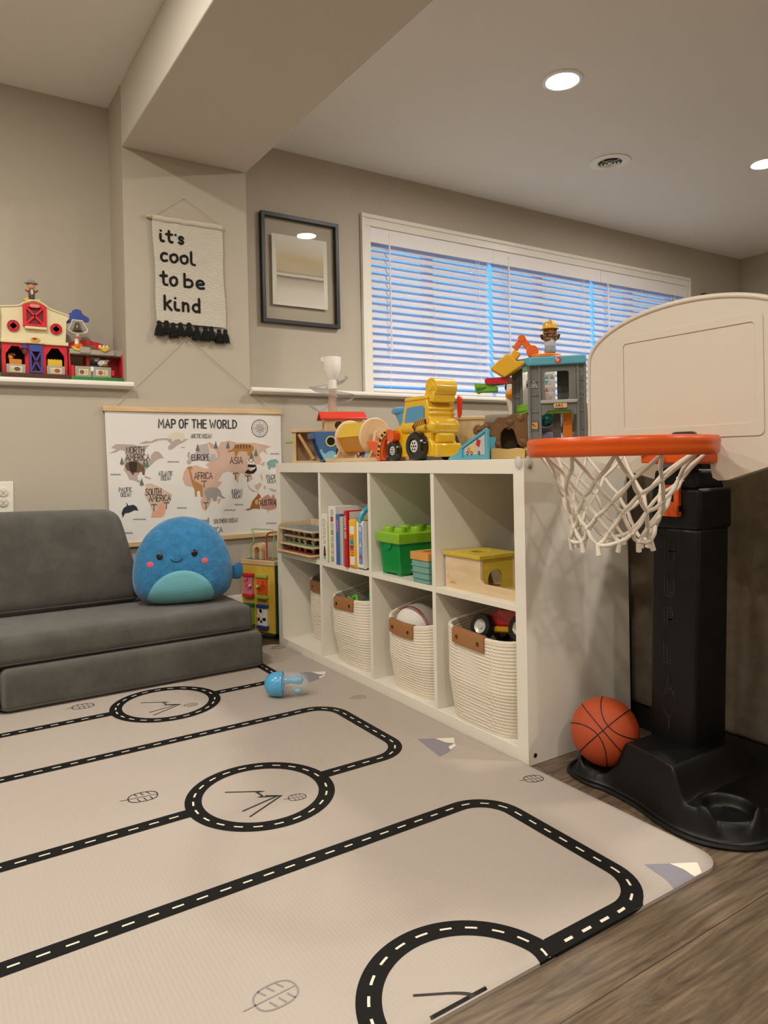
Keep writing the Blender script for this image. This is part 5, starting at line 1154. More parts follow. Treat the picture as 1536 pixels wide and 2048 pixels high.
# ---------------------------------------------------------------- framed print with clear margins
AF = thing('framed_art', 'black framed beach-toned print floating in clear glass beside the window', 'framed picture', (.364, YU, 1.716))
x0, x1, z0, z1 = .150, .578, 1.449, 1.985
wpart('frame', MB().prism(rect(x0, x1, z0, z1), YU-.029, YU-.0005, 'xz', holes=[list(reversed(rect(x0+.019, x1-.019, z0+.019, z1-.019)))]), mat('#0b0a0c', .42), AF, bevel=.0012)
wpart('front_glass', MB().box(x0+.018, x1-.018, YU-.0215, YU-.0195, z0+.018, z1-.018), pane((.98, .98, .97), .0, .0), AF)
am = bpy.data.materials.new('art_print'); am.use_nodes = True; n = am.node_tree.nodes; l = am.node_tree.links; p = n['Principled BSDF']; p.inputs['Roughness'].default_value = .7
t = n.new('ShaderNodeTexCoord'); nz = n.new('ShaderNodeTexNoise'); nz.inputs['Scale'].default_value = 9; nz.inputs['Detail'].default_value = 5
mpp = n.new('ShaderNodeMapping'); mpp.inputs['Scale'].default_value = (1, 1, 4); l.new(t.outputs['Object'], mpp.inputs[0]); l.new(mpp.outputs[0], nz.inputs['Vector'])
sp = n.new('ShaderNodeSeparateXYZ'); l.new(t.outputs['Generated'], sp.inputs[0])
ma = n.new('ShaderNodeMath'); ma.operation = 'MULTIPLY_ADD'; ma.inputs[1].default_value = .03; l.new(nz.outputs['Fac'], ma.inputs[0]); l.new(sp.outputs['Z'], ma.inputs[2])
mb_ = n.new('ShaderNodeMath'); mb_.operation = 'SUBTRACT'; mb_.inputs[1].default_value = .015; l.new(ma.outputs[0], mb_.inputs[0])
rp = n.new('ShaderNodeValToRGB'); e = rp.color_ramp.elements
e[0].position = 0; e[0].color = lin('#d9d3ca'); e[1].position = 1; e[1].color = lin('#dcd7ce')
for ps, c in ((.20, '#cfc9bf'), (.36, '#b0a698'), (.405, '#6f6356'), (.415, '#cfc8bc'), (.455, '#cbc3b5'), (.465, '#8d8171'), (.48, '#b9ac96'), (.62, '#c2b294'), (.70, '#c6b48f'), (.80, '#cfc6b4')):
    q = e.new(ps); q.color = lin(c)
l.new(mb_.outputs[0], rp.inputs[0]); l.new(rp.outputs[0], p.inputs['Base Color'])
pp = MB().box(.208, .513, YU-.016, YU-.0155, 1.541, 1.888); wpart('paper', pp, mat('#dcd7ce', .7), AF)
wpart('print', MB().box(.232, .492, YU-.0167, YU-.0161, 1.560, 1.868), am, AF)

# ---------------------------------------------------------------- outlet
OT = thing('power_outlet', 'white double wall outlet with round safety plugs above the couch back', 'outlet', (-.998, YL, .66))
wpart('cover_plate', MB().box(-1.034, -.963, YL-.006, YL-.0003, .602, .717), TRIM, OT, bevel=.003, seg=3)
for z in (.678, .641):
    wpart('safety_plug', MB().lathe([(0, -.004), (.0155, -.0035), (.0170, -.001), (.0170, .002)], (-.998, YL-.0075, z), 28, 'y'), mat('#d9d2c6', .3), OT)
    for a in (pi/4, -pi/4): wpart('plug_ridge', MB().bar((-.998-.012*cos(a), YL-.0115, z-.012*sin(a)), (-.998+.012*cos(a), YL-.0115, z+.012*sin(a)), .003, .003), mat('#d9d2c6', .3), OT)
SC = MB().box(3.70, 4.24, YU-.05, YU-.02, 1.62, 1.972).box(3.9, 4.05, YU-.02, YU-.0002, 1.7, 1.85)
tag(SC.build('wall_screen', BLACK, bevel=.004), 'black flat screen on the back wall, just its corner showing above the backboard', 'screen')

# ================================================================= FARM PLAYSET ON THE LEFT LEDGE
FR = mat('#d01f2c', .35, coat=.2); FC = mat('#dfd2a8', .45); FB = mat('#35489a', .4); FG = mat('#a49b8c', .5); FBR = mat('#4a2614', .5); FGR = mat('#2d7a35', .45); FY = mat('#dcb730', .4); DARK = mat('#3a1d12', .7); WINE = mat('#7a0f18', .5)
F = thing('toy_barn', 'red and cream toy barn playset with blue doors standing on the left wall ledge', 'toy barn', (-.868, 1.80, LZ))
def fx(x): return x
w = .116
wpart('base', MB().box(-.868-w-.006, -.868+w+.006, 1.745, 1.87, LZ, LZ+.026), FBR, F, bevel=.002)
lo = rect(-.984, -.752, LZ+.02, 1.248)
def stall(xc): return list(reversed([(xc-.033, LZ+.024), (xc+.033, LZ+.024), (xc+.033, 1.205), (xc+.012, 1.236), (xc-.012, 1.236), (xc-.033, 1.205)]))
wpart('lower_wall', MB().prism(lo, 1.772, 1.782, 'xz', holes=[stall(-.9375), stall(-.7965), list(reversed(rect(-.889, -.845, LZ+.03, 1.243)))]), FR, F, bevel=.001)
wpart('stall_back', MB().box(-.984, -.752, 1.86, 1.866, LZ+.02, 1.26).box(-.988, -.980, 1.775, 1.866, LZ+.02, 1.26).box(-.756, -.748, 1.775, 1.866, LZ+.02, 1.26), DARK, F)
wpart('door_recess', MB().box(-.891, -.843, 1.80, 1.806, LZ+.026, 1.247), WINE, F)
up = [(-.986, 1.247), (-.985, 1.262), (-.981, 1.345), (-.985, 1.381), (-.925, 1.388), (-.912, 1.394), (-.895, 1.406), (-.868, 1.413), (-.842, 1.406), (-.822, 1.392), (-.790, 1.381), (-.748, 1.372), (-.740, 1.360), (-.752, 1.345), (-.757, 1.262), (-.750, 1.247)]
wpart('upper_wall', MB().prism(up, 1.768, 1.862, 'xz'), FC, F, bevel=.0025)
wpart('roof_trim', MB().tube(catmull([(-.988, 1.767, 1.383), (-.925, 1.767, 1.391), (-.905, 1.765, 1.403), (-.868, 1.764, 1.416), (-.832, 1.765, 1.403), (-.812, 1.767, 1.389), (-.742, 1.767, 1.368)], 4), .0038, 6), FC, F)
wpart('eave_board', MB().box(-.988, -.748, 1.762, 1.772, 1.247, 1.261), FC, F, bevel=.002)
loft = [(-.910, 1.314), (-.826, 1.314), (-.826, 1.392), (-.845, 1.403), (-.868, 1.407), (-.890, 1.403), (-.910, 1.392)]
wpart('loft_door', MB().prism(loft, 1.756, 1.768, 'xz', holes=[list(reversed([(-.897, 1.323), (-.838, 1.323), (-.838, 1.384), (-.868, 1.394), (-.897, 1.384)]))]).bar((-.899, 1.760, 1.323), (-.837, 1.760, 1.388), .004, .0085).bar((-.899, 1.760, 1.388), (-.837, 1.760, 1.323), .004, .0085), FR, F, bevel=.0008)
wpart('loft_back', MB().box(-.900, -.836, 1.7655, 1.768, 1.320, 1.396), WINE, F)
wpart('loft_sign', MB().prism(rrect(-.885, -.851, 1.386, 1.399, .006, 4), 1.752, 1.757, 'xz').prism(rrect(-.881, -.855, 1.390, 1.395, .002, 3), 1.751, 1.753, 'xz'), mat('#e0847a', .5), F)
wpart('loft_sill', MB().box(-.904, -.826, 1.752, 1.770, 1.303, 1.313), FC, F, bevel=.002)
for xc, zc in ((-.943, 1.312), (-.792, 1.311)):
    rw = wpart('round_window', MB().ring([(.022, 1.766), (.022, 1.761), (.012, 1.761), (.012, 1.766)], (xc, 0, zc), 28, 'y').bar((xc-.016, 1.762, zc), (xc, 1.762, zc+.016), .003, .003).bar((xc+.016, 1.762, zc), (xc, 1.762, zc+.016), .003, .003).bar((xc-.016, 1.762, zc), (xc, 1.762, zc-.016), .003, .003).bar((xc+.016, 1.762, zc), (xc, 1.762, zc-.016), .003, .003), FR, F)
    wpart('window_opening', MB().lathe([(0, 1.7655), (.014, 1.7655)], (xc, 0, zc), 4, 'y'), mat('#40301c', .7), F)
    sl = MB()
    for k in range(8): a = 2*pi*k/8+.39; sl.stroke([(xc+.0175*cos(a+t_), zc+.0175*sin(a+t_)) for t_ in (-.26, 0, .26)], .003, wallf(1.7606), 0)
    wpart('window_slots', sl, WINE, F)
wpart('arch_sign', MB().prism([(-.902, 1.249)]+[(-.868+.034*cos(a), 1.252+.026*sin(a)) for a in [pi-pi*i/14 for i in range(15)]]+[(-.834, 1.249)], 1.757, 1.764, 'xz'), FC, F, bevel=.002)
wpart('badge', MB().prism(circ(-.868, 1.262, .017, 24, .009), 1.754, 1.758, 'xz'), mat('#c8a53a', .4), F)
wpart('red_badge_spot', MB().prism(circ(-.871, 1.2655, .008, 16, .004), 1.7525, 1.7545, 'xz'), mat('#a81c14', .4), F)
wpart('blue_door', MB().prism(rect(-.889, -.843, LZ+.030, 1.243), 1.763, 1.771, 'xz', holes=[list(reversed(rect(-.882, -.850, LZ+.038, 1.218)))]).bar((-.883, 1.767, LZ+.040), (-.849, 1.767, 1.217), .004, .006).bar((-.883, 1.767, 1.217), (-.849, 1.767, LZ+.040), .004, .006), FB, F, bevel=.0008)
for xc, bit in ((-.9375, '#6b4a2f'), (-.7965, '#a34a35')):
    gt = wpart('stall_gate', MB().box(xc-.033, xc+.033, 1.757, 1.768, LZ+.024, 1.165), FG, F, bevel=.002)
    wpart('sticker', MB().face([(x, 1.7565, z) for x, z in rect(xc-.021, xc+.021, LZ+.030, 1.158)], 0).face([(x, 1.7562, z) for x, z in circ(xc+.004, 1.146, .011, 14, .008)], 1).face([(x, 1.7562, z) for x, z in rect(xc-.018, xc-.008, LZ+.034, 1.150)], 2), [mat('#cfc7ad', .5), mat(bit, .5), mat('#b9bf6e', .5)], F, P=gt)
wpart('lantern', MB().lathe([(0, .022), (.004, .021), (.007, .013), (.013, .008), (.013, .005), (0, .005)], (-.906, 1.763, 1.222), 18).lathe([(0, .004), (.008, .004), (.0085, -.012), (.006, -.016), (0, -.016)], (-.906, 1.763, 1.222), 14, m=1), [FB, mat('#6d3a3a', .3)], F)
wpart('weather_vane', MB().prism([(-.905, 1.4215), (-.892, 1.431), (-.885, 1.428), (-.885, 1.424), (-.856, 1.424), (-.852, 1.428), (-.843, 1.428), (-.843, 1.412), (-.852, 1.412), (-.860, 1.416), (-.885, 1.416), (-.892, 1.412)], 1.785, 1.80, 'xz').cyl((-.868, 1.79, 1.405), (-.868, 1.79, 1.44), .003, n=8), FY, F, bevel=.001)
# right hand wing
RW_ = thing('toy_henhouse', 'red toy henhouse with grey shelf and blue bell post, right of the toy barn', 'toy henhouse', (-.645, 1.80, LZ))
wpart('base', MB().box(-.744, -.536, 1.745, 1.865, LZ, LZ+.022), FGR, RW_, bevel=.002)
wpart('back_panel', MB().prism([(-.746, LZ+.02), (-.541, LZ+.02), (-.541, 1.236), (-.582, 1.240), (-.584, 1.270), (-.620, 1.283), (-.66, 1.289), (-.70, 1.287), (-.746, 1.270)], 1.845, 1.855, 'xz', holes=[list(reversed(rect(-.732, -.680, LZ+.03, 1.222))), list(reversed(rect(-.660, -.60, LZ+.03, 1.222)))]), FR, RW_, bevel=.001)
wpart('side_wall', MB().box(-.546, -.540, 1.76, 1.852, LZ+.02, 1.225).box(-.747, -.741, 1.77, 1.852, LZ+.02, 1.225).box(-.676, -.664, 1.80, 1.852, LZ+.02, 1.225), FR, RW_, bevel=.001)
wpart('shelf', MB().box(-.745, -.574, 1.757, 1.85, 1.218, 1.238).box(-.576, -.538, 1.77, 1.85, 1.218, 1.242).box(-.708, -.668, 1.752, 1.76, 1.222, 1.246), FG, RW_, bevel=.002)
wpart('picture_panel', MB().prism([(-.692, 1.246), (-.632, 1.246), (-.632, 1.266), (-.66, 1.271), (-.692, 1.268)], 1.838, 1.844, 'xz'), mat('#8f5a3a', .5, var=.5, vscale=80), RW_)
for xa, xb, c in ((-.727, -.664, '#8a4a35'), (-.662, -.588, '#a45a44')):
    gt = wpart('pen_gate', MB().box(xa, xb, 1.757, 1.768, LZ+.020, 1.170), FG, RW_, bevel=.003)
    wpart('sticker', MB().face([(x, 1.7565, z) for x, z in rect(xa+.014, xb-.014, LZ+.030, 1.158)], 0).face([(x, 1.7562, z) for x, z in circ((xa+xb)/2-.006, 1.146, .009, 14, .009)], 1).face([(x, 1.7562, z) for x, z in circ((xa+xb)/2+.010, 1.146, .005, 12, .009)], 2), [mat('#d5cfb8', .5), mat(c, .5), mat('#c9b25a', .5)], RW_, P=gt)
wpart('gate_latch', MB().box(-.668, -.657, 1.754, 1.760, 1.150, 1.169), WHITE, RW_, bevel=.001)
wpart('gate_post', MB().box(-.741, -.730, 1.755, 1.77, LZ+.022, 1.172), FR, RW_, bevel=.001); wpart('gate_post', MB().box(-.588, -.577, 1.755, 1.77, LZ+.03, 1.158), FR, RW_, bevel=.001)
bl = catmull([(-.752, 0, 1.345), (-.742, 0, 1.372), (-.737, 0, 1.385), (-.727, 0, 1.389), (-.722, 0, 1.400), (-.706, 0, 1.405), (-.692, 0, 1.400), (-.686, 0, 1.387), (-.672, 0, 1.378), (-.662, 0, 1.372), (-.663, 0, 1.358), (-.678, 0, 1.357), (-.695, 0, 1.362), (-.715, 0, 1.362), (-.732, 0, 1.350)], 4, True)
wpart('bell_post', MB().prism([(a, c) for a, b_, c in bl], 1.80, 1.812, 'xz'), FB, RW_, bevel=.002)
wpart('bell_frame', MB().tube([(x, 1.792, z) for x, z in [(-.727, 1.358), (-.689, 1.357), (-.680, 1.340), (-.670, 1.322), (-.672, 1.314), (-.690, 1.305), (-.708, 1.303), (-.727, 1.307), (-.741, 1.316), (-.742, 1.324), (-.732, 1.340)]], .0034, 8, True).cyl((-.709, 1.792, 1.303), (-.709, 1.792, 1.292), .008, .005, n=14), mat('#d5cfc2', .4), RW_)
wpart('bell', MB().lathe([(0, .036), (.005, .035), (.010, .030), (.0125, .016), (.018, .004), (.021, .001), (.019, 0), (0, .004)], (-.708, 1.792, 1.314), 24), mat('#8f897c', .25, .9), RW_)
wpart('egg_nest', MB().prism([(-.640, 1.250), (-.630, 1.241), (-.620, 1.232), (-.606, 1.232), (-.596, 1.242), (-.588, 1.250)], 1.750, 1.772, 'xz'), FY, RW_, bevel=.003)
for x in (-.629, -.614, -.601): wpart('egg', MB().ball((x, 1.765, 1.253), (.0062, .006, .0075), 14), mat('#e3d9c4', .4), RW_)
# left wing, only its edge in view
LW = thing('toy_barn_wing', 'edge of a green based toy barn wing at the left picture edge', 'toy barn wing', (-1.08, 1.80, LZ))
wpart('base', MB().box(-1.16, -.990, 1.745, 1.865, LZ, LZ+.024), FGR, LW, bevel=.002)
wpart('wall', MB().box(-1.16, -.992, 1.845, 1.855, LZ+.02, 1.232).box(-.998, -.992, 1.775, 1.85, LZ+.02, 1.222), FR, LW)
wpart('shelf', MB().box(-1.16, -.990, 1.757, 1.85, 1.218, 1.238), FG, LW, bevel=.002); wpart('gate', MB().box(-1.15, -.994, 1.757, 1.768, LZ+.022, 1.17), FG, LW, bevel=.002)
# toy animals and farmer
HN = thing('toy_hen', 'small orange and white toy hen on the grey henhouse shelf', 'toy hen', (-.712, 1.775, 1.236))
MB().ball((.002, 0, .014), (.020, .012, .015), 18).build('body', mat('#d2601c', .4), HN)
hd_ = MB().lathe([(.010, .014), (.0085, .026), (.0075, .036), (.006, .044), (0, .047)], (-.003, 0, 0), 16).build('neck', mat('#e6decb', .4), HN)
MB().ball((-.001, 0, .049), (.006, .003, .005), 10).ball((.003, 0, .046), (.004, .003, .004), 8).build('comb', mat('#c4202a', .4), HN)
MB().lathe([(.0035, 0), (.0, -.009)], (.004, -.008, .033), 10, 'y').build('beak', mat('#e0a92c', .4), HN)
for x in (-.0045, .0015): MB().ball((x, -.0072, .039), .0012, 8).build('eye', BLACK, HN)
MB().prism([(-.028, .012), (-.014, .010), (0, .002), (.014, .010), (.028, .012), (.018, -.003), (0, -.0060), (-.018, -.003)], -.022, -.004, 'xz').build('nest', FY, HN, bevel=.002)
CW = thing('toy_cow', 'black and white toy cow looking over the henhouse gate', 'toy cow', (-.625, 1.795, LZ+.022))
MB().ball((-.018, .012, .038), (.036, .016, .024), 18).box(-.045, .01, .0, .024, 0, .02).build('body', mat('#27303d', .4), CW)
MB().ball((.010, -.004, .062), (.020, .014, .017), 18).build('head', mat('#dcd8d0', .4), CW)
MB().ball((.018, -.013, .052), (.014, .009, .008), 16).build('muzzle', mat('#8a5a38', .4), CW)
MB().ball((.010, -.002, .076), (.013, .010, .008), 12).build('forelock', mat('#221d1c', .5), CW)
for s_ in (-1, 1): MB().ball((.008+.022*s_, .0, .074), (.009, .004, .006), 10).build('ear', mat('#c9c0b8', .4), CW)
for x in (.003, .017): MB().ball((x, -.0165, .066), .0022, 8).build('eye', BLACK, CW)
CT = thing('toy_cat', 'orange toy cat lying behind the left barn gate', 'toy cat', (-.94, 1.79, LZ+.026))
MB().box(-.018, .026, -.01, .012, 0, .056).ball((-.012, 0, .062), (.010, .010, .011), 14).build('body', mat('#d5801f', .45), CT, bevel=.003)
MB().lathe([(.004, .0), (0, .009)], (-.018, 0, .070), 8).lathe([(.004, .0), (0, .009)], (.001, 0, .070), 8).build('ears', mat('#b9822f', .5), CT)
MB().ball((-.008, -.006, .074), (.008, .006, .005), 10).build('fringe', mat('#54361e', .6), CT)
hb_ = MB().box(-.026, .026, -.012, .012, 0, .060)
for k in range(5): hb_.ball((-.021+.0105*k, 0, .060), (.0055, .011, .0045), 10)
tag(hb_.build('toy_hay_bale', FY, loc=(-.797, 1.79, LZ+.026)), 'yellow toy hay bale behind the right barn gate', 'toy hay bale')
FM = thing('toy_farmer', 'small toy farmer with grey hat, brown vest and jeans on top of the barn', 'toy figure', (-.873, 1.792, 1.424))
MB().lathe([(.0085, 0), (.0105, .004), (.0115, .012), (.011, .018)], (0, 0, 0), 18, sy=.8).build('jeans', mat('#3b3f4c', .5), FM)
MB().lathe([(.011, .018), (.0125, .022), (.012, .032), (.008, .040), (0, .041)], (0, 0, 0), 18, sy=.8).build('vest', mat('#6f4527', .5), FM)
MB().prism([(-.004, .019), (.004, .019), (.003, .038), (-.003, .038)], -.0106, -.008, 'xz').build('shirt', mat('#d6cfc0', .5), FM)
for s_, z2 in ((-1, .036), (1, .038)):
    MB().tube([(s_*.010, 0, .035), (s_*.016, -.002, .030), (s_*.021, -.003, z2)], [.004, .0038, .0034], 8).build('sleeve', mat('#6f4527', .5) if s_ > 0 else mat('#b3402f', .5), FM)
    MB().ball((s_*.0225, -.003, z2+.003), .0042, 10).build('hand', mat('#d29b76', .5), FM)
MB().ball((0, -.001, .052), (.0135, .0115, .0125), 18).build('head', mat('#d29b76', .5), FM)
MB().ball((0, .002, .056), (.0142, .0115, .0105), 18).build('hair', mat('#4c2f1c', .6), FM)
for x in (-.0045, .0045): MB().ball((x, -.0122, .053), .0013, 8).build('eye', BLACK, FM)
MB().ball((0, -.0128, .0495), .0018, 8).build('nose', mat('#c98a66', .5), FM)
MB().lathe([(.014, 0), (.022, .001), (.024, .004), (.022, .0035), (.0135, .004), (.0125, .012), (.009, .016), (0, .017)], (0, 0, .060), 24, sy=.85).build('hat', mat('#8d877b', .6), FM)

# ================================================================= TOYS ON TOP OF THE SHELF
TZ = HT
# ---------------------------------------------------------------- wooden ball box with green peg
T = thing('wooden_ball_box', 'tall wooden box with a green peg at the far end of the shelf top', 'wooden toy', (.105, 1.385, TZ), radians(-28))
MB().box(-.055, -.040, -.045, .05, 0, .125).build('side_panel', PINE_Z, T, bevel=.001)
MB().box(.050, .062, -.045, .05, 0, .125).build('side_panel', PINE_Z, T, bevel=.001)
MB().box(-.060, .066, -.052, .055, .125, .137).build('top_board', PINE, T, bevel=.0015)
MB().box(-.040, .050, .040, .048, .004, .125).build('back_panel', PINE, T)
MB().box(-.058, .064, -.05, .052, 0, .008).build('base_board', PINE, T, bevel=.001)
MB().bar((-.030, -.02, .118), (.030, -.02, .014), .05, .012).build('ramp', wood('#cfa368', '#c3945a', (30, 30, 4)), T)
MB().cyl((-.085, -.03, .084), (-.042, -.03, .087), .0052, n=14).build('peg', mat('#8bb53a', .4), T)
# ---------------------------------------------------------------- spiral ball run
T = thing('ball_run', 'wooden post ball run with white funnel and clear spiral chute behind the toy boat', 'ball run', (.235, 1.385, TZ), radians(-30))
MB().lathe([(0, 0), (.06, 0), (.06, .012), (0, .012)], n=36).build('base', PINE, T, bevel=.002)
MB().cyl((0, 0, .012), (0, 0, .33), .0165, n=24).build('post', wood('#dcb08c', '#cfa27c', (30, 30, 3)), T)
CLR = mat('#d9d6d0', .1, alpha=.18)
MB().ring([(.0185, .012), (.0185, .315), (.0200, .315), (.0200, .012)], n=28).build('clear_sleeve', CLR, T)
MB().lathe([(.0195, .312), (.0195, .350), (.012, .352)], n=28).build('collar', WHITE, T)
fu = MB(); fu.lathe([(.016, .350), (.022, .358), (.030, .378), (.0375, .400), (.0385, .425), (.0385, .447), (.0365, .448), (.0360, .425), (.034, .402), (.02, .37), (0, .365)], n=40)
fu.prism(rrect(-.046, -.030, .428, .447, .005, 4), -.016, .016, 'xz'); fu.build('funnel', WHITE_GLOSS, T)
sw = MB(); NU = 72
def chute(u, v):
    a = -.3+u*3.3*pi; z = .358-.135*u; s_ = (v-.5)*2; r_ = (.050+.032*s_)*(.62+.38*min(1, u*3.3)); wob = 1+.22*cos(2*a)
    return (r_*wob*cos(a), r_*wob*sin(a), z+.020*s_*s_-.012)
sw.grid(chute, NU, 8); k0 = len(sw.v); 
sw.tube([chute(i/NU, 1) for i in range(NU+1)], .0016, 6)
sw.build('spiral_chute', mat('#bdbcba', .12, alpha=.5), T, ang=80)
# ---------------------------------------------------------------- toy boat
BLUH = mat('#39618f', .4); WAVE = mat('#79a9b6', .45)
T = thing('toy_boat', 'blue wooden toy boat with porthole, waves and red roofed cabin on the shelf top', 'toy boat', (.200, 1.222, TZ), radians(-18))
hull = [(-.128, .122), (-.133, .112), (-.128, .080), (-.115, .040), (-.098, .010), (-.085, .0), (.082, .0), (.095, .010), (.112, .040), (.126, .080), (.132, .112), (.127, .122)]
for y in (-.052, .042):
    MB().prism(hull, y, y+.010, 'xz').build('hull_side', BLUH, T, bevel=.0012)
MB().box(-.10, .10, -.042, .042, .004, .012).box(-.118, -.108, -.045, .045, .07, .118).box(.108, .118, -.045, .045, .07, .118).box(-.15, -.118, -.03, .03, .095, .117).build('hull_floor', mat('#4d6a96', .45), T)
f3 = lambda u, v: (u, -.0524, v)
wv = MB(); wpts = [(-.117, .048), (-.108, .052), (-.099, .046), (-.100, .038), (-.092, .034), (-.080, .043), (-.066, .046), (-.054, .040), (-.046, .030), (-.036, .030), (-.024, .042), (-.008, .046), (.006, .040), (.016, .030), (.028, .034), (.044, .044), (.060, .044), (.072, .034), (.082, .032), (.095, .045), (.108, .045), (.100, .014), (.082, .001), (-.085, .001), (-.098, .011), (-.112, .040)]
wv.face([f3(*q) for q in wpts], 0); wv.stroke([(-.104, .046), (-.1035, .042), (-.100, .0405)], .004, lambda u, v: (u, -.0527, v), 1)
wv.face([(u, -.0527, v) for u, v in [(-.062, .021), (-.058, .026), (-.052, .029), (-.046, .026), (-.040, .035), (-.020, .036), (-.012, .028), (.03, .034), (.06, .026), (.08, .021)]], 2)
wv.build('wave_print', [WAVE, mat('#35608c', .45), mat('#cfcabb', .5)], T)
MB().ring([(.0165, -.0532), (.0165, -.0515), (.0215, -.0515), (.0215, -.0532)], (-.070, 0, .083), 32, 'y').build('porthole_ring', mat('#c9b85a', .45), T)
MB().lathe([(0, -.0530), (.0168, -.0530)], (-.070, 0, .083), 28, 'y').build('porthole', BLACKM, T)
for xc in (-.030, .050):
    pn = MB(); pn.face([(u, -.0531, v) for u, v in rrect(xc-.020, xc+.018, .022, .056, .010, 4)], 0)
    for dx in (-.010, .009): pn.face([(u, -.0534, v) for u, v in circ(xc+dx, .022, .0065, 12, .006)], 1)
    pn.face([(u, -.0534, v) for u, v in circ(xc-.008, .030, .0030, 10)], 2) if xc > 0 else None
    pn.build('painted_animal', [BLACKM, mat('#8c4424', .6), mat('#d8d4c8', .6)], T)
cw = MB().prism(rect(-.085, .060, .118, .172), -.034, -.026, 'xz', holes=[list(reversed(circ(-.032, .146, .0175, 24))), list(reversed(circ(.030, .146, .0175, 24)))])
cw.prism(rect(-.085, .060, .118, .172), .026, .034, 'xz'); cw.build('cabin_wall', PINE_Z, T, bevel=.0008)
aw = [(-.015, .118)]+[(.0+.015*cos(a), .150+.020*sin(a)) for a in [pi-pi*i/12 for i in range(13)]]+[(.015, .118)]
gab = [(-.034, .118), (.034, .118), (.034, .172), (0, .192), (-.034, .172)]
for x in (-.090, .060): MB().prism(gab, x, x+.007, 'yz', holes=[list(reversed(circ(0, .142, .014, 18, .020)))]).build('cabin_end', PINE_Z, T, bevel=.0008)
rf_ = MB().add([(-.108, -.046, .168), (.082, -.046, .168), (.082, 0, .196), (-.108, 0, .196), (-.108, -.048, .176), (.082, -.048, .176), (.082, 0, .205), (-.108, 0, .205)], [(0, 1, 2, 3), (4, 5, 6, 7), (0, 1, 5, 4), (1, 2, 6, 5), (2, 3, 7, 6), (3, 0, 4, 7)])
rf_.add([(-.108, .046, .168), (.082, .046, .168), (.082, 0, .196), (-.108, 0, .196), (-.108, .048, .176), (.082, .048, .176), (.082, 0, .205), (-.108, 0, .205)], [(0, 1, 2, 3), (4, 5, 6, 7), (0, 1, 5, 4), (1, 2, 6, 5), (2, 3, 7, 6), (3, 0, 4, 7)])
rf_.build('roof', mat('#cf3520', .4), T, bevel=.0025)
# ---------------------------------------------------------------- spinning drum
DY = wood('#e2c49c', '#d6b688', (12, 12, 12), .45)
T = thing('spinning_drum', 'wooden spinning drum with yellow and orange panels, in front of the toy boat', 'wooden toy', (.098, .93, TZ))
MB().box(-.055, .055, -.205, .175, 0, .014).build('base_board', PINE_Y, T, bevel=.002)
for y in (.108, -.126):
    MB().prism([(-.045, .014), (.045, .014), (.030, .040), (.020, .098), (.014, .106), (-.014, .106), (-.020, .098), (-.030, .040)], y, y+.014, 'xz').build('support', PINE_Z, T, bevel=.002)
for y in (.078, -.094):
    MB().lathe([(0, y-.006), (.063, y-.006), (.066, y-.003), (.066, y+.003), (.063, y+.006), (0, y+.006)], (0, 0, .088), 48, 'y').build('disc', DY, T)
MB().cyl((0, -.130, .088), (0, .126, .088), .006, n=14).cyl((0, -.135, .088), (0, -.126, .088), .011, n=18).build('axle', PINE, T)
for k, c in ((2, '#dcb93c'), (3, '#cf8a1e'), (1, '#dcb93c'), (4, '#cf8a1e'), (0, '#d9b05a'), (5, '#c9803a')):
    a0, a1 = pi/3*k+.0, pi/3*(k+1)
    q0, q1 = (.058*cos(a0), .088+.058*sin(a0)), (.058*cos(a1), .088+.058*sin(a1))
    MB().bar((q0[0]*.5+q1[0]*.5, -.088, q0[1]*.5+q1[1]*.5), (q0[0]*.5+q1[0]*.5, .072, q0[1]*.5+q1[1]*.5), math.hypot(q1[0]-q0[0], q1[1]-q0[1])*.97, .004, up=(cos((a0+a1)/2), 0, sin((a0+a1)/2))).build('drum_panel', mat(c, .45, var=.05), T)
# ---------------------------------------------------------------- yellow loader
YT = mat('#e3b422', .22, coat=.6); ORG = mat('#e0570f', .28, coat=.4); BT = mat('#4f93ba', .3, coat=.3)
T = thing('toy_loader', 'chunky yellow toy loader truck with orange scoop and blue windows on the shelf top', 'toy truck', (.098, .545, TZ), pi/2)
bp_ = [(-.108, .012), (-.112, .040), (-.098, .062), (-.100, .080), (-.118, .092), (-.122, .108), (-.112, .122), (-.098, .126), (-.094, .136), (-.099, .144), (-.093, .150), (-.098, .158), (-.090, .168), (-.085, .192),
       (.030, .192), (.034, .186), (.052, .122), (.066, .112), (.098, .106), (.110, .092), (.112, .050), (.104, .020), (.090, .012)]
MB().prism(bp_, -.050, .050, 'xz').build('body', YT, T, bevel=.008, seg=4)
softbox(-.122, .06, -.058, .058, .080, .128, .022, 8).build('fender', YT, T, ang=70)
softbox(-.088, .034, -.053, .053, .184, .200, .008, 6).build('roof_lip', YT, T, ang=70)
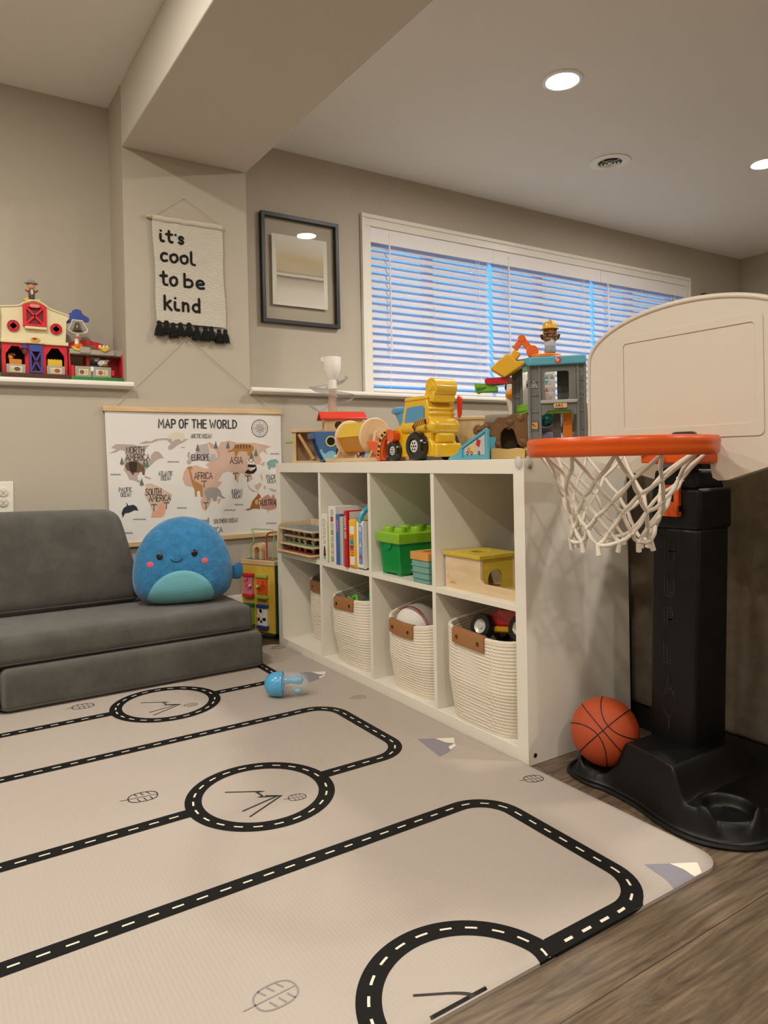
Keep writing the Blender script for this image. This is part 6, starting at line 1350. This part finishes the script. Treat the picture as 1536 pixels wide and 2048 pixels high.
for s_ in (1, -1):
    wd = [(-.072, .118), (.026, .108), (.033, .116), (.020, .162), (.012, .168), (-.066, .170), (-.074, .162)]
    MB().prism(wd, s_*.0505, s_*.0535, 'xz').build('side_window', BT, T, bevel=.0012)
    st_ = MB()
    P0 = catmull([(-.118, 0, .120), (-.100, 0, .122), (-.078, 0, .119), (-.060, 0, .112), (-.050, 0, .102)], 5)
    st_.stroke([(a+.026, c-.002) for a, b_, c in P0], .018, lambda u, v: (u, s_*.0590, v), 0)
    L_ = len(P0)
    for i in range(1, L_-1, 2): a, _, c = P0[i]; st_.stroke([(a+.026-.004, c-.010), (a+.026+.002, c+.006)], .0042, lambda u, v: (u, s_*.0594, v), 1, cap=False)
    st_.build('stripe_sticker', [mat('#e0ab2a', .4), mat('#5a1520', .4)], T)
    vt = MB()
    for i in range(5): vt.bar((.050+.0105*i, s_*.0515, .082), (.058+.0085*i, s_*.0515, .046), .003, .003)
    vt.build('side_vent', YT, T)
    MB().lathe([(0, s_*.0010), (.006, s_*.0008), (.007, 0)], (-.088, s_*.0585, .100), 14, 'y').build('screw_hole', mat('#8a6a18', .5), T)
# rear roller and step
MB().cyl((-.094, -.040, .222), (-.094, .040, .222), .029, n=32).cyl((-.094, .0395, .222), (-.094, .0425, .222), .019, n=24).cyl((-.094, .042, .222), (-.094, .0445, .222), .010, n=18).build('roller', YT, T, bevel=.003)
MB().prism([(-.110, .175), (-.062, .186), (-.060, .205), (-.074, .215), (-.112, .215)], -.042, .042, 'xz').build('roller_arm', YT, T, bevel=.005)
MB().box(-.128, -.102, -.048, .048, .010, .052).build('rear_bumper', YT, T, bevel=.006)
softbox(-.116, -.098, -.035, .035, .052, .086, .009, 6).build('rear_light_panel', YT, T, ang=70)
for x, y, r_, w_ in ((-.046, .060, .0445, .032), (-.046, -.060, .0445, .032), (.084, .056, .0335, .026), (.084, -.056, .0335, .026)):
    wm = MB(); sg = 1 if y > 0 else -1
    wheel(wm, (x, y, r_), r_, w_, 'y', 0, 0, 2, sg); wm.lathe([(0, y+sg*w_*.45), (r_*.42, y+sg*w_*.43), (r_*.44, y+sg*w_*.35)], (x, 0, r_), 24, 'y', 1)
    for k in range(6): a = 2*pi*k/6; wm.lathe([(0, y+sg*w_*.462), (r_*.07, y+sg*w_*.462)], (x+r_*.25*cos(a), 0, r_+r_*.25*sin(a)), 8, 'y', 0)
    wm.lathe([(0, y+sg*w_*.47), (r_*.09, y+sg*w_*.465)], (x, 0, r_), 10, 'y', 0)
    wm.build('wheel', [mat('#101010', .18, coat=.4), mat('#d3cfc6', .35)], T)
# blue chute at the front, orange arms and scoop
MB().tube([(.058, .008, .100), (.072, .008, .140), (.084, .008, .160)], [.034, .036, .038], 22).build('blue_hopper', BT, T, ang=50)
MB().lathe([(.034, 0), (.045, .004), (.046, .014), (.042, .020), (.030, .024), (.0, .022)], (.090, .008, .152), 26).build('hopper_cap', BT, T)
for s_ in (1, -1):
    ap = catmull([(.080, s_*.066, .078), (.100, s_*.066, .092), (.125, s_*.066, .080), (.142, s_*.066, .050), (.148, s_*.066, .024), (.152, s_*.066, .012)], 5)
    am_ = MB().tube([(x, y, z) for x, y, z in ap], .0125, 10).cyl((.076, s_*.054, .080), (.076, s_*.078, .080), .0185, n=22).cyl((.152, s_*.054, .014), (.152, s_*.078, .014), .0125, n=18)
    a_o = am_.build('lift_arm', ORG, T)
    hs = MB(); fz = lambda u, v: (u, s_*.0795, v)
    pl = [(x, z) for x, y, z in ap][5:24]; hs.stroke(pl, .014, fz, 0, cap=False)
    for i in range(1, len(pl)-2, 3): hs.face([(pl[i][0]-.007, s_*.0798, pl[i][1]+.002), (pl[i+1][0]-.004, s_*.0798, pl[i+1][1]-.002), (pl[i+1][0]+.006, s_*.0798, pl[i+1][1]+.003), (pl[i][0]+.004, s_*.0798, pl[i][1]+.006)], 1)
    hs.build('hazard_stripes', [mat('#dcb95a', .45), BLACKM], a_o)
sc_ = [(.168, .026), (.176, .0165), (.196, .024), (.248, .066), (.244, .072), (.186, .066), (.168, .060)]
MB().prism(sc_, -.066, .066, 'xz').build('scoop', ORG, T, bevel=.004)
MB().box(.150, .170, -.053, .053, .017, .060).build('scoop_back', ORG, T, bevel=.004)
MB().prism([(-.118, .140), (-.108, .128), (-.104, .190), (-.112, .200), (-.122, .190)], -.062, -.050, 'xz').build('lever', mat('#dc3a1a', .35), T, bevel=.003)
# ---------------------------------------------------------------- plywood box
T = thing('plywood_box', 'pale plywood box with finger joints standing behind the yellow toy loader', 'wooden box', (.315, .585, TZ), radians(-38))
MB().box(-.05, .05, -.045, .045, 0, .132).build('body', PINE_Z, T, bevel=.001)
MB().box(-.054, .054, -.049, .049, .132, .145).build('lid', PINE, T, bevel=.003)
fj = MB()
for k in range(7): fj.face([(x, -.0453, z) for x, z in rect(.028, .036, .014+.016*k, .022+.016*k)], 0)
fj.build('finger_joints', wood('#b7925f', '#a98553', (20, 20, 20)), T)
# ---------------------------------------------------------------- green balls, blanket
tag(MB().ball((0, 0, .036), (.042, .040, .036), 24).build('toy_ball', mat('#8a9a5b', .5), loc=(.245, .475, TZ)), 'olive green ball behind the low end of the blue toy ramp', 'ball')
tag(MB().ball((0, 0, .042), (.034, .034, .042), 24).build('toy_ball', mat('#a5bf4a', .45), loc=(.320, .490, TZ)), 'lime green ball behind the olive ball near the toy ramp', 'ball')
BK = thing('folded_cloth', 'folded pink-beige cloth with a pale green leaf tag behind the spinning drum', 'cloth', (.275, .93, TZ))
softbox(-.06, .06, -.085, .075, .0005, .055, .025, 8, .02).build('cloth', mat('#c9ae98', .95, bump=.4, bscale=40, sheen=.2), BK, ang=80)
for k in range(4): MB().ball((-.055+.012*k, .02-.030*k, .085-.012*k), (.006, .020, .010), 10).build('leaf', mat('#86a58a', .8), BK)
# ---------------------------------------------------------------- construction playset: ramp, rock, tower
RB = mat('#58a4b8', .35, coat=.15); GREYP = mat('#6f6f6b', .45); ROCK = mat('#6b4a22', .6, bump=.5, bscale=45, var=.2, vscale=25); SAND = mat('#c2a162', .5); LG = mat('#6aa52a', .4)
T = thing('toy_ramp', 'light blue toy ramp with a truck sticker between the loader and the brown toy rock', 'toy ramp', (.05, .275, TZ))
MB().prism([(-.092, 0), (.020, 0), (.020, .033), (-.092, .084)], -.004, .004, 'yz').build('side_panel', RB, T, bevel=.002)
MB().prism([(-.045, 0), (.100, 0), (.100, .034), (-.045, .082)], .048, .055, 'yz').build('side_panel', RB, T, bevel=.002)
MB().prism([(-.070, .0), (.090, 0), (.094, .004), (.088, .008), (-.070, .062)], .004, .048, 'yz').build('deck', RB, T, bevel=.0015)
MB().prism([(-.094, .0005), (.024, .0005), (.024, .007), (-.094, .007)], -.008, -.003, 'yz').prism([(-.094, .007), (-.086, .007), (-.086, .080), (-.094, .084)], -.008, -.003, 'yz').prism([(.014, .007), (.022, .007), (.022, .034), (.014, .037)], -.008, -.003, 'yz').bar((-.0055, -.092, .083), (-.0055, .020, .034), .005, .008).build('panel_rib', RB, T, bevel=.001)
g2 = lambda u, v: (-.0046, u, v); sk = MB(); sk.face([g2(*q) for q in [(-.080, .014), (.006, .014), (.006, .033), (-.080, .068)]], 0)
g4 = lambda u, v: (-.0050, u, v)
sk.face([g4(*q) for q in [(-.004, .020), (-.018, .020), (-.018, .034), (-.010, .034), (-.004, .028)]], 1); sk.face([g4(*q) for q in [(-.022, .022), (-.036, .022), (-.042, .034), (-.034, .046), (-.020, .034)]], 2); sk.face([g4(*q) for q in [(-.044, .040), (-.058, .034), (-.064, .052), (-.050, .058), (-.046, .050)]], 3)
for u in (-.006, -.024, -.056): sk.face([(-.0053, *q) for q in circ(u, .0185, .0052, 14)], 4); sk.face([(-.0055, *q) for q in circ(u, .0185, .0030, 12)], 2 if u > -.04 else 1)
sk.build('sticker', [mat('#b9b4b6', .45), mat('#c98060', .5), mat('#d8b84a', .5), mat('#b3262e', .5), BLACKM], T)
CR = radians(-44)
T = thing('toy_rock', 'brown toy rock arch on a sand base, between blue ramp and grey toy tower', 'toy rock', (.135, .205, TZ), CR)
q = lambda u, v: ((u-1022)/705.0, (917-v)/705.0)
rk = [q(u, v) for u, v in [(958, 866), (957, 856), (963, 848), (975, 850), (984, 842), (996, 843), (1006, 834), (1022, 835), (1036, 828), (1052, 830), (1064, 826), (1064, 893), (1052, 895), (1044, 888), (1040, 872), (1036, 860), (1028, 855), (1018, 857), (1012, 866), (1011, 880), (1013, 898), (995, 898), (996, 878), (990, 868), (975, 868)]]
MB().prism(rk, -.025, .055, 'xz').build('rock_arch', ROCK, T, bevel=.005, seg=2)
for k, (u, v, r_) in enumerate(((1003, 888, 9), (1056, 884, 9), (985, 852, 6), (1050, 838, 8), (970, 858, 6), (1030, 845, 8))): MB().ball((q(u, v)[0], -.024, q(u, v)[1]), (r_/705, .007, r_/800), 10).build('boulder', ROCK, T)
MB().box(q(1011, 0)[0], q(1042, 0)[0], .02, .05, .02, .085).build('cave_back', mat('#3b2a16', .8), T)
MB().prism([(-.042, 0), (.05, 0), (.05, .026), (.03, .030), (.004, .027), (-.02, .030), (-.042, .030)], -.052, .08, 'xz').build('sand_base', SAND, T, bevel=.004)
T = thing('toy_tower', 'grey toy construction tower with light blue roof and ABC sign', 'toy tower', (.205, .095, TZ), radians(-46))
MB().prism([(-.062, -.012), (.092, -.012), (.092, .10), (-.120, .10), (-.122, .065)], .0, .030, 'xy').build('base', SAND, T, bevel=.004)
slab = [(-.058, -.012), (.090, -.012), (.086, .085), (-.112, .085), (-.114, .062)]
MB().prism(slab, .254, .278, 'xy').build('roof', RB, T, bevel=.004)
def rcol(x0, x1, y0, y1, z0=.028, z1=.256):
    m_ = MB().box(x0, x1, y0+.006, y1, z0, z1).box(x0, x0+.0075, y0, y0+.007, z0, z1).box(x1-.0075, x1, y0, y0+.007, z0, z1)
    for z in (.03, .076, .126, .172, .21, .25): m_.box(x0+.0075, x1-.0075, y0+.003, y0+.007, z, z+.004)
    return m_
rcol(-.066, -.030, 0, .022).build('pillar', GREYP, T, bevel=.001); rcol(.064, .090, 0, .022).build('pillar', GREYP, T, bevel=.001)
rcol(-.112, -.082, .058, .08).build('pillar', GREYP, T, bevel=.001); rcol(.058, .084, .07, .085).build('pillar', GREYP, T, bevel=.001)
ff = MB().prism(rect(-.030, .064, .132, .254), .003, .012, 'xz', holes=[list(reversed(rrect(-.020, .044, .160, .238, .006, 3)))])
ff.build('window_frame', GREYP, T, bevel=.0015)
MB().box(-.032, .066, -.006, .010, .150, .159).build('window_sill', mat('#a8a6a0', .4), T, bevel=.002)
MB().prism([(-.030, .118), (-.024, .118), (-.012, .130), (.046, .130), (.058, .118), (.064, .118), (.064, .151), (-.030, .151)], .001, .008, 'xz').build('bracket', GREYP, T, bevel=.001)
MB().prism(rrect(.003, .038, .137, .149, .002, 3), -.0085, -.006, 'xz').build('sign_plate', mat('#d0b070', .45), T)
sg_ = MB(); write(sg_, 'ABC', .0085, .1400, .0065, .0014, lambda u, v: (u, -.0088, v), 0, sp=.55); sg_.build('sign_letters', BLACKM, T)
for ch, z in (('3', .226), ('2', .166), ('1', .058)):
    nb = MB(); write(nb, ch, .0725, z, .016, .0026, lambda u, v: (u, .0052, v), 0); nb.build('floor_number', mat('#8d8d88', .45), T)
lg_ = MB(); lg_.face([(u, -.0128, v) for u, v in circ(.016, .266, .0088, 28)], 0); write(lg_, 'fp', .0098, .2640, .0085, .0015, lambda u, v: (u, -.0132, v), 1)
lg_.build('round_badge', [mat('#c0392f', .4), WHITE], T)
tr = MB(); tr.stroke([(-.058, .196), (-.040, .196), (-.049, .212)], .0016, lambda u, v: (u, .0022, v), 0, closed=True); tr.face([(u, .0024, v) for u, v in circ(-.049, .201, .003, 10)], 0)
tr.build('warning_sign', mat('#b5b3aa', .45), T)
sq = MB().face([(u, .0020, v) for u, v in rect(-.058, -.039, .080, .101)], 0).face([(u, .0017, v) for u, v in rect(-.0565, -.0405, .0815, .0995)], 1)
sq.stroke([(-.053, .093), (-.046, .087)], .002, lambda u, v: (u, .0014, v), 0).stroke([(-.053, .0935)], .005, lambda u, v: (u, .0014, v), 0).stroke([(-.053, .086)], .003, lambda u, v: (u, .0014, v), 0)
sq.build('picture_sign', [mat('#40301c', .5), mat('#c7935a', .5)], T)
MB().prism([(-.105, .062), (-.064, .008), (.064, .008), (.064, .07), (-.10, .07)], .124, .132, 'xy').prism([(-.10, .05), (-.068, .012), (-.068, .016), (-.09, .05)], .132, .152, 'xy').build('green_floor', LG, T, bevel=.001)
MB().box(.028, .052, .05, .056, .03, .132).build('orange_slide', mat('#d97714', .4), T)
MB().box(.0, .022, .06, .075, .03, .132).box(.014, .050, .078, .084, .15, .25).build('lift_shaft', mat('#55544f', .5), T)
# crane arm, turntable and tray
MB().lathe([(0, .278), (.045, .278), (.045, .285), (.040, .288), (0, .289)], (-.018, .035, 0), 30).build('turntable', mat('#dd7a1a', .4), T, bevel=.001)
OA = mat('#e2651a', .35)
MB().bar((-.053, .02, .297), (-.080, .02, .332), .018, .017, up=(0, 1, 0)).cyl((-.052, .008, .297), (-.052, .034, .297), .0165, n=22).bar((-.078, .02, .335), (-.100, .02, .306), .016, .014, up=(0, 1, 0)).cyl((-.080, .010, .334), (-.080, .032, .334), .011, n=16).build('crane_arm', OA, T, bevel=.002)
bk = MB().prism([(-.150, .268), (-.168, .252), (-.128, .226), (-.096, .246), (-.072, .262), (-.078, .270), (-.094, .268), (-.118, .292)], -.012, .048, 'xz').bar((-.092, .018, .298), (-.110, .018, .275), .022, .026, up=(0, 1, 0))
bk.build('crane_bucket', mat('#dba91f', .35), T, bevel=.003)
MB().prism([(-.214, .210), (-.212, .216), (-.190, .213), (-.165, .216), (-.112, .212), (-.108, .224), (-.116, .230), (-.14, .226), (-.16, .208), (-.206, .186), (-.208, .190)], .012, .050, 'xz').box(-.212, -.15, .012, .05, .190, .205).build('green_tray', LG, T, bevel=.002)
MB().prism(rrect(-.184, -.108, .210, .228, .008, 4), .004, .012, 'xz').build('red_arm', mat('#b81c2e', .35), T, bevel=.001)
MB().lathe([(0, .0025), (.006, .003), (.0065, .005)], (-.116, 0, .219), 14, 'y').build('arm_pivot', mat('#4a4a4a', .4), T)
# builder figure with helmet, seen from behind
FG_ = thing('toy_builder', 'toy builder figure with yellow helmet and curly brown hair on the toy tower', 'toy figure', (.213, .108, TZ+.290), radians(-40))
MB().lathe([(.014, 0), (.016, .004), (.015, .012), (.0145, .020)], n=20, sy=.85).build('trousers', mat('#8e949b', .45), FG_)
MB().lathe([(.0145, .018), (.016, .024), (.015, .034), (.010, .042), (0, .044)], n=20, sy=.85).build('vest', mat('#b9bdc2', .45), FG_)
for s_ in (-1, 1): MB().tube([(s_*.012, 0, .037), (s_*.020, -.004, .040), (s_*.024, -.006, .050)], [.005, .005, .0045], 8).build('arm', mat('#3d2a22', .5), FG_)
MB().ball((0, 0, .058), (.0165, .0150, .016), 18).build('head', mat('#9a6a48', .5), FG_)
for x in (-.005, .005): MB().ball((x, .0150, .058), .0014, 8).build('eye', BLACK, FG_)
hr = MB(); rr = random.Random(3)
for k in range(7):
    x = -.016+.0053*k
    for j in range(4): hr.ball((x+rr.uniform(-.002, .002), -.010-.003*sin(k), .062-.0085*j), (.0042, .0045, .0048), 8)
hr.build('curly_hair', mat('#7a5226', .45), FG_)
MB().lathe([(.0175, 0), (.0245, .0005), (.0245, .003), (.0195, .004), (.0190, .012), (.0145, .020), (.006, .0235), (0, .024)], (0, 0, .064), 28).box(-.0025, .0025, -.019, .019, .070, .0895).build('helmet', mat('#d9a520', .3, coat=.3), FG_, bevel=.0006)
# ---------------------------------------------------------------- white bird toy, lavender toy, patterned box
BR = thing('toy_bird', 'white toy bird with orange beak and dark eyes behind the grey toy tower', 'toy bird', (.322, .327, TZ), radians(-78))
MB().lathe([(.050, 0), (.060, .020), (.062, .050), (.054, .085), (.047, .110), (.044, .125), (.050, .160), (.058, .195), (.056, .228), (.044, .255), (.022, .270), (0, .273)], n=36, sy=.85).build('body', mat('#d5d0c8', .35), BR)
MB().lathe([(.0185, 0), (.017, -.010), (.012, -.022), (.0, -.030)], (-.008, -.045, .196), 20, 'y').build('beak', mat('#dd8420', .35), BR)
for x in (-.036, .036):
    MB().ball((x, -.031, .222), (.011, .006, .014), 14).build('eye', mat('#15161c', .2), BR)
for s_ in (-1, 1): MB().ball((s_*.055, .0, .060), (.014, .036, .045), 16).build('wing', mat('#3c4356', .45), BR)
MB().ball((0, .0, .264), (.030, .028, .016), 16).build('green_cap', mat('#3f8a3a', .5), BR)
LV_ = thing('lavender_toy', 'lavender toy with a round teal window, behind the lower toy tower opening', 'toy', (.300, .208, TZ), radians(-46))
MB().ball((0, 0, .105), (.043, .034, .042), 24).ball((0, 0, .044), (.052, .040, .044), 24).build('body', mat('#9a90ad', .4), LV_)
MB().ring([(.021, -.030), (.021, -.038), (.025, -.039), (.026, -.030)], (-.004, -.001, .112), 28, 'y').build('window_ring', mat('#a79cba', .4), LV_)
MB().lathe([(0, -.039), (.014, -.037), (.0215, -.031)], (-.004, -.001, .112), 24, 'y').build('teal_window', mat('#1f6f74', .15), LV_)
dt = MB()
for k in range(14): dt.face([(u, -.0405, v) for u, v in circ(-.014+.0055*(k % 5)+rr.uniform(-.001, .001), .036+.005*(k//5), .0015, 8)])
dt.build('speaker_dots', BLACKM, LV_)
PB = thing('patterned_box', 'white box printed with coloured triangles, behind the upper toy tower window', 'box', (.362, .262, TZ), radians(-46))
MB().box(-.030, .022, 0, .03, 0, .265).build('box', mat('#d6d1c8', .5), PB, bevel=.001)
tri = MB(); cols = ['#b9b4ae', '#c2566a', '#5f9494', '#dfa184', '#cfc8be', '#8f8a86']
for j in range(13):
    for i in range(6):
        x0, z0 = -.029+.0085*i, .005+.0195*j; upt = (i+j) % 2 == 0; c = rr.choice([0, 0, 0, 4, 1, 2, 3, 5]) if upt else rr.choice([4, 4, 0, 2])
        P = [(x0+.001, z0+.002), (x0+.0145, z0+.002), (x0+.0078, z0+.0175)] if upt else [(x0+.001, z0+.0175), (x0+.0145, z0+.0175), (x0+.0078, z0+.002)]
        if x0+.0145 < .022: tri.face([(u, -.0004, v) for u, v in P], c)
tri.build('triangle_print', [mat(c, .5) for c in cols], PB)
